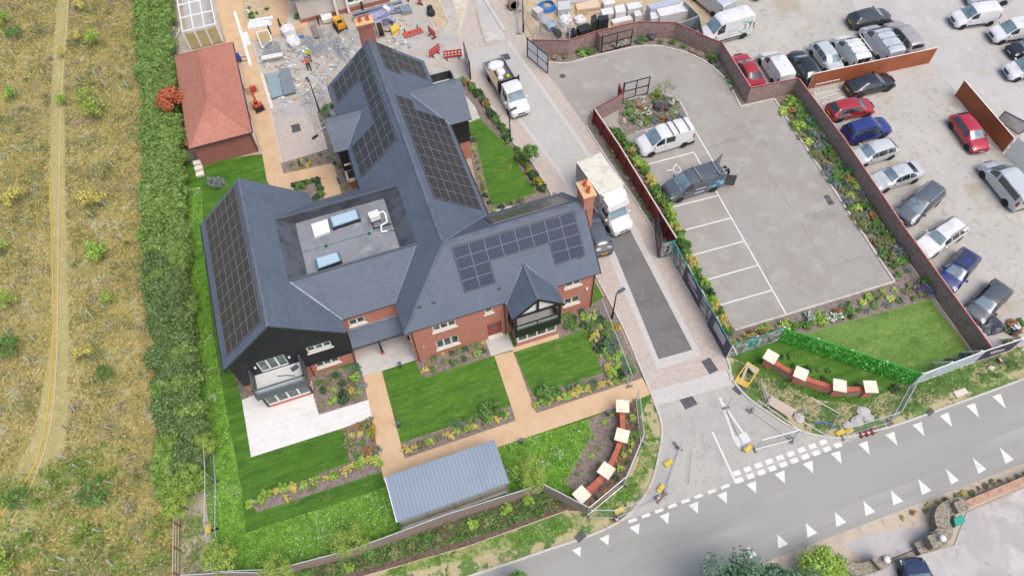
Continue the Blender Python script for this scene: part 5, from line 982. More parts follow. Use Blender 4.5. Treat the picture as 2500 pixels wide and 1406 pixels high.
for q, l in (([(915, 1085), (1040, 1035), (1090, 1080), (950, 1140)], 'flat stone block beside the gate pier'), ([(945, 1140), (1105, 1090), (1130, 1140), (980, 1195)], 'lower flat stone step beside the gate pier')): tag(MB().prism([P2(e4(*p), .5) for p in q], -.03, .5).prism([P2(e4(*p), .56) for p in [((a[0]+q[0][0]*.1)/1.1, (a[1]+q[0][1]*.1)/1.1) for a in q]], .5, .55).build('stone_block', M_rub), l, 'stone block')
t = thing('green_grit_bin', 'bright green plastic bin behind the curved stone wall', 'bin', P(e4(1360, 880))); c = [P2(e4(*q), .7) for q in ((1300, 850), (1375, 805), (1412, 880), (1320, 925))]; MB().prism(c, 0, .6).build('body', mat('green_bin_plastic', S(34, 168, 146), rough=.4), t); cc = np.mean(c, axis=0); MB().prism([tuple(cc+(np.array(p)-cc)*1.05) for p in c], .6, .7).build('lid', MATS['green_bin_plastic'], t)
tag(MB().tube([P(e4(690, 1240), .5), P(e4(940, 1140), .5)], .03, 5).tube([P(e4(690, 1240), .0), P(e4(690, 1240), .5)], .03, 5).tube([P(e4(940, 1140), .0), P(e4(940, 1140), .5)], .03, 5).build('chain_rail', M_pvtray), 'thin dark rail between the two lamp piers', 'rail')
# ================================================================ SMALLER BUILDINGS, YARD, PEOPLE
M_clay = mat('clay_roof_tile', S(197, 133, 112), [(A4(S(188, 122, 101), .7), .6, .45, .65), (A4(S(206, 148, 129), .6), 2.5, .55, .7)], rough=.75, island=.1)
M_clayridge = mat('clay_ridge_tile', S(190, 124, 102), rough=.75, island=.1)
M_render = mat('cream_render', S(224, 216, 202), [(A4(S(212, 204, 190), .6), .8, .48, .66)], rough=.9)
M_slat = mat('yellow_timber_slat', S(206, 188, 138), [(A4(S(190, 168, 118), .7), 2, .5, .66)], rough=.8)
M_plas = mat('white_plastic_wrap', S(238, 238, 236, .8), [(A4(S(212, 214, 216), .8), 3, .5, .62)], rough=.35, bump=(7, .6, .05))
M_wood = mat('raw_timber', S(206, 176, 136), [(A4(S(186, 152, 112), .7), 3, .48, .66)], rough=.8)
M_alu = mat('aluminium_tube', S(206, 210, 212), rough=.35, metal=.5)
M_bluepipe = mat('blue_grey_pipe', S(104, 118, 140), rough=.45); M_wrap = mat('lilac_wrap', S(176, 176, 206), [(S(150, 152, 190), 3, .48, .58)], rough=.4)
M_tin = mat('galvanised_sheet', S(176, 186, 190), [(A4(S(160, 168, 172), .6), .8, .48, .66)], rough=.35, metal=.5)
M_shelter = mat('grey_corrugated_roof', S(151, 165, 180), [(A4(S(141, 156, 171), .6), .5, .45, .65)], rough=.4, metal=.2)
M_barrier = mat('red_plastic', S(216, 66, 68), rough=.5); M_orange = mat('faded_orange_plastic', S(226, 98, 78), rough=.5); M_crate = mat('black_plastic_crate', S(52, 54, 56), rough=.5)
M_ywl = mat('machine_yellow', S(236, 168, 40), rough=.45); M_rubber = mat('black_rubber', S(44, 44, 46), rough=.8); M_redm = mat('machine_red', S(196, 66, 48), rough=.5)
# ---- tiled garage
gar = thing('garage', 'brick garage with hipped red tile roof beside hedge', 'garage', (-10.5, 57, 0))
gx0, gx1, gy0, gy1, gz, rz_ = -13.2, -7.75, 50.8, 63.2, 2.62, 4.75; gm = (gx0+gx1)/2; hy0, hy1 = gy0+2.8, gy1-2.8; sg = (rz_-gz)/(gm-gx0); sh = (rz_-gz)/2.8
MB().box(gx0+.25, gx1-.2, gy0+.25, gy1-.25, 0, gz).build('wall', M_brick2, gar)
def gslope(pl, p0, g, sl):
    zf = lambda x, y: p0[2]+sl*((x-p0[0])*g[0]+(y-p0[1])*g[1]); b = MB(); pl = ccw(pl); b.face([(x, y, zf(x, y)-.01) for x, y in pl]); b.face([(x, y, zf(x, y)-.12) for x, y in pl][::-1])
    n = len(pl)
    for k in range(n): b.face([(*pl[k], zf(*pl[k])-.12), (*pl[(k+1) % n], zf(*pl[(k+1) % n])-.12), (*pl[(k+1) % n], zf(*pl[(k+1) % n])-.01), (*pl[k], zf(*pl[k])-.01)])
    r = b.build('roof_slope', M_clay, gar); slates(pl, p0, g, sl, r, 0, .26, .15, M_clay, 'roof_tiles', .016)
gslope([(gx0, gy0), (gm, hy0), (gm, hy1), (gx0, gy1)], (gx0, gy0, gz), (1, 0), sg); gslope([(gx1, gy0), (gx1, gy1), (gm, hy1), (gm, hy0)], (gx1, gy0, gz), (-1, 0), sg)
gslope([(gx0, gy0), (gx1, gy0), (gm, hy0)], (gx0, gy0, gz), (0, 1), sh); gslope([(gx0, gy1), (gm, hy1), (gx1, gy1)], (gx0, gy1, gz), (0, -1), sh)
_h = house; house = gar
for p, q in (((gm, hy0, rz_), (gm, hy1, rz_)), ((gx0, gy0, gz), (gm, hy0, rz_)), ((gx1, gy0, gz), (gm, hy0, rz_)), ((gx0, gy1, gz), (gm, hy1, rz_)), ((gx1, gy1, gz), (gm, hy1, rz_))): ridge(p, q, .13, m=M_clayridge, step=.38)
house = _h
for p, q in (((gx0-.05, gy0-.06, gz-.05), (gx1+.05, gy0-.06, gz-.05)), ((gx1+.06, gy0, gz-.05), (gx1+.06, gy1, gz-.05))): MB().tube([p, q], .055, 6).build('gutter', M_gutter, gar)
MB().tube([(gx1-.3, gy0-.02, gz-.1), (gx1-.25, gy0+.16, gz-.3), (gx1-.25, gy0+.16, .05)], .04, 6).build('downpipe', M_gutter, gar)
for y0 in (51.6, 55.6, 59.4): MB().box(gx1-.195, gx1-.15, y0, y0+3.0, .05, 2.2).build('garage_door', M_white, gar)
for i in range(3): tag(MB().box(-13.6, -12.95, 50.9-.55*i, 51.3-.55*i, 0, .55-.17*i).box(-13.62, -12.93, 50.88-.55*i, 51.32-.55*i, .55-.17*i, .6-.17*i).build('stone_step', M_stone), ['top', 'middle', 'bottom'][i]+' pale stone step beside the garage corner', 'step')
# ---- white bin store at the top left
t = thing('bin_store', 'white timber bin store frame with slatted fence front', 'bin store', (-11, 70, 0)); bx0, bx1, by0 = P2(a1(222, 405))[0], P2(a1(482, 332))[0], P2(a1(222, 405))[1]; by1 = by0+8.5; bz = 2.1
nx_ = 4
for i in range(nx_):
    x = bx0+(bx1-bx0)*i/(nx_-1); MB().box(x-.07, x+.07, by0-.07, by0+.07, 0, bz).build('post', M_white, t); MB().box(x-.05, x+.05, by0+.07, by1, bz-.12, bz).build('rafter', M_white, t)
for j in range(5): y = by0+(by1-by0)*j/4; MB().box(bx0-.07, bx1+.07, y-.06, y+.06, bz, bz+.12).build('beam', M_white, t)
for i in range(nx_-1):
    x0, x1 = bx0+(bx1-bx0)*i/(nx_-1)+.09, bx0+(bx1-bx0)*(i+1)/(nx_-1)-.09
    for k in range(13): MB().box(x0, x1, by0-.03, by0+.03, .05+k*.14, .05+k*.14+.125).build('slat', M_slat, t)
for j in range(4):
    y0, y1 = by0+(by1-by0)*j/4+.06, by0+(by1-by0)*(j+1)/4-.06
    for k in range(12): MB().box(bx1-.03, bx1+.03, y0, y1, .05+k*.15, .05+k*.15+.14).build('side_board', M_whitestrut, t)
MB().box(bx0-.1, bx1+.05, by0+.05, by1, .0, .03).build('floor', M_pad, t)
# ---- rendered bungalow at the top edge
bg = thing('bungalow', 'cream rendered bungalow with brick base at the top edge', 'house', (5, 70, 0)); X0, Y0 = P2(e3(882, 283)); X1 = P2(e3(1955, 25))[0]
b = MB(); wx = P2(e3(1215, 150))[0]; ops = [(4.1, 5.6, .85, 2.0)]; wall_y(b, Y0, X0, X1, .42, 3.2, ops); b.face([(X0, Y0+9, .42), (X0, Y0, .42), (X0, Y0, 3.2), (X0, Y0+9, 3.2)]); b.face([(X1, Y0, .42), (X1, Y0+9, .42), (X1, Y0+9, 3.2), (X1, Y0, 3.2)]); b.build('rendered_wall', M_render, bg)
MB().box(X0-.05, X1+.05, Y0-.05, Y0+9, 0, .42).build('brick_base', M_brick2, bg); _h = house; window(bg, *ops[0], 2, PY(Y0)); house = _h
ze_ = 3.2
for k, (pl, p0, g) in enumerate((([(X0-.4, Y0-.4), (X1+.4, Y0-.4), (X1+.4, Y0+4.5), (X0-.4, Y0+4.5)], (X0-.4, Y0-.4, 3.1), (0, 1)), ([(X0-.4, Y0+4.5), (X1+.4, Y0+4.5), (X1+.4, Y0+9.4), (X0-.4, Y0+9.4)], (X0-.4, Y0+9.4, 3.1), (0, -1)))):
    b = MB(); zf = lambda x, y: p0[2]+.75*((y-p0[1])*g[1]); b.face([(x, y, zf(x, y)) for x, y in ccw(pl)]); b.face([(x, y, zf(x, y)-.12) for x, y in ccw(pl)][::-1]); r = b.build('roof_slope', M_slate, bg)
for q in ((1330, 205), (1465, 165)): x, y, _ = P(e3(*q)); MB().box(x-.12, x+.12, y-.12, y+.12, 0, 2.9).build('porch_post', M_white, bg)
# ---- cycle shelter with corrugated roof
SR = [P2(b4(*q), z) for q, z in (((120, 665), 2.25), ((945, 380), 2.25), ((1055, 700), 2.05), ((215, 1005), 2.05))]
sx0, sx1, sy1, sy0 = (SR[0][0]+SR[3][0])/2, (SR[1][0]+SR[2][0])/2, (SR[0][1]+SR[1][1])/2, (SR[2][1]+SR[3][1])/2
t = thing('cycle_shelter', 'open shelter with blue-grey corrugated metal roof on garden path', 'shelter', ((sx0+sx1)/2, (sy0+sy1)/2, 0)); n_ = 31; k = MB(); prev = None
for i in range(n_*6+1):
    x = sx0+(sx1-sx0)*i/(n_*6); ph = (i % 6)/6; x += (-.035 if i % 6 == 1 else .035 if i % 6 == 5 else 0); dz = .0 if ph < .9 and ph > .1 else -.09
    if prev is not None: k.face([(prev[0], sy0, 2.05+prev[1]), (x, sy0, 2.05+dz), (x, sy1, 2.25+dz), (prev[0], sy1, 2.25+prev[1])]); k.face([(prev[0], sy0, 1.93), (prev[0], sy1, 2.13), (x, sy1, 2.13), (x, sy0, 1.93)])
    prev = (x, dz)
k.build('corrugated_roof', M_shelter, t)
for p, q in (((sx0, sy0, 2.04), (sx1, sy0, 2.04)), ((sx0, sy1, 2.24), (sx1, sy1, 2.24)), ((sx0, sy0, 2.04), (sx0, sy1, 2.24)), ((sx1, sy0, 2.04), (sx1, sy1, 2.24))): MB().beam(p, q, .05, .1).build('roof_edge', M_whitestrut if p[0] == q[0] == sx0 else M_shelter, t)
for i in range(5):
    x = sx0+.15+(sx1-sx0-.3)*i/4; MB().box(x-.05, x+.05, sy0+.12, sy0+.22, 0, 2.02).build('post', M_steel, t); MB().box(x-.05, x+.05, sy1-.22, sy1-.12, 0, 2.2).build('post', M_steel, t)
    if i < 4: x2 = x+(sx1-sx0-.3)/4; MB().box(x+.06, x2-.06, sy0+.155, sy0+.185, .15, 1.9).build('back_panel', mat('cream_screen', S(226, 222, 206), rough=.5), t)
for i in range(8): x = sx0+.6+i*(sx1-sx0-1.2)/7; MB().tube([(x, sy0+.5, 0), (x, sy0+.5, .8), (x, sy0+1.1, .8), (x, sy0+1.1, 0)], .025, 6).build('cycle_stand', M_steel, t)
struct(MB().box(sx0+.05, sx1-.05, sy0, sy1, -.1, .05).build('shelter_base', M_pad))
# ---- generic builders for site materials
def top_poly(cr, pts, z): return [P2(cr(*q), z) for q in pts]
def stack(cr, pts, h, m, label, name='board_stack', layers=4, cat='pallet', pallet=True, group=None):
    c = top_poly(cr, pts, h); cc = np.mean(c, axis=0); t = thing(name, label, cat, (float(cc[0]), float(cc[1]), 0), group=group); z0 = .14 if pallet else 0
    if pallet:
        k = MB()
        for f in (.04, .36, .68): k.prism([tuple(np.array(c[0])+(np.array(c[3])-c[0])*g_+(np.array(c[1])-c[0])*0) for g_ in (f, f+.28)]+[tuple(np.array(c[1])+(np.array(c[2])-c[1])*g_) for g_ in (f+.28, f)], 0, .13)
        k.build('pallet', M_wood, t)
    for i in range(layers):
        a, b_ = z0+(h-z0)*i/layers, z0+(h-z0)*(i+1)/layers; s_ = 1-RND.uniform(0, .03); MB().prism([tuple(cc+(np.array(p)-cc)*s_) for p in c], a+.004, b_-.006).build('layer', m, t)
    return t
def bag(cr, q, r, h, m, label, name='bulk_bag', hoop=False):
    x, y, _ = P(cr(*q)); rr = random.Random(int(x*31)); b = MB(); n = 12; rings = []
    for z, f in ((0, .9), (.12, 1), (.45, 1.06), (.75, 1.0), (.86, .8), (.8, .35)):
        rings.append([b.pt((x+r*f*math.copysign(abs(math.cos(a))**.5, math.cos(a))*(1+rr.uniform(-.16, .16)), y+r*f*math.copysign(abs(math.sin(a))**.5, math.sin(a))*(1+rr.uniform(-.16, .16)), h*z*(1+rr.uniform(-.14, .14)))) for a in [2*math.pi*j/n for j in range(n)]])
    for i in range(len(rings)-1):
        for j in range(n): b.idx([rings[i][j], rings[i][(j+1) % n], rings[i+1][(j+1) % n], rings[i+1][j]])
    b.idx(rings[-1])
    t = thing(name, label, 'bag', (x, y, 0)); b.build('sack', m, t, smooth=False)
    for s in (-1, 1): MB().tube([(x+s*r*.6, y-r*.5, h*.95), (x+s*r*.5, y-r*.2, h*1.3), (x+s*r*.5, y+r*.2, h*1.3), (x+s*r*.6, y+r*.5, h*.95)], .035 if not hoop else .06, 5).build('lifting_loop', m, t)
    return t
def ladder(cr, p, q, w, label, z0=.08, z1=.08, rungs=8, name='ladder', m=None, cat='ladder', boards=False):
    a, b_ = Vector(P(cr(*p), z0)), Vector(P(cr(*q), z1)); d = (b_-a).normalized(); s = d.cross(Vector((0, 0, 1))).normalized()*w/2; t = thing(name, label, cat, tuple(a)); m = m or M_alu
    for sg_ in (-1, 1): MB().beam(a+s*sg_, b_+s*sg_, .05, .07).build('stile', m, t)
    for i in range(rungs): p_ = a.lerp(b_, (i+.5)/rungs); MB().tube([p_-s, p_+s], .02, 5).build('rung', m, t)
    return t
def poles(cr, p, q, n, sp, label, m=None, r=.03, name='pole_bundle', cat='poles'):
    t = thing(name, label, cat, P(cr(*p))); a, b_ = Vector(P(cr(*p), r)), Vector(P(cr(*q), r)); s = (b_-a).cross(Vector((0, 0, 1))).normalized(); rr = random.Random(n)
    for i in range(n): o = s*sp*(i/(n-1)-.5); e = (b_-a).normalized()*rr.uniform(-.25, .25); z = Vector((0, 0, r*1.8*(i % 2))); MB().tube([a+o+e+z, b_+o+e+z], r, 6).build('pole', m or M_alu, t)
    return t
def plank(cr, p, q, w, h, m, label, name='plank', cat='plank', z=.0):
    a, b_ = P(cr(*p), z+h/2), P(cr(*q), z+h/2); k = MB(); k.beam(a, b_, w, h); k.beam((Vector(a)+Vector((0, 0, h*.5+.006))), (Vector(b_)+Vector((0, 0, h*.5+.006))), w*.6, .01); return tag(k.build(name, m), label, cat)
plank(e3, (65, 150), (262, 805), .28, .08, M_whitestrut, 'long white fascia board lying on the sandy path', 'fascia_board')
plank(e3, (185, 405), (235, 550), .55, .12, M_plas, 'short white wrapped bundle beside the long white board', 'wrapped_bundle', 'bundle')
plank(e3, (455, 1140), (672, 1198), .22, .08, M_whitestrut, 'white plank lying across the grey metal sheets')
for i, (p, q) in enumerate((((250, 270), (535, 225)), ((235, 310), (500, 265)), ((225, 350), (520, 300)))): plank(e3, p, q, .5, .22, M_plas, ['rear', 'middle', 'front'][i]+' white plastic-wrapped bundle on the dirt patch', 'wrapped_bundle', 'bundle')
plank(e3, (210, 120), (255, 165), .22, .1, M_plas, 'small white plastic scrap on the dirt', 'plastic_scrap', 'scrap')
t = thing('slatted_fence_panel', 'white framed panel with yellow slats lying on the steel rack', 'fence panel', P(e3(450, 500))); c = [Vector(P(e3(*q), z)) for q, z in (((330, 400), .55), ((470, 370), .55), ((520, 490), .5), ((400, 590), .4))]
for i in range(4): MB().beam(c[i], c[(i+1) % 4], .1, .08).build('frame', M_white, t)
for j in range(9): f = (j+.5)/9; MB().beam(c[0].lerp(c[3], f), c[1].lerp(c[2], f), .12, .03).build('slat', M_slat, t)
t = thing('steel_rack', 'grey steel storage rack holding pipes in the yard', 'rack', P(e3(520, 650))); c = [Vector(P(e3(*q), .6)) for q in ((440, 520), (600, 500), (655, 690), (390, 740))]
for i in range(4): MB().beam(c[i], c[(i+1) % 4], .06, .06).build('rail', M_steel, t); MB().beam(c[i], (c[i].x, c[i].y, 0), .06, .06).build('leg', M_steel, t)
for j in range(8): f = j/7; MB().tube([c[0].lerp(c[3], .15+.8*f)+Vector((0, 0, .06)), c[1].lerp(c[2], .15+.8*f)+Vector((0, 0, .06))], .05 if j < 5 else .09, 7).build('pipe', M_tin if j < 6 else M_whitestrut, t)
bag(e3, (735, 420), .62, 1.0, M_plas, 'white bulk bag beside the dark bollard'); bag(e3, (800, 545), .6, .9, M_plas, 'front white bulk bag near the blue sheet')
k = MB(); c = [P(e3(*q), .1) for q in ((790, 420), (850, 445), (905, 430), (920, 455), (850, 470), (800, 450))]; k.prism([p[:2] for p in c], 0, .1); k.prism([P2(e3(*q), .2) for q in ((830, 445), (885, 440), (860, 462))], .1, .2); tag(k.build('blue_tarpaulin', mat('blue_sheet', S(58, 124, 196), rough=.4, bump=(8, .8, .05))), 'crumpled blue sheet beside the white bulk bags', 'tarpaulin')
poles(e3, (890, 470), (1010, 680), 11, 1.0, 'bundle of aluminium scaffold tubes on the paving'); poles(e3, (960, 440), (1060, 640), 6, .5, 'smaller bundle of aluminium tubes behind the workers')
ladder(e3, (1000, 250), (1130, 660), .55, 'long aluminium ladder lying in the yard', rungs=12); ladder(e3, (1060, 240), (1170, 640), .5, 'second aluminium ladder lying beside the first', .25, .25, rungs=12)
plank(e3, (1020, 310), (1075, 455), .5, .1, mat('grey_deck_board', S(140, 128, 126), rough=.8), 'grey scaffold deck board on the ladders', 'deck_board', 'board', z=.3)
def tower(cr, c4, label, h=.5, brace=True):
    t = thing('scaffold_frame', label, 'scaffold frame', P(cr(*c4[0]))); c = [Vector(P(cr(*q), h)) for q in c4]
    for i in range(4): MB().tube([c[i], c[(i+1) % 4]], .03, 5).build('tube', M_alu, t); MB().tube([c[i], (c[i].x, c[i].y, 0)], .025, 5).build('leg', M_alu, t)
    for j in range(1, 6): f = j/6; MB().tube([c[0].lerp(c[3], f), c[1].lerp(c[2], f)], .022, 5).build('rung', M_alu, t)
    if brace: MB().tube([c[0], c[2]], .022, 5).build('brace', M_alu, t)
    return t
tower(e3, [(1290, 500), (1500, 490), (1420, 740), (1320, 745)], 'aluminium scaffold frame lying below the gable end'); tower(e3, [(1400, 370), (1540, 340), (1640, 480), (1560, 520)], 'aluminium scaffold frame beside the red chimney'); tower(e3, [(1110, 330), (1235, 310), (1255, 405), (1135, 425)], 'small aluminium scaffold frame behind the ladders'); tower(e3, [(1050, 520), (1150, 520), (1190, 660), (1060, 670)], 'aluminium scaffold frame lying on the ladder ends')
# pipes
for i, (p, q, r) in enumerate((((1510, 180), (2075, 28), .16), ((1530, 215), (2165, 75), .13), ((1560, 250), (2095, 145), .13), ((1520, 265), (2030, 130), .12), ((1500, 235), (2000, 60), .11))): a, b_ = P(e3(*p), r), P(e3(*q), r); k = MB(); k.tube([a, b_], r, 10); k.tube([b_, tuple(Vector(b_)+(Vector(b_)-Vector(a)).normalized()*.25)], r*1.18, 10); tag(k.build('drain_pipe', M_bluepipe), ['blue-grey drain pipe nearest the bungalow', 'longest blue-grey drain pipe reaching furthest right', 'blue-grey drain pipe lying closest to the chimney pots', 'short blue-grey drain pipe in the middle of the heap', 'blue-grey drain pipe under the lilac wrap'][i], 'pipe')
stack(e3, [(1700, 180), (1990, 70), (2010, 110), (1760, 240)], .55, M_wrap, 'lilac wrapped pack lying on the drain pipes', 'wrapped_pack', 2, 'pack', False); stack(e3, [(1760, 260), (1980, 195), (2020, 250), (1780, 320)], .35, M_wrap, 'lilac wrapped pack beside the cable reel', 'wrapped_pack', 2, 'pack', False)
plank(e3, (1890, 85), (1945, 130), .4, .3, M_whitestrut, 'white box on top of the lilac packs', 'white_box', 'box', z=.55)
x, y, _ = P(e3(1850, 430)); t = thing('cable_reel', 'wooden cable reel with black cable beside the chimney', 'cable reel', (x, y, 0))
for s, nm in ((-.3, 'flange'), (.3, 'flange')): MB().lathe([(.75, s-.04), (.75, s+.04)], (x, y, .75), 22, axis='x').build(nm, M_wood, t)
MB().lathe([(.55, -.26), (.6, 0), (.55, .26)], (x, y, .75), 18, axis='x').build('cable', M_rubber, t)
x, y, _ = P(e3(1940, 380)); k = MB()
for i in range(4): k.tube([(x+(.5+.05*i)*math.cos(a), y+(.2+.02*i)*math.sin(a)+.1*i, .5+(.45+.03*i)*math.sin(a)) for a in [j*math.pi/8 for j in range(17)]], .035, 5)
tag(k.build('cable_coil', M_rubber), 'loose black cable coil leaning on the wooden reel', 'cable')
stack(e3, [(1960, 330), (2045, 280), (2065, 340), (1985, 400)], .5, M_yellow, 'yellow open crate beside the cable reel', 'yellow_crate', 2, 'crate', False)
# tracked mini dumper
x, y, _ = P(e3(1360, 350)); t = thing('mini_dumper', 'small yellow tracked dumper parked in the yard', 'dumper', (x, y, 0), rad(100), world=False)
for s in (-1, 1):
    k = MB(); k.tube([(-.7, s*.45, .2), (-.5, s*.45, .38), (.5, s*.45, .38), (.7, s*.45, .2), (.5, s*.45, .06), (-.5, s*.45, .06), (-.7, s*.45, .2)], .13, 6); k.build('track', M_rubber, t)
k = MB(); k.box(-.75, .3, -.4, .4, .45, .95); k.box(-.6, .2, -.3, .3, .95, 1.05); k.build('body', M_ywl, t); k = MB(); k.face([(.3, -.45, .5), (1.0, -.45, .8), (1.0, .45, .8), (.3, .45, .5)]); k.box(.3, .95, -.45, -.4, .5, .95); k.box(.3, .95, .4, .45, .5, .95); k.build('skip', M_ywl, t)
k = MB(); k.tube([(-.7, -.35, .9), (-.7, -.35, 1.5), (-.7, .35, 1.5), (-.7, .35, .9)], .03, 5); k.build('roll_bar', M_pvtray, t); MB().box(-.55, -.25, -.22, .22, 1.05, 1.2).build('seat', M_rubber, t)
# red plastic barriers
def barrier(cr, p, q, label, m, h=1.0, lying=False, z=0.0):
    a, b_ = Vector(P(cr(*p))), Vector(P(cr(*q))); d = (b_-a); L_ = d.length; rz = math.atan2(d.y, d.x); t = thing('plastic_barrier', label, 'barrier', (a.x, a.y, z), rz, group='red plastic site barriers', world=False)
    if lying: t.rotation_euler = (1.45, 0, rz); t.location.z = .1
    k = MB(); n = 5
    for z0, z1 in ((.15, .32), (.52, .62), (.85, 1.0)): k.box(0, L_, -.025, .025, z0*h, z1*h)
    k.build('rail', m, t)
    for i in range(n+1): x = (L_-.12)*i/n; MB().box(x, x+.12, -.027, .027, .2*h, .97*h).build('upright', m, t)
    for x in (.3, L_-.3): MB().box(x-.05, x+.05, -.3, .3, 0, .08).box(x-.04, x+.04, -.04, .04, .08, .2).build('foot', M_rubber, t)
barrier(e1, (420, 730), (640, 700), 'red plastic barrier standing square to the drive', M_barrier); barrier(e1, (250, 715), (372, 630), 'red plastic barrier standing at an angle beside the roof', M_barrier); barrier(e1, (235, 410), (320, 490), 'faded orange plastic barrier edge-on by the soil island', M_orange); barrier(e3, (2110, 410), (2330, 340), 'pinkish red plastic barrier lying flat in the yard', M_orange, lying=True); barrier(e1, (1205, 60), (1225, 110), 'orange plastic barrier at the drive top beside a roller', M_orange); barrier(e1, (115, 75), (145, 40), 'orange plastic barrier at the top of the soil island', M_orange)
# corrugated sheet packs
def sheets(px, h, label, m):
    c = [Vector(P(e3(*q), h)) for q in px]; t = thing('metal_sheet_pack', label, 'sheet pack', (c[0].x, c[0].y, 0))
    for zz in (0, 1, 2):
        k = MB(); n = 30
        for i in range(n):
            f, g_ = i/n, (i+1)/n; dz = Vector((0, 0, (.03 if i % 5 in (1, 2) else 0)-zz*.06)); dz2 = Vector((0, 0, (.03 if (i+1) % 5 in (1, 2) else 0)-zz*.06))
            k.face([c[0].lerp(c[1], f)+dz, c[0].lerp(c[1], g_)+dz2, c[3].lerp(c[2], g_)+dz2, c[3].lerp(c[2], f)+dz])
        k.build('sheet', m, t)
    for f in (.15, .5, .85): a, b_ = c[0].lerp(c[3], f), c[1].lerp(c[2], f); MB().beam((a.x, a.y, .05), (b_.x, b_.y, .05), .1, .1).build('bearer', M_wood, t)
sheets([(440, 905), (585, 885), (650, 1165), (515, 1205)], .25, 'pale blue corrugated metal sheet pack under a white plank', mat('pale_blue_sheet', S(186, 204, 208), rough=.35, metal=.4)); sheets([(600, 850), (725, 825), (812, 1125), (660, 1165)], .3, 'grey corrugated metal sheet pack on timber bearers', M_tin)
t = thing('coping_stone_row', 'row of small white coping stones beside the path', 'stones', P(e3(450, 1100)))
for i in range(22): f = i/22; p = P(e3(395+f*130, 915+f*420), .07); MB().obox(p, (.3, .17, .14), rad(12)).build('stone', M_stone, t)
# pallet with red machine, black generator, blue machine
def pallet(px, rz, label, n=7):
    x, y, _ = P(px); t = thing('wooden_pallet', label, 'pallet', (x, y, 0), rz, world=False)
    for i in range(3): MB().box(-.6, .6, -.5+i*.45, -.4+i*.45, 0, .1).build('bearer', M_wood, t)
    for i in range(n): MB().box(-.6+i*1.2/n, -.6+i*1.2/n+.11, -.5, .5, .1, .13).build('slat', M_wood, t)
pallet(e3(285, 1105), rad(12), 'timber pallet on the path beside the garage'); pallet(e3(280, 1300), rad(10), 'second timber pallet below the red machine')
x, y, _ = P(e3(300, 1100), 0); t = thing('red_log_splitter', 'red machine with long beam on the pallets', 'machine', (x, y, 0)); MB().beam(P(e3(255, 1070), .4), P(e3(340, 1280), .4), .14, .14).build('beam', M_redm, t); MB().obox(P(e3(290, 1085), .55), (.5, .3, .35), .3).build('motor', M_redm, t); MB().obox(P(e3(320, 1255), .5), (.4, .3, .3), .2).build('ram', M_redm, t)
for q in ((270, 1080), (330, 1270)): a = P(e3(*q), .0); MB().beam((a[0], a[1], .13), (a[0], a[1], .4), .08, .08).build('stand', M_redm, t)
x, y, _ = P(e3(372, 1345)); t = thing('generator', 'black and red portable generator on the sandy path', 'generator', (x, y, 0), .3, world=False); MB().box(-.4, .4, -.3, .3, .1, .5).build('engine', M_rubber, t); MB().box(-.35, .3, -.22, .22, .5, .62).build('tank', M_redm, t); k = MB()
for s in (-1, 1): k.tube([(-.45, s*.34, .05), (-.45, s*.34, .65), (.45, s*.34, .65), (.45, s*.34, .05), (-.45, s*.34, .05)], .025, 5)
k.build('frame', M_pvtray, t)
x, y, _ = P(e3(125, 740)); t = thing('pump_unit', 'blue pump unit with cables against the garage wall', 'pump', (x, y, 0), .2, world=False); MB().box(-.15, .2, -.4, .4, .2, .6).box(-.1, .15, -.3, .3, .6, .7).build('body', mat('machine_blue', S(44, 88, 168), rough=.45), t); k = MB(); k.tube([(.1, -.3, .1), (.6, -.5, .05), (.8, -.1, .05), (.5, .3, .05), (.1, .2, .1)], .025, 5); k.build('cable', M_rubber, t)
for s in (-1, 1): MB().lathe([(.12, -.04), (.12, .04)], (.02, s*.3, .12), 10, axis='y').build('wheel', M_rubber, t)
ladder(a1, (60, 330), (110, 225), .75, 'white slatted rack leaning beside the bin store', .1, .5, 8, 'slatted_rack', M_whitestrut, 'rack')
# loose fence frames in the courtyard
heras(P2(a1(1250, 1100)), P2(a1(1115, 800)), 'mesh panel lying in the courtyard beside the lamp', tilt=1.3, z=.25, foot=False); heras(P2(a1(1240, 1050)), P2(a1(1155, 800)), 'second mesh panel lying in the courtyard', tilt=1.2, z=.12, foot=False); heras(P2(a1(1115, 800)), P2(a1(1330, 620)), 'mesh panel laid across the courtyard setts', tilt=1.45, z=.1, foot=False)
x, y, _ = P(a1(1238, 1125)); tag(MB().obox((x, y, .06), (.62, .22, .12), .5).obox((x, y, .135), (.12, .16, .03), .5).build('fence_block', M_pvtray), 'black rubber block at the courtyard panel end', 'rubber block')
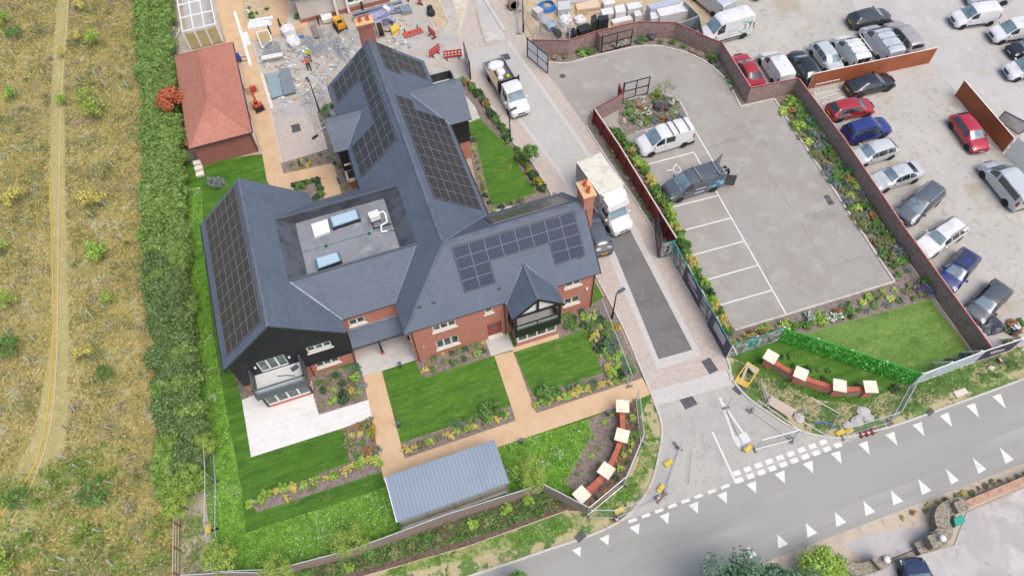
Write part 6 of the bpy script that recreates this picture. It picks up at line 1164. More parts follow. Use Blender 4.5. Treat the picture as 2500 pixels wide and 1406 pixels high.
# ---- materials yard behind the brick fence
k = thing('pipe_coil', 'bright blue plastic pipe coil in the materials yard', 'pipe coil', P(e2(420, 95))); x, y, _ = P(e2(420, 95))
for i in range(5): MB().tube([(x+(.95-.1*i)*math.cos(a)+.05*i, y+(.95-.1*i)*math.sin(a), .06+.08*i) for a in [j*math.pi/10 for j in range(21)]], .05, 6).build('loop', mat('bright_blue_pipe', S(40, 140, 220), rough=.4), k)
MY = [([(245, 110), (325, 75), (385, 120), (315, 170)], .9, 'pale_grey_block', S(214, 212, 208), 'pale grey block pallet beside the blue coil', 3), ([(330, 225), (420, 190), (470, 240), (390, 290)], .5, 'mid_grey_block', S(186, 184, 182), 'mid grey paving pallet below the blue coil', 3), ([(560, 20), (710, 10), (720, 110), (560, 130)], .9, 'slate_bundle', S(206, 208, 210), 'stacked grey slabs in silver wrap', 7), ([(770, 50), (1050, -10), (1085, 90), (790, 125)], .35, 'tan_board', S(232, 202, 170), 'large tan board stack on pallet', 2), ([(1080, 115), (1230, 90), (1255, 165), (1110, 190)], .7, 'white_board', S(236, 234, 232), 'white board stack right of the tan boards', 3), ([(1250, 80), (1360, 50), (1395, 140), (1270, 165)], 1.0, 'white_board', S(236, 234, 232), 'taller white board stack in the yard middle', 3), ([(1395, 50), (1560, 20), (1600, 90), (1420, 120)], .9, 'white_board', S(236, 234, 232), 'wide white board stack behind the small white box', 3), ([(1485, 145), (1560, 125), (1592, 185), (1510, 205)], .8, 'white_board', S(236, 234, 232), 'small white box stack near the fence top', 2), ([(1210, 240), (1440, 190), (1480, 240), (1235, 290)], .4, 'white_board', S(236, 234, 232), 'low white plank stack right behind the fence', 4), ([(1760, 110), (2120, 25), (2165, 130), (1810, 205)], 1.5, 'white_board', S(236, 234, 232), 'largest white insulation stack at the yard right end', 5), ([(1680, 130), (1750, 110), (1800, 220), (1700, 240)], 1.2, 'white_board', S(236, 234, 232), 'narrow white wrapped stack left of the largest stack', 3), ([(1100, 5), (1240, -30), (1265, 40), (1130, 70)], .7, 'white_board', S(230, 226, 220), 'cream block pallet at the top of the yard', 3)]
for q, h, mn, col, l, n in MY: stack(e2, q, h, mat(mn, col, [(A4(S(206, 206, 204), .5), 1.6, .5, .65)], rough=.6), l, 'material_stack', n)
stack(e2, [(1640, 60), (2030, -30), (2060, 30), (1690, 115)], 1.7, mat('silver_wrap', S(190, 198, 210), rough=.3, bump=(6, .6, .05)), 'silver plastic-wrapped roll on the insulation stack', 'wrapped_roll', 1, 'roll', False)
stack(e2, [(550, -20), (1020, -60), (1030, -5), (700, 10)], .5, M_plas, 'long translucent wrapped pack at the top edge of the yard', 'wrapped_pack', 1, 'pack')
pallet(e2(850, 165), rad(10), 'green-tinted slatted pallet below the tan boards')
bag(e2, (480, 350), .5, .7, mat('blue_white_bag', S(206, 220, 232), [(S(60, 160, 220), 2, .52, .56)], rough=.5), 'blue and white bulk bag with raised white handles', hoop=True); bag(e2, (655, 300), .62, 1.0, M_plas, 'large open white bulk bag in the materials yard', hoop=True); bag(e2, (830, 270), .5, .6, M_plas, 'white plastic sheet heap behind the black crates')
def crates(q4, h, label, nx, nz):
    c = [Vector(P(e2(*q), h)) for q in q4]; t = thing('crate_stack', label, 'crates', (c[0].x, c[0].y, 0), group='black plastic drainage crates')
    for i in range(nx):
        for z in range(nz):
            a, b_, d, e = c[0].lerp(c[1], i/nx+.01), c[0].lerp(c[1], (i+1)/nx-.01), c[3].lerp(c[2], (i+1)/nx-.01), c[3].lerp(c[2], i/nx+.01)
            MB().prism([(v.x, v.y) for v in (a, b_, d, e)], h*z/nz+.006, h*(z+1)/nz-.01).build('crate', M_crate, t)
crates([(785, 325), (930, 280), (985, 350), (835, 395)], .9, 'stack of black drainage crates in front centre of the yard', 5, 2); crates([(1045, 200), (1170, 180), (1185, 235), (1060, 255)], 1.5, 'tall stack of black drainage crates beside white boards', 3, 4); crates([(965, 200), (1025, 170), (1045, 250), (985, 280)], 1.5, 'narrow tall stack of black crates left of the tall stack', 1, 4); crates([(670, 350), (715, 340), (745, 420), (700, 430)], .7, 'small upright black crate near the fence top', 1, 2); crates([(725, 345), (765, 335), (795, 400), (755, 415)], .7, 'second small upright black crate near the fence top', 1, 2); crates([(495, 330), (550, 310), (610, 400), (560, 425)], .6, 'slanted black crates beside the blue and white bag', 2, 2)
x, y, _ = P(e1(1270, 110)); t = thing('cement_mixer_drum', 'brown concrete pipe ring standing beside the drive top', 'pipe ring', (x, y, 0)); k = MB(); k.lathe([(.55, -.3), (.6, -.2), (.6, .2), (.55, .3), (.42, .3), (.42, -.3)], (x, y, .6), 18, axis='y'); k.build('ring', mat('brown_concrete', S(160, 138, 116), bump=(14, .6, .03)), t)
tag(MB().lathe([(.4, 0), (.45, .25), (.38, .5), (.2, .62), (.05, .7)], P(e1(265, 185)), 9).obox(tuple(Vector(P(e1(250, 140)))+Vector((0, 0, .35))), (.5, .35, .5), .5).build('black_sack', M_rubber, smooth=False), 'black rubbish sack on the soil island', 'sack')
for cr, q, s_, l in ((g2, (1640, 930), .5, 'pale stone lump in the dug hole on the verge'), (g2, (1560, 1040), .45, 'pale stone lump below the dug hole'), (g2, (1450, 1090), .35, 'small pale stone near the yellow blocks'), (g2, (850, 1000), .4, 'pale sack beside the plywood board'), (g2, (1690, 1000), .4, 'grey stone slab at the hole edge')):
    x, y, _ = P(cr(*q)); rr = random.Random(q[0]); b = MB(); b.lathe([(s_*.9, 0), (s_, s_*.25), (s_*.6, s_*.5), (s_*.1, s_*.55)], (x, y, 0), 7); b.v = [(v[0]+rr.uniform(-.08, .08), v[1]+rr.uniform(-.08, .08), v[2]) for v in b.v]; tag(b.build('rubble_stone', M_conc), l, 'stone')
k = MB(); k.tube([P(g2(*q), .06) for q in ((1040, 1060), (1140, 1050), (1240, 1070), (1300, 1110), (1370, 1145))], .04, 6); tag(k.build('blue_hose', MATS['bright_blue_pipe']), 'blue pipe curling across the verge grass', 'pipe')
b = MB(); cx_, cy_, _ = P(d6(1075, 1195)); rr = random.Random(5)
for i in range(7):
    for j in range(7): b.pt((cx_+(i-3)*.28+rr.uniform(-.08, .08), cy_+(j-3)*.22+rr.uniform(-.08, .08), .08+rr.uniform(0, .28)*(1 if 0 < i < 6 and 0 < j < 6 else 0)))
for i in range(6):
    for j in range(6): b.idx([i*7+j, (i+1)*7+j, (i+1)*7+j+1, i*7+j+1])
for ring in ([(i, 0) for i in range(7)],): pass
tag(b.build('dark_tarpaulin', mat('dark_grey_tarp', S(70, 76, 86), rough=.4)), 'crumpled dark grey sheet in front of the grey hatchback', 'tarpaulin')
bag(d6, (1235, 1235), .35, .3, mat('black_bin_bag', S(30, 30, 32), rough=.3), 'black bin bag in the rubbish corner', 'bin_bag'); bag(d6, (1250, 1200), .35, .35, M_plas, 'white bin bag in the rubbish corner', 'bin_bag')
# crowd barriers dumped beside the black saloon
for p, q, l, tl, zz in ((d5(140, 260), d5(345, 215), 'white crowd barrier leaning on the rust-brown hoarding', -.5, 0), (d5(130, 310), d5(320, 245), 'white crowd barrier lying in front of the other barrier', 1.2, .15)):
    a, b_ = P2(p), P2(q); L_ = math.dist(a, b_); t = thing('crowd_barrier', l, 'barrier', (a[0], a[1], zz), math.atan2(b_[1]-a[1], b_[0]-a[0]), world=False); t.rotation_euler[0] = tl; k = MB(); k.tube([(0, 0, .1), (0, 0, 1.05), (L_, 0, 1.05), (L_, 0, .1), (0, 0, .1)], .03, 6); k.build('frame', M_whitestrut, t)
    for i in range(1, 12): MB().tube([(L_*i/12, 0, .1), (L_*i/12, 0, 1.05)], .012, 4).build('bar', M_whitestrut, t)
# yellow and cream hoses lying on the field path
for pts, l, c in (([(0, 1260), (60, 1180), (100, 1090), (122, 960), (130, 800), (128, 600), (122, 450), (112, 370)], 'yellow hose lying along the mown field path', S(232, 192, 72)), ([(-5, 1330), (70, 1200), (120, 1060), (138, 900), (142, 700), (145, 450), (152, 220), (164, 60), (168, -20)], 'pale cream hose lying along the mown field path', S(222, 202, 150))):
    s = smooth_line([P2(q) for q in pts], 6); tag(MB().tube([(x, y, .05) for x, y in s], .05, 5).build('hose', mat('hose_'+l[:5], c, rough=.6)), l, 'hose')
# ---- people
def person(px, rz, label, joints, mats, helmet=None, scale=1.0, z=0.0):
    """joints: dict of skin skeleton; materials by height"""
    x, y, _ = P(px); t = thing('person', label, 'person', (x, y, z), rz, world=False); me = bpy.data.meshes.new('body'); V = joints['v']; idx_ = {k: i for i, k in enumerate(V)}
    me.from_pydata([Vector(V[k][0])*scale for k in V], [(idx_[a], idx_[b]) for a, b in joints['e']], []); o = bpy.data.objects.new('body_tmp', me); COL.objects.link(o)
    md = o.modifiers.new('s', 'SKIN'); md.use_smooth_shade = True
    for k, i in idx_.items(): r = V[k][1]*scale; me.skin_vertices[0].data[i].radius = (r, r)
    me.skin_vertices[0].data[idx_['pelvis']].use_root = True; sb = o.modifiers.new('u', 'SUBSURF'); sb.levels = 1; sb.render_levels = 1
    dg = bpy.context.evaluated_depsgraph_get(); nm = bpy.data.meshes.new_from_object(o.evaluated_get(dg)); bpy.data.objects.remove(o)
    nm.materials.clear()
    for m in mats: nm.materials.append(m)
    for p in nm.polygons:
        c = p.center; best = min(V, key=lambda k: (Vector(V[k][0])*scale-c).length); p.material_index = joints['m'].get(best, 0)
    b = bpy.data.objects.new('body', nm); COL.objects.link(b); b.parent = t
    hd = Vector(V['head'][0])*scale
    if helmet: MB().lathe([(.155, -.01), (.125, .0), (.12, .05), (.09, .11), (.03, .135)], tuple(hd+Vector((0, 0, .03))), 12).build('hard_hat', helmet, t, smooth=True)
    else: MB().lathe([(.1, -.1), (.115, -.02), (.11, .06), (.07, .115), (.02, .125)], tuple(hd+Vector((-.015, 0, .02))), 12).build('hair', mat('dark_hair', S(46, 38, 34)), t, smooth=True)
    return t
def skel(armL, armR, lean=0.0, step=.12):
    v = {}; hx = math.sin(lean); hz = math.cos(lean); sp = lambda h, x=0, y=0: (hx*h+x, y, .95+hz*h)
    v['pelvis'] = ((0, 0, .95), .15); v['belly'] = (sp(.2), .15); v['chest'] = (sp(.42), .16); v['neck'] = (sp(.56), .06); v['head'] = (sp(.72), .1); v['crown'] = (sp(.8), .07); v['nose'] = (sp(.71, .1), .03)
    for s, nm, arm in ((1, 'L', armL), (-1, 'R', armR)):
        v['sh'+nm] = (sp(.48, 0, s*.19), .075); v['el'+nm] = (arm[0], .05); v['wr'+nm] = (arm[1], .038); d = (Vector(arm[1])-Vector(arm[0])).normalized(); w = Vector(arm[1])+d*.08; v['pa'+nm] = (tuple(w), .038)
        sd = d.cross(Vector((0, 0, 1))); sd = sd.normalized() if sd.length > .1 else Vector((1, 0, 0))
        for i in range(4): v['f%d%s' % (i, nm)] = (tuple(w+d*(.085-.01*abs(i-1))+sd*(i-1.5)*.024), .01)
        v['th'+nm] = (tuple(Vector(arm[1])+d*.05+sd*.07), .011)
        v['hi'+nm] = ((0, s*.1, .88), .11); v['kn'+nm] = ((step*s*.6+.03, s*.11, .5), .075); v['an'+nm] = ((step*s-.02, s*.12, .09), .05); v['to'+nm] = ((step*s+.16, s*.13, .04), .045)
    e = [('pelvis', 'belly'), ('belly', 'chest'), ('chest', 'neck'), ('neck', 'head'), ('head', 'crown'), ('head', 'nose')]
    for nm in 'LR': e += [('chest', 'sh'+nm), ('sh'+nm, 'el'+nm), ('el'+nm, 'wr'+nm), ('wr'+nm, 'pa'+nm), ('pa'+nm, 'th'+nm), ('pelvis', 'hi'+nm), ('hi'+nm, 'kn'+nm), ('kn'+nm, 'an'+nm), ('an'+nm, 'to'+nm)]+[('pa'+nm, 'f%d%s' % (i, nm)) for i in range(4)]
    m = {k: 0 for k in v}
    for k in ('belly', 'chest', 'shL', 'shR', 'elL', 'elR'): m[k] = 1
    for k in ('pelvis', 'hiL', 'hiR', 'knL', 'knR'): m[k] = 2
    for k in ('anL', 'anR', 'toL', 'toR'): m[k] = 3
    return {'v': v, 'e': e, 'm': m}
M_skin = mat('skin', S(206, 156, 130), rough=.6); M_hivis = mat('hi_vis_orange', S(244, 104, 62), rough=.6); M_hivisy = mat('hi_vis_yellow', S(206, 232, 70), rough=.6); M_trs = mat('black_trousers', S(38, 38, 42), rough=.8); M_boot = mat('work_boot', S(54, 44, 38), rough=.7); M_navy = mat('navy_jacket', S(36, 40, 56), rough=.8); M_greytr = mat('grey_trousers', S(96, 96, 100), rough=.8)
person(e3(985, 868), rad(100), 'person in orange hi-vis top, black trousers and blue hard hat', skel(((.0, .42, 1.2), (.2, .3, 1.05)), ((.05, -.42, 1.2), (.25, -.35, 1.1)), .05, .14), [M_skin, M_hivis, M_trs, M_boot], mat('blue_helmet', S(76, 140, 200), rough=.4))
person(e3(985, 760), rad(-60), 'person in yellow hi-vis top and white hard hat behind the orange one', skel(((.1, .36, 1.15), (.28, .25, 1.0)), ((.1, -.36, 1.15), (.3, -.2, 1.0)), .15), [M_skin, M_hivisy, M_greytr, M_boot], M_white)
person(d2(985, 1120), rad(165), 'person in navy jacket leaning into the back of the dark van', skel(((.55, .25, 1.15), (.8, .2, 1.1)), ((.55, -.25, 1.15), (.8, -.2, 1.1)), .75), [M_skin, M_navy, M_trs, M_boot])
person(d2(305, 630), rad(-80), 'person with dark hair standing behind the white van', skel(((.15, .33, 1.2), (.3, .2, 1.1)), ((.15, -.33, 1.2), (.3, -.2, 1.1)), .1), [M_skin, M_trs, M_trs, M_boot])
# ================================================================ VEHICLES
def interp(tab, x):
    if x <= tab[0][0]: return tab[0][1]
    for (a, u), (b, v) in zip(tab, tab[1:]):
        if x <= b: return u+(v-u)*(x-a)/(b-a) if b > a else v
    return tab[-1][1]
KINDS = {
 'hatch': dict(L=4.3, W=.89, top=[(-2.15, .62), (-2.13, .82), (-2.05, .98), (-1.6, 1.34), (-1.35, 1.42), (-.6, 1.47), (.0, 1.46), (.4, 1.4), (1.12, .97), (1.5, .9), (1.85, .8), (2.05, .68), (2.15, .5)], belt=[(-2.15, .95), (-1, .93), (1.1, .86), (2.15, .6)], wt=[(-2.15, .66), (-1.9, .62), (-1.4, .56), (0, .6), (.4, .58), (1.1, .7), (1.8, .66), (2.15, .5)], ws=(.42, 1.12), rw=(-2.03, -1.5), sw=[(-1.55, -.78), (-.7, .12), (.18, .72)], wx=(1.32, -1.33), wr=.31),
 'saloon': dict(L=4.75, W=.91, top=[(-2.37, .62), (-2.35, .85), (-2.25, .98), (-1.75, 1.03), (-1.0, 1.36), (-.6, 1.42), (0, 1.42), (.35, 1.36), (1.05, .98), (1.6, .9), (2.05, .78), (2.3, .62), (2.37, .48)], belt=[(-2.37, .92), (-1, .92), (1.1, .86), (2.37, .58)], wt=[(-2.37, .66), (-1.7, .7), (-1.0, .56), (0, .6), (.35, .58), (1.1, .72), (1.9, .68), (2.37, .5)], ws=(.37, 1.05), rw=(-1.72, -1.02), sw=[(-1.35, -.72), (-.64, .1), (.16, .66)], wx=(1.45, -1.38), wr=.32),
 'estate': dict(L=4.75, W=.91, top=[(-2.37, .62), (-2.35, .9), (-2.25, 1.06), (-1.9, 1.38), (-1.6, 1.46), (0, 1.48), (.35, 1.42), (1.08, 1.0), (1.6, .92), (2.05, .8), (2.3, .64), (2.37, .48)], belt=[(-2.37, .95), (-1, .95), (1.1, .88), (2.37, .58)], wt=[(-2.37, .66), (-2, .6), (-1.6, .58), (0, .6), (.4, .58), (1.1, .72), (1.9, .68), (2.37, .5)], ws=(.37, 1.08), rw=(-2.22, -1.92), sw=[(-1.95, -1.0), (-.92, -.1), (-.02, .66)], wx=(1.45, -1.35), wr=.32),
 'suv': dict(L=4.4, W=.92, top=[(-2.2, .7), (-2.18, 1.0), (-2.1, 1.15), (-1.85, 1.56), (-1.65, 1.64), (-.4, 1.68), (.2, 1.65), (.45, 1.58), (1.1, 1.12), (1.55, 1.04), (1.95, .92), (2.15, .78), (2.2, .55)], belt=[(-2.2, 1.08), (-1, 1.06), (1.1, 1.0), (2.2, .75)], wt=[(-2.2, .7), (-1.8, .62), (0, .64), (.45, .62), (1.1, .76), (1.9, .72), (2.2, .55)], ws=(.47, 1.1), rw=(-2.08, -1.86), sw=[(-1.7, -.95), (-.87, -.1), (-.02, .68)], wx=(1.3, -1.25), wr=.36),
 'mpv': dict(L=4.8, W=.95, top=[(-2.4, .65), (-2.38, 1.0), (-2.3, 1.12), (-2.05, 1.6), (-1.85, 1.7), (-.4, 1.74), (.25, 1.68), (.5, 1.6), (1.4, 1.08), (1.75, .98), (2.15, .82), (2.35, .66), (2.4, .5)], belt=[(-2.4, 1.05), (-1, 1.04), (1.3, .98), (2.4, .65)], wt=[(-2.4, .7), (-2, .66), (0, .68), (.5, .66), (1.4, .78), (2, .7), (2.4, .55)], ws=(.52, 1.4), rw=(-2.28, -2.06), sw=[(-1.95, -1.1), (-1.02, -.2), (-.12, .85)], wx=(1.45, -1.4), wr=.33),
 'smallvan': dict(L=4.45, W=.92, top=[(-2.22, .55), (-2.21, 1.0), (-2.17, 1.68), (-2.05, 1.78), (-1.7, 1.83), (.1, 1.83), (.42, 1.76), (1.28, 1.12), (1.65, 1.0), (2.0, .88), (2.18, .7), (2.22, .5)], belt=[(-2.22, 1.1), (.4, 1.08), (1.3, .98), (2.22, .65)], wt=[(-2.22, .74), (-1, .76), (.2, .74), (.45, .7), (1.28, .78), (1.9, .7), (2.22, .55)], ws=(.44, 1.28), rw=None, sw=[(.2, .92)], wx=(1.42, -1.38), wr=.32),
 'van': dict(L=5.1, W=.97, top=[(-2.55, .6), (-2.54, 1.1), (-2.5, 1.8), (-2.38, 1.92), (-2.0, 1.96), (.35, 1.96), (.68, 1.88), (1.6, 1.2), (1.95, 1.08), (2.3, .95), (2.5, .75), (2.55, .5)], belt=[(-2.55, 1.18), (.6, 1.15), (1.6, 1.05), (2.55, .7)], wt=[(-2.55, .8), (-1, .82), (.4, .8), (.7, .76), (1.6, .84), (2.2, .75), (2.55, .6)], ws=(.7, 1.6), rw=None, sw=[(.45, 1.2)], wx=(1.62, -1.55), wr=.34),
 'bigvan': dict(L=5.5, W=1.02, top=[(-2.75, .6), (-2.74, 1.4), (-2.7, 2.3), (-2.55, 2.46), (-2.1, 2.52), (.55, 2.5), (.95, 2.36), (1.75, 1.42), (2.05, 1.25), (2.45, 1.02), (2.7, .8), (2.75, .5)], belt=[(-2.75, 1.3), (.9, 1.28), (1.75, 1.15), (2.75, .8)], wt=[(-2.75, .84), (-1, .86), (.6, .84), (.95, .78), (1.75, .86), (2.4, .78), (2.75, .62)], ws=(1.0, 1.75), rw=None, sw=[(.62, 1.35)], wx=(1.85, -1.65), wr=.35),
 'cab': dict(L=2.9, W=1.0, top=[(-1.2, .6), (-1.2, 2.0), (-1.12, 2.15), (-.7, 2.22), (-.2, 2.22), (.12, 2.1), (.78, 1.36), (1.05, 1.2), (1.4, 1.0), (1.65, .8), (1.7, .5)], belt=[(-1.2, 1.3), (0, 1.28), (.8, 1.15), (1.7, .8)], wt=[(-1.2, .82), (-.2, .82), (.12, .78), (.8, .86), (1.4, .78), (1.7, .62)], ws=(.14, .78), rw=None, sw=[(-.5, .35)], wx=(.82, -9), wr=.35),
}
M_cglass = mat('car_glass', S(46, 53, 58), rough=.05, spec=.9, coat=.5); M_wscreen = mat('windscreen_glass', S(126, 148, 156), [(A4(S(96, 116, 124), .8), 1.2, .48, .6)], rough=.05, spec=.9, coat=.5); M_blk = mat('black_trim', S(40, 41, 43), rough=.5); M_tyre = mat('tyre', S(40, 40, 41), rough=.85); M_rim = mat('alloy_rim', S(176, 178, 180), rough=.35, metal=.6); M_hl = mat('headlight_lens', S(226, 230, 232), rough=.1, spec=.8); M_tl = mat('tail_light', S(190, 34, 34), rough=.2); M_py = mat('yellow_number_plate', S(226, 186, 50), rough=.5); M_pw = mat('white_number_plate', S(232, 232, 228), rough=.5); M_arch = mat('wheel_arch_dark', S(26, 26, 27), rough=.9)
def paint(name, r, g, b, metal=.0): return mat('paint_'+name, S(r, g, b), [(A4(S(r*.82, g*.82, b*.82), .5), 1.1, .5, .68)], rough=.28, coat=.7, metal=metal)
PNT = dict(white=paint('white', 240, 240, 238), silver=paint('silver', 212, 216, 218, .1), red=paint('red', 178, 36, 44), red2=paint('crimson', 190, 40, 58), black=paint('black', 36, 38, 42), grey=paint('grey', 92, 98, 104, .2), dgrey=paint('dark_grey', 74, 76, 80, .1), blue=paint('blue', 38, 52, 128), navy=paint('navy', 50, 62, 92), beige=paint('pale_beige', 190, 184, 180, .2), gmet=paint('gunmetal', 104, 110, 118, .2))
WHEELS = {}
def wheel_mesh(r):
    if r in WHEELS: return WHEELS[r]
    out = []
    for nm, prof, m in (('tyre', [(r*.66, -.1), (r*.92, -.105), (r, -.07), (r, .07), (r*.92, .105), (r*.66, .1)], M_tyre), ('rim', [(r*.05, .075), (r*.2, .085), (r*.24, .06), (r*.62, .075), (r*.68, .102), (r*.68, -.1), (r*.05, -.1)], M_rim)):
        o = MB().lathe(prof, (0, 0, 0), 20, axis='y').build(nm, m, None, org=(0, 0, 0), smooth=False); out.append(o.data); bpy.data.objects.remove(o)
    k = MB()
    for i in range(5):
        a = i*2*math.pi/5; c, s = math.cos(a), math.sin(a); w = .035; k.face([(r*.2*c-w*s, .09, r*.2*s+w*c), (r*.2*c+w*s, .09, r*.2*s-w*c), (r*.64*c+w*s, .1, r*.64*s-w*c), (r*.64*c-w*s, .1, r*.64*s+w*c)])
    WHEELS[r] = out; return out
def add_wheel(t, x, y, r, side):
    me = wheel_mesh(r); o = inst(me[0], 'wheel', (x, y, r), 0, 1, t); o.rotation_euler = (0, 0, 0 if side > 0 else math.pi); inst(me[1], 'rim', (0, 0, 0), 0, 1, o); return o
def car_body(t, K, pm, plates=('w', 'y'), panel=False, extra=None, xoff=0.0, wheels=True, body_name='body', lights=True):
    top, belt, wt = K['top'], K['belt'], K['wt']; x0, x1 = top[0][0], top[-1][0]; W_ = K['W']; zs0 = .24
    def sec(x):                        # half section, bottom to top
        zt = interp(top, x); zb = min(interp(belt, x), zt-.07); f = 1.0; e = min(x-x0, x1-x)
        if e < .5: f = .8+.2*math.sqrt(max(0, 1-((.5-max(e, 0))/.5)**2))
        w = W_*f; wtt = min(interp(wt, x)*(W_/.9 if W_ < .9 else 1), w*.97); zs = zs0+(.06 if e < .25 else 0)
        green = max(0, min(1, (zt-zb-.1)/.35)); p3 = (w*(.965 if green > .2 else .93), zb)
        if green <= .2: wtt = max(wtt, w*.82)
        return [(w*.88, zs), (w*.985, zs+.1), (w, zs+(zb-zs)*.6), p3, (wtt, zt-(.07 if green > .2 else .035)), (wtt*.62, zt-.012), (0, zt)]
    def surf(x, tt, s=1):
        q = sec(x); i = min(int(tt), 5); f = tt-i; return Vector((x+xoff, s*(q[i][0]+(q[i+1][0]-q[i][0])*f), q[i][1]+(q[i+1][1]-q[i][1])*f))
    xs = sorted({round(p[0], 3) for p in top} | {round(x0+(x1-x0)*k/26, 3) for k in range(27)}); b = MB(); R_ = []
    for x in xs:
        q = sec(x); R_.append([b.pt((x+xoff, -y, z)) for y, z in q[:-1]]+[b.pt((x+xoff, 0, q[-1][1]))]+[b.pt((x+xoff, y, z)) for y, z in q[:-1][::-1]])
    for i in range(len(R_)-1):
        for k in range(12): b.idx([R_[i][k], R_[i][k+1], R_[i+1][k+1], R_[i+1][k]][::-1])
        b.idx([R_[i][0], R_[i+1][0], R_[i+1][12], R_[i][12]][::-1])
    b.idx(R_[0]); b.idx(R_[-1][::-1]); body = b.build(body_name, pm, t, smooth=True)
    try: body.data.set_sharp_from_angle(angle=rad(38))
    except Exception: pass
    def patch(name, xa, xb, ta, tb, m, s=None, nx=6, ny=3, off=.012, par=None, top_in=0.0):
        k = MB(); rows = []
        for i in range(nx+1):
            f = i/nx; x = xa+(xb-xa)*f
            if s is None: pts = [surf(x, ta+(6-ta)*j/ny, -1) for j in range(ny+1)]+[surf(x, 6-(6-ta)*j/ny, 1) for j in range(1, ny+1)]
            else: pts = [surf(x, ta+(tb-ta)*j/ny, s) for j in range(ny+1)]
            if s is not None and name == 'side_window' and top_in: pass
            rows.append(pts)
        n_ = (rows[-1][0]-rows[0][0]).cross(rows[0][-1]-rows[0][0]); n_.normalize(); c = rows[nx//2][len(rows[0])//2]
        if n_.dot(c-Vector((c.x, 0, .6))) < 0: n_ = -n_
        ids = [[k.pt(p+n_*off) for p in r] for r in rows]
        for i in range(nx):
            for j in range(len(rows[0])-1): k.idx([ids[i][j], ids[i+1][j], ids[i+1][j+1], ids[i][j+1]])
        return k.build(name, m, par or t, smooth=True)
    a, c = K['ws']; patch('windscreen', a+.04, c-.03, 4.12, 6, M_wscreen)
    if K['rw']: a, c = K['rw']; patch('rear_window', a+.03, c-.03, 4.15, 6, M_cglass)
    for a, c in K['sw']:
        for s in (-1, 1):
            k = MB(); pts = []
            for f in (0, .5, 1): pts.append(surf(a+(c-a)*f, 3.12, s))
            hi = 3.9; up = [surf(a+(c-a)*f, hi if interp(top, a+(c-a)*f)-interp(belt, a+(c-a)*f) > .3 else 3.6, s) for f in (1, .5, 0)]
            k.face([p+Vector((0, s*.012, .004)) for p in (pts+up)]); k.build('side_window', M_cglass, t)
    if wheels:
        for x in K['wx']:
            if x < -5: continue
            for s in (-1, 1):
                r = K['wr']; k = MB(); y = s*(W_+.004); n = 12; arc = [(x+xoff+r*1.17*math.cos(math.pi*j/n), y, r*.95+r*1.17*math.sin(math.pi*j/n)) for j in range(n+1)]; k.face(arc+[(x+xoff-r*1.17, y, zs0+.02), (x+xoff+r*1.17, y, zs0+.02)]); k.build('wheel_arch', M_arch, t)
                add_wheel(t, x+xoff, s*(W_-.085), r, s)
    if lights:
        hz = interp(top, x1-.16); fx = x1-.22
        for s in (-1, 1):
            k = MB(); pts = [surf(fx-.22, 3.3, s), surf(fx+.08, 2.9, s), surf(fx+.1, 3.8, s), surf(fx-.12, 4.6, s)]; k.face([p+Vector((.012, s*.014, .012)) for p in pts]); k.build('headlight', M_hl, t)
            rx = x0+.1; pts = [surf(rx-.06, 2.2, s), surf(rx+.16, 2.3, s), surf(rx+.14, 3.4, s), surf(rx-.03, 3.3, s)]; k = MB(); k.face([p+Vector((-.014, s*.016, .004)) for p in pts]); k.build('tail_light', M_tl, t)
        k = MB(); k.box(x1+xoff-.06, x1+xoff+.012, -W_*.62, W_*.62, .3, .42); k.build('front_bumper_trim', M_blk, t); k = MB(); k.box(x1+xoff-.05, x1+xoff+.008, -.36, .36, .52 if x1 < 2.4 else .6, .64 if x1 < 2.4 else .74); k.build('grille', M_blk, t)
        k = MB(); k.box(x1+xoff, x1+xoff+.03, -.26, .26, .43, .51); k.build('number_plate', M_pw if plates[0] == 'w' else M_py, t); k = MB(); k.box(x0+xoff-.03, x0+xoff, -.26, .26, .55, .66); k.build('number_plate', M_py, t)
        k = MB(); k.box(x0+xoff-.012, x0+xoff+.06, -W_*.66, W_*.66, .3, .46); k.build('rear_bumper_trim', M_blk, t)
    mx = K['ws'][1]-.3
    for s in (-1, 1): k = MB(); k.obox((mx+xoff, s*(W_+.09), interp(belt, mx)+.06), (.12, .2, .14)); k.build('mirror', pm if not panel else M_blk, t)
    return body, surf, patch
def pose(pf, pr, side, K):             # from the two visible wheel contact points (photo pixels); side: +1 left side visible, -1 right
    a, b_ = Vector(P2(pf)), Vector(P2(pr)); d = (a-b_).normalized(); n = Vector((-d.y, d.x)); m = (a+b_)/2; wb = (K['wx'][0]+K['wx'][1])/2
    c = m-n*side*K['W']-d*wb; return (c.x, c.y, 0), math.atan2(d.y, d.x)
def vehicle(kind, color, label, pf=None, pr=None, side=1, at=None, name=None, cat='car', group=None, **kw):
    K = KINDS[kind]; loc, rz = pose(pf, pr, side, K) if pf else at
    loc = (loc[0], loc[1], kw.pop('z', .02)); t = thing(name or {'hatch': 'hatchback_car', 'saloon': 'saloon_car', 'estate': 'estate_car', 'suv': 'sport_utility_car', 'mpv': 'people_carrier'}.get(kind, 'delivery_van'), label, cat, loc, rz, group, world=False)
    r = car_body(t, K, PNT[color], **kw); return t, K, r
def roof_bars(t, K, xs, z, m=M_alu, w=None):
    for x in xs:
        w_ = w or K['W']*.8; MB().beam((x, -w_, z+.1), (x, w_, z+.1), .06, .04).build('roof_bar', m, t)
        for s in (-1, 1): MB().box(x-.04, x+.04, s*w_-.03, s*w_+.03, z-.08, z+.08).build('bar_foot', M_blk, t)
def rails(t, K, xa, xb, z, m):
    for s in (-1, 1): MB().tube([(xa, s*K['W']*.66, z-.05), (xa+.1, s*K['W']*.66, z+.03), (xb-.1, s*K['W']*.66, z+.03), (xb, s*K['W']*.66, z-.06)], .025, 5).build('roof_rail', m, t)
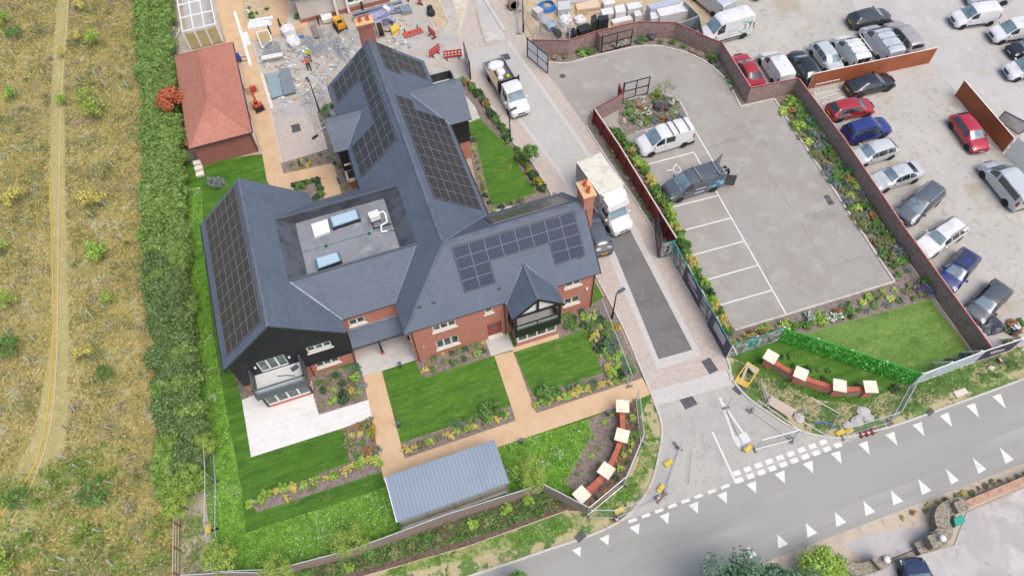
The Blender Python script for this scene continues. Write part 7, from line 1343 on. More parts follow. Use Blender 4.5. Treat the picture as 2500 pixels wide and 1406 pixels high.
# -- car park
t, K, r = vehicle('van', 'white', 'white crew van with roof bars in the first bay', (1589.2, 384.9), (1668.4, 361.6), 1, cat='van'); roof_bars(t, K, (-1.9, -.9, -.3), 1.95, M_blk)
for s in (-1, 1):
    k = MB(); k.face([r[1](-.55, 3.1, s)+Vector((0, s*.012, 0)), r[1](.3, 3.1, s)+Vector((0, s*.012, 0)), r[1](.3, 3.85, s)+Vector((0, s*.012, 0)), r[1](-.55, 3.85, s)+Vector((0, s*.012, 0))]); k.build('side_window', M_cglass, t)
    MB().box(-2.56, -1.95, s*.95-.03, s*.95+.03, .26, .5).build('sill_trim', M_blk, t)
t, K, r = vehicle('van', 'gmet', 'dark grey van with open rear doors and blue side graphic', (1655.8, 496.4), (1741.2, 469.5), 1, cat='van'); roof_bars(t, K, (-1.9, -.2), 1.95, M_alu)
for i in range(4): MB().box(-2.3, .2, -.55+i*.36, -.52+i*.36, 1.955, 1.975).build('roof_rib', PNT['grey'], t)
for s, ang in ((1, 2.0), (-1, -2.3)):
    dr = MB(); o = Vector((-2.54, s*.88, 0)); d = Vector((math.cos(ang), math.sin(ang)*1, 0)); d = Vector((-math.cos(.5), s*math.sin(.5), 0)); n = Vector((-d.y, d.x, 0))*.03
    pts = [o+d*.0, o+d*.85]; q = [(pts[0]+n), (pts[1]+n), (pts[1]-n), (pts[0]-n)]; dr.prism([(p.x, p.y) for p in q], .5, 1.8); dd = dr.build('rear_door', PNT['dgrey'], t)
    k = MB(); c0, c1 = o+d*.12, o+d*.75; k.prism([((c0+n*1.3).x, (c0+n*1.3).y), ((c1+n*1.3).x, (c1+n*1.3).y), ((c1-n*1.3).x, (c1-n*1.3).y), ((c0-n*1.3).x, (c0-n*1.3).y)], 1.2, 1.7); k.build('door_window', M_cglass, dd)
for s in (1, -1):                      # painted blue swoosh and lettering on the side
    k = MB(); y = s*.982; k.face([(-2.4, s*.975, .9), (-1.5, y, .75), (-.9, y, 1.0), (-1.3, s*.955, 1.25), (-2.4, s*.9, 1.6)]); k.build('side_graphic', mat('pale_blue_graphic', S(150, 206, 222), [(S(70, 130, 180), 2.4, .5, .54, 2)], rough=.3), t)
    for i, (xa, xb, z) in enumerate(((-.7, .25, 1.08), (-.6, .3, .62))): k = MB(); k.face([(xa, s*.986, z), (xb, s*.986, z), (xb, s*.986, z+.1), (xa, s*.986, z+.1)]); k.build('lettering', M_text, t)
# -- row above the fence, left to right
vehicle('bigvan', 'white', 'tall white van with green leaf logo on its side', pf=(1722, 121.5), pr=(1825, 92.6), side=1, cat='van'); tv = [o for o in COL.objects if o.name.startswith('delivery_van')][-1]
tv = max((o for o in COL.objects if o.get('label') == 'tall white van with green leaf logo on its side'), key=lambda o: o.name)
M_glogo = mat('green_logo', S(70, 170, 110), rough=.4)
k = MB(); cxl, czl, rl = -1.55, 1.45, .62
k.tube([(cxl+rl*math.cos(a), 1.0+.012-.06*max(0, (czl+rl*math.sin(a)-1.3)), czl+rl*math.sin(a)) for a in [rad(60+i*14) for i in range(21)]], .035, 4); k.build('logo_ring', M_glogo, tv)
k = MB(); k.face([(-2.0, .965, 1.7), (-2.15, .955, 1.85), (-2.3, .95, 1.95), (-2.36, .955, 1.78), (-2.25, .965, 1.62), (-2.1, .97, 1.58)]); k.build('logo_leaf', M_glogo, tv)
k = MB(); k.tube([(-1.4, 1.0, 1.75), (-1.6, .985, 1.78), (-1.68, .995, 1.6), (-1.5, 1.0, 1.5), (-1.7, 1.005, 1.38), (-1.62, 1.015, 1.2), (-1.35, 1.02, 1.18)], .03, 4); k.build('logo_figure', M_pvframe, tv)
k = MB(); k.box(-.75, .3, 1.005, 1.012, 1.36, 1.46); k.build('lettering', mat('pale_lettering', S(206, 216, 212)), tv)
MB().box(-2.0, 1.3, 1.0, 1.03, .45, .6).build('side_rub_strip', M_blk, tv)
vehicle('smallvan', 'white', 'white panel van with roof bar feet between red and black cars', (1854.8, 163), (1876.4+3, 203), 1, cat='van')
Kh = KINDS['hatch']; loc, rz = pose((1854.8, 163), (1879, 203), 1, KINDS['smallvan']); d = Vector((math.cos(rz), math.sin(rz))); n = Vector((-d.y, d.x))
vehicle('saloon', 'red', 'red saloon tucked behind the stone-print fence corner', at=((loc[0]+n.x*2.7+d.x*.35, loc[1]+n.y*2.7+d.y*.35), rz))
vehicle('hatch', 'black', 'black hatchback between white van and silver hatchback', (1920.4, 153.6), (1952, 205), 1)
vehicle('hatch', 'silver', 'silver hatchback facing the rust-brown hoarding', (2011, 181.4), (1977.7, 138), -1)
t, K, r = vehicle('smallvan', 'white', 'small white van with white roof rack seen from behind', (2029.7, 118.7), (2064.6, 167.7), 1, cat='van'); roof_bars(t, K, (-1.6, -.7, .0), 1.83, M_whitestrut); MB().box(-2.24, -2.2, .05, .6, 1.15, 1.6).build('rear_window', M_cglass, t); MB().box(-2.24, -2.2, -.62, -.05, 1.15, 1.6).build('rear_window', M_cglass, t); MB().beam((-1.8, -.8, 1.98), (.6, -.8, 1.98), .06, .06).build('rack_side', M_whitestrut, t); MB().beam((-1.8, .8, 1.98), (.6, .8, 1.98), .06, .06).build('rack_side', M_whitestrut, t)
t, K, r = vehicle('van', 'silver', 'silver panel van with roof bars behind the rust-brown hoarding', d4(278, 462), d4(468, 712), 1, cat='van'); roof_bars(t, K, (-1.9, -.8, .1), 1.96)
loc, rz = pose(d4(278, 462), d4(468, 712), 1, KINDS['van']); d = Vector((math.cos(rz), math.sin(rz))); n = Vector((-d.y, d.x))
vehicle('mpv', 'beige', 'pale beige people carrier at the end of the upper row', at=((loc[0]-n.x*2.55+d.x*.15, loc[1]-n.y*2.55+d.y*.15), rz))
vehicle('hatch', 'dgrey', 'dark grey hatchback with yellow plate above the silver van', d4(555, 302), d4(270, 362), -1)
vehicle('van', 'silver', 'silver window van at the top edge beside corrugated screen', pf=(1690, 2), pr=(1740, 45), side=1, cat='van')
loc2, rz2 = pose((1690, 2), (1740, 45), 1, KINDS['van'])
vehicle('suv', 'navy', 'dark blue car nose-in at the top edge', at=(P2((1822, -25)), rad(-73))); vehicle('hatch', 'navy', 'blue car cut by the top edge of the photo', at=(P2((1893, -52)), rad(-73)))
# -- right hand bays
for pf, pr, l, c in ((d4(1437, 350), d4(1748, 310), 'white van nearest the top in the right hand bays', 'white'), (d4(1878, 524), d4(2195, 480), 'second white van from the top in the right hand bays', 'white'), (d4(2058, 950), d4(2375, 905), 'lowest white van at the right edge', 'white')):
    t, K, r = vehicle('smallvan', c, l, pf, pr, 1, cat='van', group='white vans in the right hand bays'); MB().box(-.9, .95, .92, .95, .4, .5).build('rub_strip', M_blk, t)
    MB().box(2.19, 2.235, -.38, .38, .62, .8).build('blue_grille', mat('blue_black_grille', S(56, 66, 104), rough=.4), t)
vehicle('suv', 'silver', 'silver and black off-roader behind the top right white van', d4(1590, 95), d4(1905, 82), 1); vehicle('hatch', 'black', 'black car between two white vans at the right edge', d4(2110, 700), d4(2390, 655), 1)
# -- gravel yard
vehicle('saloon', 'black', 'black saloon in front of the rust-brown hoarding', d5(752, 232), d5(525, 288), -1)
vehicle('hatch', 'red', 'red hatchback with yellow plate parked beside black saloon', d5(578, 452), d5(345, 495), -1)
t, K, r = vehicle('suv', 'blue', 'blue off-roader with spare wheel on its tailgate', d5(712, 632), d5(502, 690), -1); add_wheel(t, 0, 0, .33, 1); sp = t.children[-1]; sp.name = 'spare_wheel'; sp.location = (-2.3, .1, .95); sp.rotation_euler = (0, 0, rad(90)); rails(t, K, -1.6, .1, 1.68, M_blk)
vehicle('hatch', 'silver', 'silver hatchback with red sticker in the rear side window', d5(562, 883), d5(770, 818), 1); o = [q for q in COL.objects if q.get('label') == 'silver hatchback with red sticker in the rear side window'][0]; MB().obox((-1.1, .775, 1.12), (.3, .01, .16), 0, rx=-.35).build('sticker', mat('red_sticker', S(226, 84, 60)), o)
vehicle('saloon', 'silver', 'silver saloon below the silver hatchback', d5(735, 1098), d5(980, 1018), 1)
t, K, r = vehicle('mpv', 'gmet', 'dark grey people carrier with silver roof rails', d6(462, 358), d6(608, 228), 1); rails(t, K, -1.8, .1, 1.73, M_alu)
t, K, r = vehicle('estate', 'white', 'white estate car with black roof rails', d6(610, 628), d6(788, 510), 1); rails(t, K, -1.8, .1, 1.48, M_blk)
vehicle('hatch', 'blue', 'dark blue hatchback with glass roof', d6(800, 890), d6(910, 752), 1); o = [q for q in COL.objects if q.get('label') == 'dark blue hatchback with glass roof'][0]; MB().face([(-1.2, -.5, 1.45), (.25, -.5, 1.46), (.25, .5, 1.46), (-1.2, .5, 1.45)]).build('glass_roof', M_cglass, o)
vehicle('hatch', 'grey', 'grey hatchback nearest the rubbish corner', d6(1040, 1145), d6(1150, 1030), 1)
vehicle('hatch', 'red2', 'crimson hatchback facing the camera beside rust-brown hoarding', d5(1425, 730), d5(1287, 540), -1)
t, K, r = vehicle('van', 'silver', 'silver crew van at the right edge below crimson hatchback', d5(1554, 962), d5(1747, 1203), 1, cat='van')
for s in (-1, 1): k = MB(); k.face([r[1](x_, t_, s)+Vector((0, s*.014, 0)) for x_, t_ in ((-2.1, 3.1), (.25, 3.1), (.25, 3.85), (-2.1, 3.85))]); k.build('side_window', M_cglass, t)
k = MB(); k.box(-2.575, -2.54, -.6, .6, 1.25, 1.7); k.build('rear_window', M_cglass, t)
vehicle('hatch', 'navy', 'dark car roof just showing at the bottom edge', at=(P2((2243, 1452)), rad(75)))
# -- car by the house and the trucks on the drive
c0, c1 = P2(a5(1455, 705)), P2(a5(1385, 440)); c0, c1 = Vector(P2((1474, 629))), Vector(P2((1449, 556), .6)); d = (c1-c0).normalized(); cc = c0+d*2.1
vehicle('hatch', 'gmet', 'dark grey hatchback parked between house chimney and box truck', at=((cc.x, cc.y), math.atan2(d.y, d.x)))
def truck_pose(front_px, rear_px, zf=0, zr=0): a, b_ = Vector(P2(front_px, zf)), Vector(P2(rear_px, zr)); d = (a-b_).normalized(); return a, d, math.atan2(d.y, d.x), (a-b_).length
# white tipper pickup
a, d, rz, L_ = truck_pose(a2(1085, 972), a2(845, 492), 0, 1.3); t = thing('tipper_truck', 'white dropside pickup truck loaded with white bags', 'truck', (a.x, a.y, .03), rz, world=False); Kc = KINDS['cab']; car_body(t, Kc, PNT['white'], xoff=-1.72, plates=('w', 'y')); L_ = max(5.6, min(L_, 7.0)); xb0, xb1 = -L_, -3.05
MB().box(xb0, -2.7, -.5, .5, .45, .65).build('chassis', M_blk, t); MB().box(xb0, xb1, -1.05, 1.05, .85, .95).build('bed_floor', mat('bed_grey', S(118, 112, 112), rough=.7), t)
for q in ((xb0, xb1, -1.05, -1.0), (xb0, xb1, 1.0, 1.05), (xb0, xb0+.05, -1.0, 1.0)): MB().box(*q, .95, 1.35).build('dropside', M_alu, t)
MB().box(xb1, xb1+.08, -1.05, 1.05, .95, 2.2).build('headboard', M_blk, t)
for s in (-1, 1): MB().box(xb1-.02, xb1+.1, s*1.02-.05, s*1.02+.05, .95, 2.35).build('headboard_post', M_blk, t); add_wheel(t, xb0+1.2, s*.9, .35, s)
for (x, y), sx, sy, h, m, nm in (((xb0+.75, .0), .65, .85, .5, M_plas, 'load_bag'), ((xb0+1.75, .1), .5, .45, .55, M_plas, 'load_bag'), ((xb0+2.4, -.2), .3, .3, .35, M_plas, 'load_bag'), ((xb0+2.45, .55), .2, .2, .3, M_hivisy, 'hi_vis_bag')):
    b = MB(); rr = random.Random(int(x*50)); b.lathe([(.85, .95), (1, 1.1), (.95, .95+h*.8), (.55, .95+h), (.1, .95+h*1.05)], (0, 0, 0), 11); b.v = [(x+v[0]*sx+rr.uniform(-.04, .04), y+v[1]*sy+rr.uniform(-.04, .04), v[2]) for v in b.v]; b.build(nm, m, t, smooth=True)
for i in range(3): MB().box(xb0+.4, xb1-.2, -.92+i*.14, -.82+i*.14, .96, 1.04+.05*i).build('timber_length', M_wood, t)
# white box truck
a, d, rz, L_ = truck_pose(d1(690, 1270), d1(250, 262), 0, 3.2); t = thing('box_truck', 'white and grey box truck parked beside the chimney', 'truck', (a.x, a.y, .03), rz, world=False); car_body(t, KINDS['cab'], PNT['white'], xoff=-1.72); L_ = max(6.4, min(L_, 7.8)); B0, B1 = -L_, -2.5
MB().box(B0, -2.6, -.5, .5, .45, .75).build('chassis', M_blk, t); bx = MB(); bx.box(B0, B1, -1.1, 1.1, .85, 3.2); bx.build('box_body', mat('pale_grey_box', S(172, 178, 176), rough=.5), t)
MB().box(B0+.04, B1-.04, -1.06, 1.06, 3.202, 3.225).build('box_roof', mat('translucent_roof', S(232, 228, 210), [(A4(S(212, 206, 180), .9), 1.2, .48, .62, 6), (A4(S(240, 238, 228), .7), 3, .55, .68)], rough=.6), t)
for s in (-1, 1): MB().box(B0, B1, s*1.1-.03, s*1.1+.03, 3.15, 3.25).build('roof_rail', M_white, t); MB().box(B0+.02, B1-.02, s*1.1-.04, s*1.1+.04, .8, .9).build('side_rail', M_white, t); add_wheel(t, B0+1.4, s*.9, .36, s); add_wheel(t, B0+1.4, s*.68, .36, s)
k = MB(); xs_ = [(B1, 3.2), (B1+.4, 3.12), (B1+1.1, 2.7), (B1+1.3, 2.25)]       # wind deflector over the cab
for (xa, za), (xb, zb) in zip(xs_, xs_[1:]): k.face([(xa, -1.02, za), (xb, -.86, zb), (xb, .86, zb), (xa, 1.02, za)]); k.face([(xa, 1.02, za), (xb, .86, zb), (xb, .86, 2.1), (xa, 1.02, 2.1)]); k.face([(xa, -1.02, 2.1), (xb, -.86, 2.1), (xb, -.86, zb), (xa, -1.02, za)])
k.build('wind_deflector', PNT['white'], t, smooth=False)
for i in range(3): MB().box(B1-1.5+i*.45, B1-1.15+i*.45, -1.112, -1.105, 1.6, 1.75+.1*(i % 2)).build('lettering', M_white, t)
k = MB(); k.obox((-1.25, -.2, 1.35), (.35, .25, .1), .4); k.build('hi_vis_vest', M_hivisy, t)
# ================================================================ PLANTS
NR = np.random.default_rng(11)
def LB(c, f=1.7): return (min(.85, c[0]*f), min(.85, c[1]*f), min(.85, c[2]*f), 1)
def leaf_mat(name, c1, c2, c3, isl=.26): c1, c2, c3 = LB(c1), LB(c2), LB(c3); return mat(name, c1, [(c2, 1.7, .44, .6), (A4(c3, .8), 4.5, .54, .68)], rough=.6, island=isl, trans=.32, spec=.25)
LM = dict(lime=leaf_mat('lime_leaf', S(152, 178, 86), S(128, 160, 68), S(180, 196, 112)), green=leaf_mat('green_leaf', S(104, 138, 74), S(84, 118, 58), S(136, 164, 100)), dark=leaf_mat('dark_leaf', S(76, 102, 68), S(58, 84, 56), S(102, 128, 90)),
          gold=leaf_mat('gold_leaf', S(190, 182, 104), S(176, 164, 92), S(202, 198, 128)), silver=leaf_mat('silver_leaf', S(154, 164, 158), S(130, 142, 136), S(172, 174, 184)), rust=leaf_mat('rust_leaf', S(158, 124, 84), S(138, 108, 74), S(178, 150, 104)),
          olive=leaf_mat('olive_leaf', S(136, 142, 96), S(116, 122, 82), S(160, 164, 118)), blue=leaf_mat('blue_green_leaf', S(102, 132, 102), S(82, 112, 86), S(128, 154, 120)), plum=leaf_mat('plum_leaf', S(112, 102, 106), S(92, 82, 88), S(134, 122, 126)))
M_pet = {'w': mat('white_petal', S(238, 238, 232, .8), rough=.6, island=.08), 'o': mat('orange_petal', S(240, 178, 40), rough=.6, island=.12), 'p': mat('pink_petal', S(226, 178, 178), rough=.6, island=.12), 'y': mat('yellow_green_petal', S(212, 222, 120), rough=.6, island=.1), 'v': mat('violet_petal', S(128, 112, 172), rough=.6, island=.1)}
M_bark = mat('bark', S(128, 112, 96), rough=.9)
def quads_mesh(name, C, Nn, size, mats, mi=None, aspect=.55):
    n = len(C); T = NR.normal(size=(n, 3)); T -= (T*Nn).sum(1)[:, None]*Nn; T /= np.linalg.norm(T, axis=1)[:, None]+1e-9; B = np.cross(Nn, T); s = size if np.ndim(size) else np.full(n, size); s = s[:, None]*NR.uniform(.7, 1.3, (n, 1))
    V = np.stack([C-T*s, C+B*s*aspect-T*s*.1, C+T*s, C-B*s*aspect-T*s*.1], 1).reshape(-1, 3).astype(np.float32)
    me = bpy.data.meshes.new(name); me.vertices.add(4*n); me.vertices.foreach_set('co', V.ravel()); me.loops.add(4*n); me.loops.foreach_set('vertex_index', np.arange(4*n, dtype=np.int32)); me.polygons.add(n); me.polygons.foreach_set('loop_start', np.arange(0, 4*n, 4, dtype=np.int32)); me.polygons.foreach_set('loop_total', np.full(n, 4, dtype=np.int32))
    for m in (mats if isinstance(mats, list) else [mats]): me.materials.append(m)
    if mi is not None: me.polygons.foreach_set('material_index', mi.astype(np.int32))
    me.update(calc_edges=True); return me
def crown_pts(n, R, lumps, lr, z0=0.0, fill=.55):
    d = NR.normal(size=(lumps, 3)); d /= np.linalg.norm(d, axis=1)[:, None]; d[:, 2] = np.abs(d[:, 2])*.9-.2; Lc = d*NR.uniform(.35, .85, (lumps, 1))*np.array(R); k = NR.integers(0, lumps, n); rr = lr*NR.uniform(.6, 1.25, lumps)
    v = NR.normal(size=(n, 3)); v /= np.linalg.norm(v, axis=1)[:, None]; C = Lc[k]+v*rr[k][:, None]*NR.uniform(fill, 1, (n, 1)); Nn = v*.8+NR.normal(size=(n, 3))*.5+np.array([0, 0, .45]); Nn /= np.linalg.norm(Nn, axis=1)[:, None]
    C[:, 2] += R[2]*.55+z0; ok = C[:, 2] > z0*.6-.05 if z0 else C[:, 2] > .0; return C[ok], Nn[ok]
SHR = {}
def shrub_mesh(kind, petal=None, var=0):
    key = (kind, petal, var)
    if key not in SHR:
        C, Nn = crown_pts(700, (.95, .95, .7), 13+var*5, .3, fill=.3); mi = None; mats = [LM[kind]]
        if petal: up = (C[:, 2] > .45) & (NR.random(len(C)) < .5); mi = up.astype(int); mats.append(M_pet[petal])
        if kind == 'silver': Nn[:, 2] *= .2; Nn /= np.linalg.norm(Nn, axis=1)[:, None]
        SHR[key] = quads_mesh('shrub', C, Nn, .14 if kind not in ('silver', 'olive', 'blue') else .11, mats, mi)
    return SHR[key]
WORD = dict(lime='lime-green', green='mid-green', dark='dark green', gold='golden', silver='silver-grey', rust='rust-coloured', olive='olive', blue='blue-green', plum='dark plum'); PW = {'w': 'white-flowered ', 'o': 'orange-flowered ', 'p': 'pink-flowered ', 'y': 'pale yellow-flowered ', 'v': 'violet-flowered '}
def shrub(xy, r, h, kind, where, petal=None, z=.03):
    nm_ = 'flowering_plant' if petal else 'hedge_bush' if 'hedge' in where else 'low_plant' if r < .38 else 'shrub'
    o = inst(shrub_mesh(kind, petal, RND.randint(0, 1)), nm_, (xy[0], xy[1], z), U(0, 6.3), (r, r, h)); return tag(o, '%s%s %s %s' % (PW.get(petal, ''), WORD[kind], nm_.split('_')[-1], where), nm_.replace('_', ' '), 'plants '+where)
def bed(px, n, pal, where, rmin=.3, rmax=.55, gap=.55, world=None):
    poly = world or [P2(q) for q in px]; xs = [p[0] for p in poly]; ys = [p[1] for p in poly]; pts = []; tries = 0
    while len(pts) < n and tries < n*60:
        tries += 1; x, y = U(min(xs), max(xs)), U(min(ys), max(ys))
        if not inpoly(x, y, poly) or any((x-a)**2+(y-b_)**2 < gap*gap for a, b_ in pts): continue
        pts.append((x, y)); kd = RND.choice(pal); kd = kd if isinstance(kd, tuple) else (kd, None); r = U(rmin, rmax)*U(.7, 1.15); shrub((x, y), r, r*U(.5, 1.1), kd[0], where, kd[1])
def row(px, step, pal, where, r=(.35, .5), h=(.7, 1.1), jit=.12):
    pts = [P2(q) for q in px]
    for a, b_ in zip(pts, pts[1:]):
        for p in seg_points(a, b_, step)[:-1]: kd = RND.choice(pal); kd = kd if isinstance(kd, tuple) else (kd, None); rr = U(*r); shrub((p[0]+U(-jit, jit), p[1]+U(-jit, jit)), rr, rr*U(*h), kd[0], where, kd[1])
# beds round the house
row([b3(770, 640), b3(900, 560), b3(1230, 470), b3(1500, 390), b3(1720, 290), b3(1880, 230)], .62, ['gold', 'gold', 'lime', 'lime', 'gold'], 'in the long row bed below the white terrace', (.36, .52), (.8, 1.2))
row([b3(860, 640), b3(1500, 460)], 1.5, ['gold', 'olive'], 'in the long row bed below the white terrace', (.25, .35))
bed([(845, 1050), (905, 1025), (932, 1135), (860, 1120)], 20, ['green', 'lime', 'gold', 'olive', ('lime', 'y'), 'rust'], 'in the bed left of the shelter path', .3, .5, .5); shrub(P2(b1(1505, 1070)), .5, .6, 'green', 'in the bed left of the shelter path', 'o'); shrub(P2(b1(1555, 1235)), .5, .5, 'silver', 'in the bed left of the shelter path'); shrub(P2(b1(1530, 1340)), .5, .6, 'lime', 'in the bed left of the shelter path', 'y')
bed([(775, 925), (870, 893), (890, 965), (785, 1000)], 17, ['green', 'dark', 'lime', 'blue', 'green', 'olive'], 'in the bed beside the west balcony', .32, .58, .6); shrub(P2(b1(1260, 790)), .62, .9, 'dark', 'in the bed beside the west balcony'); shrub(P2(b1(1415, 690)), .55, .5, 'silver', 'in the bed beside the west balcony'); shrub(P2(b1(1375, 620)), .55, .7, 'lime', 'in the bed beside the west balcony'); shrub(P2(b1(1330, 730)), .4, .6, 'gold', 'in the bed beside the west balcony')
bed([(1030, 880), (1180, 830), (1192, 862), (1075, 900), (1040, 912)], 17, ['green', 'lime', 'gold', 'dark', 'green', 'rust', 'olive'], 'under the front brick wall', .32, .55, .55)
row([(990, 1100), (1050, 1078), (1120, 1053), (1200, 1028), (1250, 1010)], .62, ['gold', 'lime', 'gold', 'olive', 'lime'], 'in the bed below the middle lawn', (.34, .5), (.8, 1.2)); row([(1120, 1035), (1190, 1010)], .8, ['blue', 'green'], 'in the bed below the middle lawn', (.4, .5))
for q, r in ((b2(700, 1080), .75), (b2(760, 1055), .65), (b2(690, 1130), .6), (b2(800, 1100), .5)): shrub(P2(q), r, r*1.1, 'green', 'forming the big bush below the middle lawn')
row([(1312, 992), (1380, 968), (1450, 947), (1540, 920)], .62, ['gold', 'lime', 'gold', 'olive', 'lime'], 'in the bed below the right lawn', (.34, .5), (.8, 1.2)); row([(1330, 965), (1420, 945), (1480, 925)], .8, ['blue', 'green', 'green'], 'in the bed below the right lawn', (.4, .55))
for q, r in ((b2(1200, 920), .8), (b2(1150, 960), .6), (b2(1250, 950), .6), (b2(1190, 985), .5)): shrub(P2(q), r, r*1.1, 'green', 'forming the big bush below the right lawn')
bed([(1365, 770), (1445, 748), (1470, 790), (1440, 800), (1375, 815)], 13, ['green', 'lime', 'dark', 'green', ('green', 'y')], 'under the right end of the front wall', .3, .55, .55)
bed([(1440, 800), (1478, 780), (1545, 915), (1490, 925), (1470, 880)], 26, ['green', 'dark', 'gold', 'lime', 'blue', 'green', 'lime'], 'in the bed between right lawn and drive', .32, .6, .5); shrub(P2(b2(1730, 410)), .6, .6, 'green', 'in the bed between right lawn and drive', 'o'); shrub(P2(b2(1700, 560)), .85, .8, 'blue', 'in the bed between right lawn and drive')
bed([(1440, 1030), (1500, 1005), (1505, 1085), (1440, 1180), (1390, 1175)], 16, ['green', 'olive', 'lime'], 'on the mulch inside the curved wall', .16, .28, .6); bed([(1528, 1000), (1550, 985), (1565, 1060), (1520, 1165), (1450, 1225), (1480, 1170), (1515, 1090)], 20, ['dark', 'green', 'olive', 'lime', 'rust'], 'in the dark bed outside the curved wall', .2, .4, .5)
row([(560, 1420), (760, 1400), (960, 1340), (1150, 1275), (1340, 1215), (1370, 1225)], 1.25, ['lime', 'green', 'olive', 'lime', 'olive'], 'in the strip outside the road fence', (.3, .55), (.7, 1.2), .35)
# courtyard and long wing
bed([(690, 405), (795, 370), (800, 380), (810, 398), (695, 420)], 12, ['green', 'olive', 'gold', ('green', 'o')], 'in the courtyard bed', .2, .38, .45); bed([(778, 280), (815, 300), (855, 430), (862, 465), (838, 470), (810, 380)], 12, ['green', 'olive', ('green', 'o'), 'dark'], 'along the west side of the long wing', .22, .4, .5); shrub(P2(a1(1350, 930)), .85, 1.0, 'green', 'in the courtyard corner by the lamp post')
row([a4(830, 165), a4(990, 125), a4(1030, 240), a4(950, 270)], .34, ['dark', 'green', 'dark'], 'forming the small clipped hedge by the flat roof', (.3, .38), (1.0, 1.2), .05); shrub(P2(a4(870, 195)), .6, .7, 'green', 'forming the small clipped hedge by the flat roof')
row([(1135, 200), (1170, 235), (1200, 275), (1232, 330), (1248, 362)], .5, ['dark', 'green', 'green', 'rust', 'dark'], 'in the hedge beside the pickup truck', (.42, .6), (1, 1.4), .15); row([(1262, 372), (1285, 410), (1310, 445), (1335, 470)], .5, ['dark', 'green', 'green', ('green', 'o')], 'in the hedge beside the side lawn', (.42, .58), (1, 1.4), .15)
row([(1150, 330), (1165, 400), (1185, 480), (1205, 512), (1290, 488)], .8, ['green', 'olive', 'dark', 'lime'], 'along the east wall of the long wing', (.22, .42), (.7, 1.1), .15)
# car park hedge and beds
row([d1(470, 30), d1(560, 180), d1(640, 320), d1(720, 430), d1(840, 650), d1(960, 840), d1(1080, 1090)], .55, ['green', ('green', 'p'), 'olive', 'green', ('green', 'y')], 'at the foot of the red timber fence', (.25, .36), (.8, 1.1), .1)
row([(1500, 325), (1540, 375), (1575, 425), (1612, 490), (1640, 545), (1668, 600), (1690, 650), (1722, 712), (1752, 770), (1782, 825)], .5, ['green', 'green', 'lime', 'gold', 'green', 'dark', 'lime', 'green'], 'in the hedge along the parking bays', (.5, .66), (1.2, 1.6), .12)
row([(1792, 845), (1840, 825), (1900, 806)], .55, ['gold', 'rust', 'rust', 'gold'], 'behind the photo printed hoarding', (.4, .55), (1, 1.3), .15); row([(1830, 815), (1895, 795)], .6, ['rust', 'lime'], 'behind the photo printed hoarding', (.35, .45))
bed([(1525, 250), (1600, 235), (1650, 252), (1672, 285), (1560, 315), (1520, 300)], 34, ['green', 'olive', ('olive', 'w'), 'rust', ('green', 'w'), 'green', 'silver', ('dark', 'y'), 'blue'], 'on the planting island in the car park', .35, .62, .5); shrub(P2(d2(285, 385)), .9, .8, 'plum', 'on the planting island in the car park'); shrub(P2(d2(240, 235)), .6, .9, 'lime', 'on the planting island in the car park')
bed([(1900, 250), (1950, 240), (2020, 340), (2110, 480), (2180, 590), (2215, 660), (2192, 685), (2100, 550), (1985, 375)], 100, ['green', 'olive', 'olive', 'blue', 'lime', ('lime', 'y'), 'silver', 'green', 'green', 'blue', 'green', 'olive', 'rust'], 'in the long bed beside the car park', .4, .8, .55); shrub(P2(d6(530, 900)), .9, .8, 'silver', 'in the long bed beside the car park', 'v'); shrub(P2(d6(530, 850)), .65, .9, 'green', 'in the long bed beside the car park')
bed([(1900, 802), (2180, 705), (2250, 700), (2262, 722), (1975, 798)], 46, ['green', ('lime', 'y'), 'rust', 'olive', 'blue', ('green', 'w'), 'silver', 'green', 'lime'], 'in the bed above the far lawn', .36, .66, .6); shrub(P2(a6(1030, 960)), .6, .6, 'blue', 'in the bed above the far lawn', 'w')
for q, k_, r in ((e2(830, 640), 'green', .6), (e2(810, 590), 'lime', .5), (e2(960, 650), 'green', .6), (e2(840, 690), 'lime', .5), (e2(880, 670), 'green', .45), (e2(1620, 500), 'green', .5), (e2(1700, 480), 'plum', .7), (e2(1540, 520), 'blue', .5), (e2(1960, 530), 'green', .5), (e2(2100, 580), 'green', .4), (e2(2430, 710), 'green', .6), (e2(2450, 770), 'dark', .5), (e2(1810, 530), 'olive', .4), (e2(650, 710), 'olive', .4)): shrub(P2(q), r, r*1.0, k_, 'below the stone-print fence at the car park turn')
for q, f_ in ((e2(1260, 570), 'w'), (e2(1380, 540), 'w'), (e2(520, 720), 'p'), (e2(2200, 640), 'p'), (e2(2300, 680), 'p'), (e2(1320, 555), 'w')): shrub(P2(q), .45, .45, 'olive', 'below the stone-print fence at the car park turn', f_)
row([a3(640, 420), a3(700, 510), a3(740, 590)], .8, ['green', 'blue', 'olive'], 'below the stone-print fence at the car park turn', (.25, .38))
bed([(1860, 850), (1960, 880), (2100, 935), (2200, 950), (2120, 960), (1990, 930)], 14, ['dark', 'green', 'olive'], 'on the grass behind the curved flint wall', .2, .42, .7); bed([(2300, 885), (2350, 860), (2370, 868), (2320, 895)], 6, ['plum', 'olive', 'silver'], 'behind the pale blue hoarding', .3, .5, .5)
bed([(2440, 805), (2490, 780), (2500, 830), (2450, 850)], 9, ['rust', 'olive', 'green', 'rust'], 'in the rubbish corner by the purple hoarding', .3, .6, .6); bed([(2200, 1265), (2290, 1220), (2460, 1160), (2500, 1155), (2330, 1225)], 20, ['olive', 'olive', 'gold', 'rust'], 'on the roadside bank by the stone wall', .15, .3, .45)
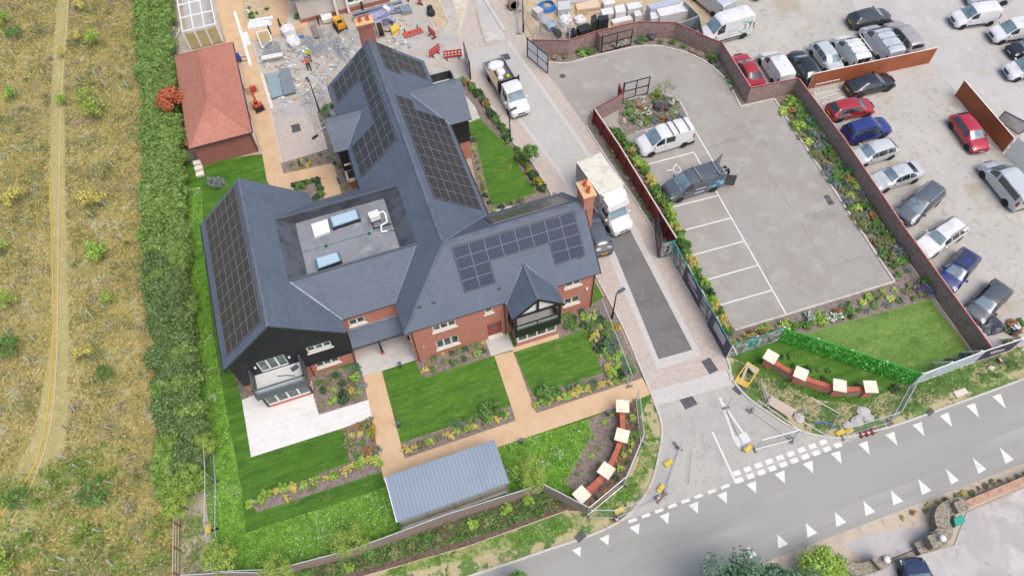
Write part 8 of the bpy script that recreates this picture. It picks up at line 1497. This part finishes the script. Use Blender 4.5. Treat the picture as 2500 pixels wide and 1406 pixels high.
bed([e3(200, 60), e3(470, 60), e3(480, 210), e3(250, 260)], 3, ['green'], 'on the yard dirt patch', .2, .4, 1); shrub(P2(e3(290, 225)), .55, .7, 'green', 'beside the wrapped bundles in the yard'); shrub(P2(e3(840, 220)), .5, .5, 'green', 'beside the bungalow corner'); shrub(P2(a4(250, 170)), .95, 1.1, 'silver', 'behind the west wing on the lawn'); shrub(P2(e1(480, 960)), .5, .7, 'green', 'beside the rear balcony')
# ---- trees: trunk, limbs, crown
TREE = {}
def tree_meshes(key, n, R, lumps, lr, leaf, lm, trunk_h, tr, fill=.5):
    if key in TREE: return TREE[key]
    C, Nn = crown_pts(n, R, lumps, lr, trunk_h, fill); cm = quads_mesh('crown', C, Nn, leaf, lm); b = MB(); rg = random.Random(hash(key) % 97); b.tube([(0, 0, 0), (U(-.05, .05), U(-.05, .05), trunk_h*.6), (0, 0, trunk_h+R[2]*.8)], tr, 7, r2=tr*.3)
    for i in range(6): a = i*1.05+rg.random(); z = trunk_h*.7+R[2]*.12*i; b.tube([(0, 0, z), (R[0]*.35*math.cos(a), R[0]*.35*math.sin(a), z+R[2]*.25), (R[0]*.7*math.cos(a), R[0]*.7*math.sin(a), z+R[2]*.4)], tr*.4, 5, r2=tr*.1)
    o = b.build('trunk', M_bark, None, org=(0, 0, 0)); tm = o.data; bpy.data.objects.remove(o); TREE[key] = (tm, cm); return TREE[key]
def tree(name, label, xy, mk, s=1, group=None, cat='tree', z=0, sz=None):
    t = thing(name, label, cat, (xy[0], xy[1], z), U(0, 6.28), group, world=False); t.scale = (s, s, sz or s); inst(mk[0], 'trunk', (0, 0, 0), parent=t); inst(mk[1], 'crown', (0, 0, 0), parent=t); return t
LM['hedge'] = leaf_mat('hedge_leaf', S(124, 150, 82), S(102, 130, 64), S(152, 174, 106)); LM['hedge2'] = leaf_mat('dark_hedge_leaf', S(106, 128, 78), S(88, 110, 64), S(134, 154, 100)); LM['hedge3'] = leaf_mat('light_hedge_leaf', S(128, 154, 76), S(104, 134, 58), S(158, 180, 104)); LM['young'] = leaf_mat('young_tree_leaf', S(152, 170, 84), S(128, 152, 64), S(182, 190, 112))
hk = [[tree_meshes(('h', c, v), 7500, (1.2, 1.2, 1.75), 40, .5, .11, LM[c], .4, .1, .35) for v in range(3)] for c in ('hedge', 'hedge2', 'hedge3')]
HL = smooth_line([P2(q) for q in ((378, -60), (392, 60), (404, 200), (414, 350), (421, 500), (428, 640), (436, 760), (449, 880), (461, 1000), (469, 1100), (458, 1215))], 24); last = None
for i, p in enumerate(HL):
    if last and math.dist(last, p) < .95: continue
    last = p; v = RW.T @ np.array([p[0], p[1], -HC]); py = CY+F*v[1]/v[2]
    for sd in (-.75, .55):
        q = (p[0]+sd+U(-.25, .2), p[1]+U(-.35, .35)); k_ = 0 if py < 640+U(-110, 110) else (1 if py < 1130+U(-90, 60) else 2); k_ = 0 if k_ == 1 and U(0, 1) < .2 else k_
        tree('hedge_tree', ['mid-green hedge tree in the tall upper hedge', 'darker green tree in the lower hedge', 'light green tree at the bottom end of the hedge'][k_], q, hk[k_][RND.randint(0, 2)], U(.85, 1.12), 'trees forming the long hedge beside the field', sz=U(.8, 1.15))
au = tree_meshes('autumn', 2000, (1.1, 1.1, 1.3), 16, .45, .09, leaf_mat('autumn_leaf', S(186, 112, 76), S(160, 90, 62), S(206, 150, 96)), 1.6, .07); tree('autumn_shrub', 'rust-leaved small tree beside the garage', P2((447, 305)), au, 1.25); tree('autumn_shrub', 'second rust-leaved small tree at the hedge edge', P2((442, 285)), au, 1.1); tree('yellowing_tree', 'yellow-green small tree beside the garage corner', P2((456, 352)), tree_meshes('yel', 1400, (1, 1, 1), 12, .4, .09, LM['gold'], .6, .06), .9)
yg = tree_meshes('young', 3800, (1.5, 1.5, 1.6), 34, .42, .06, LM['young'], 1.0, .06, .25); yg2 = tree_meshes('young2', 3000, (1.5, 1.5, 1.6), 30, .5, .05, LM['young'], 1.0, .06, .15)
for q, m_, s, l in ((b3(590, 1160), yg, 1.0, 'yellow-green young tree in the bottom left garden corner'), (b3(1060, 1240), yg2, .95, 'airy young tree left of centre by the road fence'), (b3(1690, 1030), yg2, .95, 'airy young tree left of the shelter'), (b4(1225, 680), yg2, 1.0, 'airy young tree right of the shelter'), ((520, 1105), yg, .75, 'small olive-green tree at the left garden edge'), (b3(210, 690), yg, .9, 'light green tree above the timber rail fence')): tree('young_tree', l, P2(q), m_, s)
gt = tree_meshes('bright', 1700, (.9, .9, 1.3), 16, .36, .09, LM['green'], .9, .05); tree('young_tree', 'bright green young tree beside the drive kerb', P2((1293, 405)), gt, 1.0); tree('young_tree', 'sparse young tree rising from the planting island', P2(d2(300, 260)), tree_meshes('sparse', 260, (1.1, 1.1, 1.0), 14, .4, .07, LM['olive'], .8, .03, .1), 1.0)
bt = tree_meshes('big', 9000, (3.6, 2.6, 2.6), 46, .95, .13, LM['blue'], 3.0, .25); tree('broadleaf_tree', 'dark green tree crown at the bottom edge by the road', P2((1765, 1490)), bt, .95); tree('broadleaf_tree', 'second dark green crown at the bottom edge right of the first', P2((1890, 1482)), bt, .8)
bb_ = tree_meshes('bush', 5000, (1.7, 1.5, 1.2), 30, .5, .09, LM['lime'], .3, .12); tree('round_bush', 'bright green rounded bush at the bottom edge beside dark tree', P2((1990, 1395)), bb_, 1.15, cat='bush'); tree('round_bush', 'smaller bright green bush behind the stone wall end', P2((2040, 1395)), bb_, .6, cat='bush'); tree('young_tree', 'small bright tree top at the bottom edge of the road', P2((1262, 1440)), gt, 1.1)
# ---- field: saplings in guards, young trees, tufts
ft = [tree_meshes('ft%d' % i, 620, (.9, .9, .85), 12, .38, .085, LM[k_], .55, .04, .3) for i, k_ in enumerate(('young', 'gold', 'lime', 'green'))]
for i, (q, s) in enumerate([((240, 285), 1.3), ((245, 505), 1.3), ((255, 630), 1.3), ((35, 860), 1.1), ((30, 745), 1.0), ((50, 500), 1.1), ((240, 110), 1.1), ((245, 1215), 1.2), ((20, 1390), 1.2), ((215, 875), .9), ((32, 240), .8), ((60, 1225), .9), ((272, 740), .8), ((155, 140), .7), ((160, 255), .8), ((45, 95), 1.0), ((220, 250), 1.0), ((200, 30), .8), ((15, 620), .8), ((265, 920), .8), ((20, 60), 1.0), ((195, 100), .7)]):
    tree('field_tree', 'small planted tree with %s leaves in the dry field' % ['yellow-green', 'golden', 'lime', 'green'][i % 4], P2(q), ft[i % 4], s, 'young trees planted in the dry field')
gm_ = MB().lathe([(.07, 0), (.075, .9), (.05, .9), (.05, .85)], (0, 0, 0), 7).build('tube', mat('pale_tree_guard', S(196, 206, 178), [(A4(S(170, 184, 150), .7), 2, .48, .6)], rough=.6), None, org=(0, 0, 0)); g_me = gm_.data; bpy.data.objects.remove(gm_); st_ = MB().box(-.09, -.06, -.015, .015, 0, 1.05).build('stake', M_wood, None, org=(0, 0, 0)); s_me = st_.data; bpy.data.objects.remove(st_); placed = []
while len(placed) < 85:
    q = (U(0, 320), U(0, 1400)); mid = 148-(0 if q[1] < 850 else (q[1]-850)*.35)
    if abs(q[0]-mid) < 52 or any(math.dist(q, w) < 30 for w in placed): continue
    placed.append(q); x, y, _ = P(q); t = thing('tree_guard', 'pale plastic tree guard tube with stake in the dry field', 'tree guard', (x, y, -.02), U(0, 6), 'tree guard tubes in the dry field', world=False); t.rotation_euler = (U(-.25, .25), U(-.25, .25), U(0, 6)); inst(g_me, 'tube', (0, 0, 0), parent=t); inst(s_me, 'stake', (0, 0, 0), parent=t)
def scatter(name, label, poly, n, hmin, hmax, w, m, avoid=None, dens=None, up=.8, z=0.0, cat='grass', clump=0, sz=None):
    xs = [p[0] for p in poly]; ys = [p[1] for p in poly]; pts = []; cl = [(U(min(xs), max(xs)), U(min(ys), max(ys)), U(.3, 1.4)) for _ in range(clump)] if clump else None
    while len(pts) < n:
        if cl: c = cl[RND.randrange(len(cl))]; x, y = RND.gauss(c[0], c[2]*.6), RND.gauss(c[1], c[2]*.6)
        else: x, y = U(min(xs), max(xs)), U(min(ys), max(ys))
        if inpoly(x, y, poly) and not (avoid and inpoly(x, y, avoid)): pts.append((x, y, z))
        elif cl and U(0, 1) < .02: cl[RND.randrange(len(cl))] = (U(min(xs), max(xs)), U(min(ys), max(ys)), U(.3, 1.4))
    C = np.array(pts); h = NR.uniform(hmin, hmax, n); C[:, 2] += h*.5; Nn = NR.normal(size=(n, 3)); Nn[:, 2] = np.abs(Nn[:, 2])*up+.15; Nn /= np.linalg.norm(Nn, axis=1)[:, None]
    o = inst(quads_mesh(name, C, Nn, h*w, m, aspect=.42), name, (0, 0, 0)); stuff(o, label, cat); return o
fpoly = [P2(q) for q in ((-60, -60), (330, -60), (400, 350), (415, 650), (440, 900), (455, 1150), (430, 1440), (-60, 1440))]; fav = [P2(q) for q in ((146, -60), (126, 200), (122, 500), (130, 800), (85, 1060), (-40, 1300), (-40, 1400), (70, 1310), (165, 1080), (170, 800), (162, 500), (158, 200), (174, -60))]
scatter('track_grass', 'short worn grass along the field track', fav, 9000, .05, .14, .45, leaf_mat('track_blade', S(186, 174, 118), S(170, 162, 106), S(200, 190, 138), .2), up=.6); scatter('dry_grass', 'tall dry straw-coloured grass over the field', fpoly, 52000, .1, .34, .45, leaf_mat('straw_blade', S(178, 162, 106), S(160, 146, 92), S(194, 180, 128), .2), fav, up=.5)
scatter('field_weeds', 'olive weeds in clumps over the dry field', fpoly, 44000, .08, .32, .4, leaf_mat('weed_leaf', S(132, 138, 88), S(112, 122, 76), S(156, 160, 110), .28), fav, clump=420, up=.9)
scatter('dead_stalks', 'grey dead stalks in patches over the dry field', fpoly, 16000, .1, .3, .4, leaf_mat('grey_stalk', S(168, 158, 146), S(148, 138, 130), S(188, 178, 168), .25), fav, clump=150, up=.6); scatter('field_undergrowth', 'green undergrowth at the bottom of the field', [P2(q) for q in ((-60, 1180), (250, 1080), (330, 1100), (430, 1260), (430, 1440), (-60, 1440))], 9000, .1, .35, .42, LM['hedge3'], clump=70, up=.9); scatter('grass', 'clumps of weeds at the foot of the hedge', [P2(q) for q in ((432, 1240), (500, 1240), (520, 1400), (432, 1406))], 1200, .1, .3, .4, LM['hedge3'], clump=12)
mp = [P2(q) for q in ((455, 462), (490, 460), (498, 640), (518, 820), (543, 960), (588, 1190), (600, 1300), (940, 1192), (985, 1300), (880, 1340), (640, 1392), (535, 1390), (508, 1250), (494, 1000), (472, 760))]; mp2 = [P2(q) for q in ((1216, 1094), (1432, 1026), (1442, 1060), (1416, 1112), (1378, 1177), (1425, 1220), (1330, 1188), (1245, 1212), (1215, 1130))]
for poly, l, n in ((mp, 'in the left and bottom garden', 15000), (mp2, 'beside the curved wall', 5000)):
    scatter('meadow_grass', 'lush flowering meadow grass '+l, poly, n, .06, .2, .5, leaf_mat('meadow_leaf', S(122, 166, 62), S(96, 144, 48), S(150, 184, 88), .26), z=.01, up=1.1); scatter('meadow_flowers', 'tiny white flowers dotted '+l, poly, n//14, .1, .16, .32, M_pet['w'], z=.1, up=2, cat='flowers', clump=n//260)
scatter('verge_grass', 'patchy green grass on the verges', [P2(q) for q in ((1575, 1000), (1600, 1080), (1580, 1170), (1500, 1255), (1330, 1320), (900, 1420), (1000, 1370), (1386, 1262), (1445, 1255), (1535, 1180), (1580, 1080))], 6000, .05, .14, .5, MATS['meadow_leaf'], clump=60, up=1); scatter('verge_grass', 'rough grass on the verge round the curved flint wall', [P2(q) for q in ((1790, 900), (1870, 870), (2100, 985), (2240, 930), (2500, 845), (2500, 900), (2190, 1020), (2010, 1050), (1850, 975))], 12000, .05, .16, .5, LM['green'], clump=140, up=1)
scatter('fence_strip_weeds', 'green weeds along the outside of the road fence', [P2(q) for q in ((640, 1402), (1010, 1308), (1330, 1200), (1400, 1235), (1143, 1318), (760, 1425))], 8000, .06, .25, .5, LM['green'], clump=90, up=1)
scatter('hedge_foot_leaves', 'leafy ground cover under the hedge', [P2(q) for q in ((400, -20), (430, -20), (452, 400), (470, 760), (495, 1100), (480, 1200), (440, 1100), (430, 700), (410, 300))], 5000, .08, .25, .5, LM['hedge2'], up=1)
poles(e3, (1290, 470), (1420, 740), 7, .9, 'aluminium scaffold tubes beside the gable end', r=.035); poles(e3, (1240, 520), (1400, 640), 6, .8, 'crossed aluminium tubes left of the gable end', r=.035); poles(e3, (690, 600), (860, 640), 5, .5, 'short aluminium tubes on the paving below the bulk bags', r=.035); tower(e3, [(1200, 440), (1290, 430), (1310, 600), (1220, 620)], 'aluminium scaffold frame standing between dumper and ladders', .9); stack(e3, [(1110, 180), (1240, 160), (1260, 230), (1130, 255)], .5, M_plas, 'white wrapped stack in front of the bungalow wall', 'wrapped_stack', 2); stack(e3, [(620, 250), (670, 240), (690, 300), (640, 310)], .4, M_wood, 'small timber stack beside the dark bollard', 'timber_stack', 3); stack(e3, [(2080, 90), (2200, 70), (2230, 130), (2100, 150)], .5, M_tin, 'grey sheet stack behind the lying barrier', 'sheet_stack', 3)
for pl, n in (([(932, 908), (1060, 905), (1196, 874), (1246, 988), (984, 1080)], 9000), ([(1256, 862), (1362, 830), (1433, 802), (1469, 908), (1364, 944), (1304, 966)], 5000), ([(620, 1120), (835, 1052), (850, 1126), (615, 1218), (625, 1260), (936, 1156), (940, 1185), (600, 1298)], 9000), ([(455, 410), (640, 380), (500, 640), (560, 930), (588, 985), (612, 1116), (600, 1290), (548, 960), (505, 640), (492, 456)], 7000), ([(1980, 812), (2268, 735), (2360, 860), (2245, 912), (1930, 818)], 9000), ([(1150, 320), (1200, 290), (1255, 400), (1305, 470), (1200, 505)], 4000)):
    scatter('lawn_grass', 'short mown grass blades on the lawn', [P2(q) for q in pl], n, .03, .07, .5, leaf_mat('lawn_blade', S(92, 134, 36), S(72, 114, 26), S(116, 150, 54), .22), z=.03, up=1)
k = MB()
for p, q, n in ((g4(1010, 700), g4(978, 1010), 26), (g4(1105, 560), g4(1130, 780), 16), (g4(1240, 690), g4(1285, 850), 12), (g4(1020, 430), g4(1045, 640), 16), (g4(905, 410), g4(930, 440), 4)):
    for i in range(n):
        c = Vector(P(q if False else (p[0]+(q[0]-p[0])*i/n, p[1]+(q[1]-p[1])*i/n), -.008))
        for s_ in (-1, 1): k.face([c+Vector((s_*.02, 0, 0)), c+Vector((s_*.16, .1, 0)), c+Vector((s_*.16, .16, 0)), c+Vector((s_*.02, .06, 0))])
struct(k.build('tyre_marks', mat('tyre_mark_dirt', S(176, 173, 168), rough=.9)))
for pts in ([a6(765, 75), a6(800, 130), a6(840, 175), a6(905, 280), a6(960, 360), a6(1045, 505)], [a6(560, 640), a6(600, 600), a6(640, 610)], [d2(1180, 600), d2(1240, 690), d2(1310, 730)], [a6(700, 520), a6(760, 640), a6(800, 760)]): ribbon('surface_crack', pts, .035, .0275, mat('crack_seam', S(138, 131, 124)), depth=.01, n=3)
rgd = random.Random(21); yb = [P2(q) for q in ((625, 110), (745, 90), (900, 62), (1000, 20), (1000, 150), (900, 95), (820, 200), (780, 250), (690, 270), (650, 200))]; bits = [MB() for _ in range(4)]
while sum(len(b.f) for b in bits) < 6*420:
    x, y = rgd.uniform(min(p[0] for p in yb), max(p[0] for p in yb)), rgd.uniform(min(p[1] for p in yb), max(p[1] for p in yb))
    if inpoly(x, y, yb): bits[rgd.randrange(4)].obox((x, y, .05), (rgd.uniform(.08, .6), rgd.uniform(.05, .16), rgd.uniform(.03, .1)), rgd.uniform(0, 3.1))
for b, m_, l in zip(bits, (M_wood, M_tin, M_plas, M_conc), ('timber', 'metal', 'white plastic', 'concrete')): stuff(b.build('yard_debris', m_), 'small %s offcuts scattered over the yard paving' % l, 'debris')
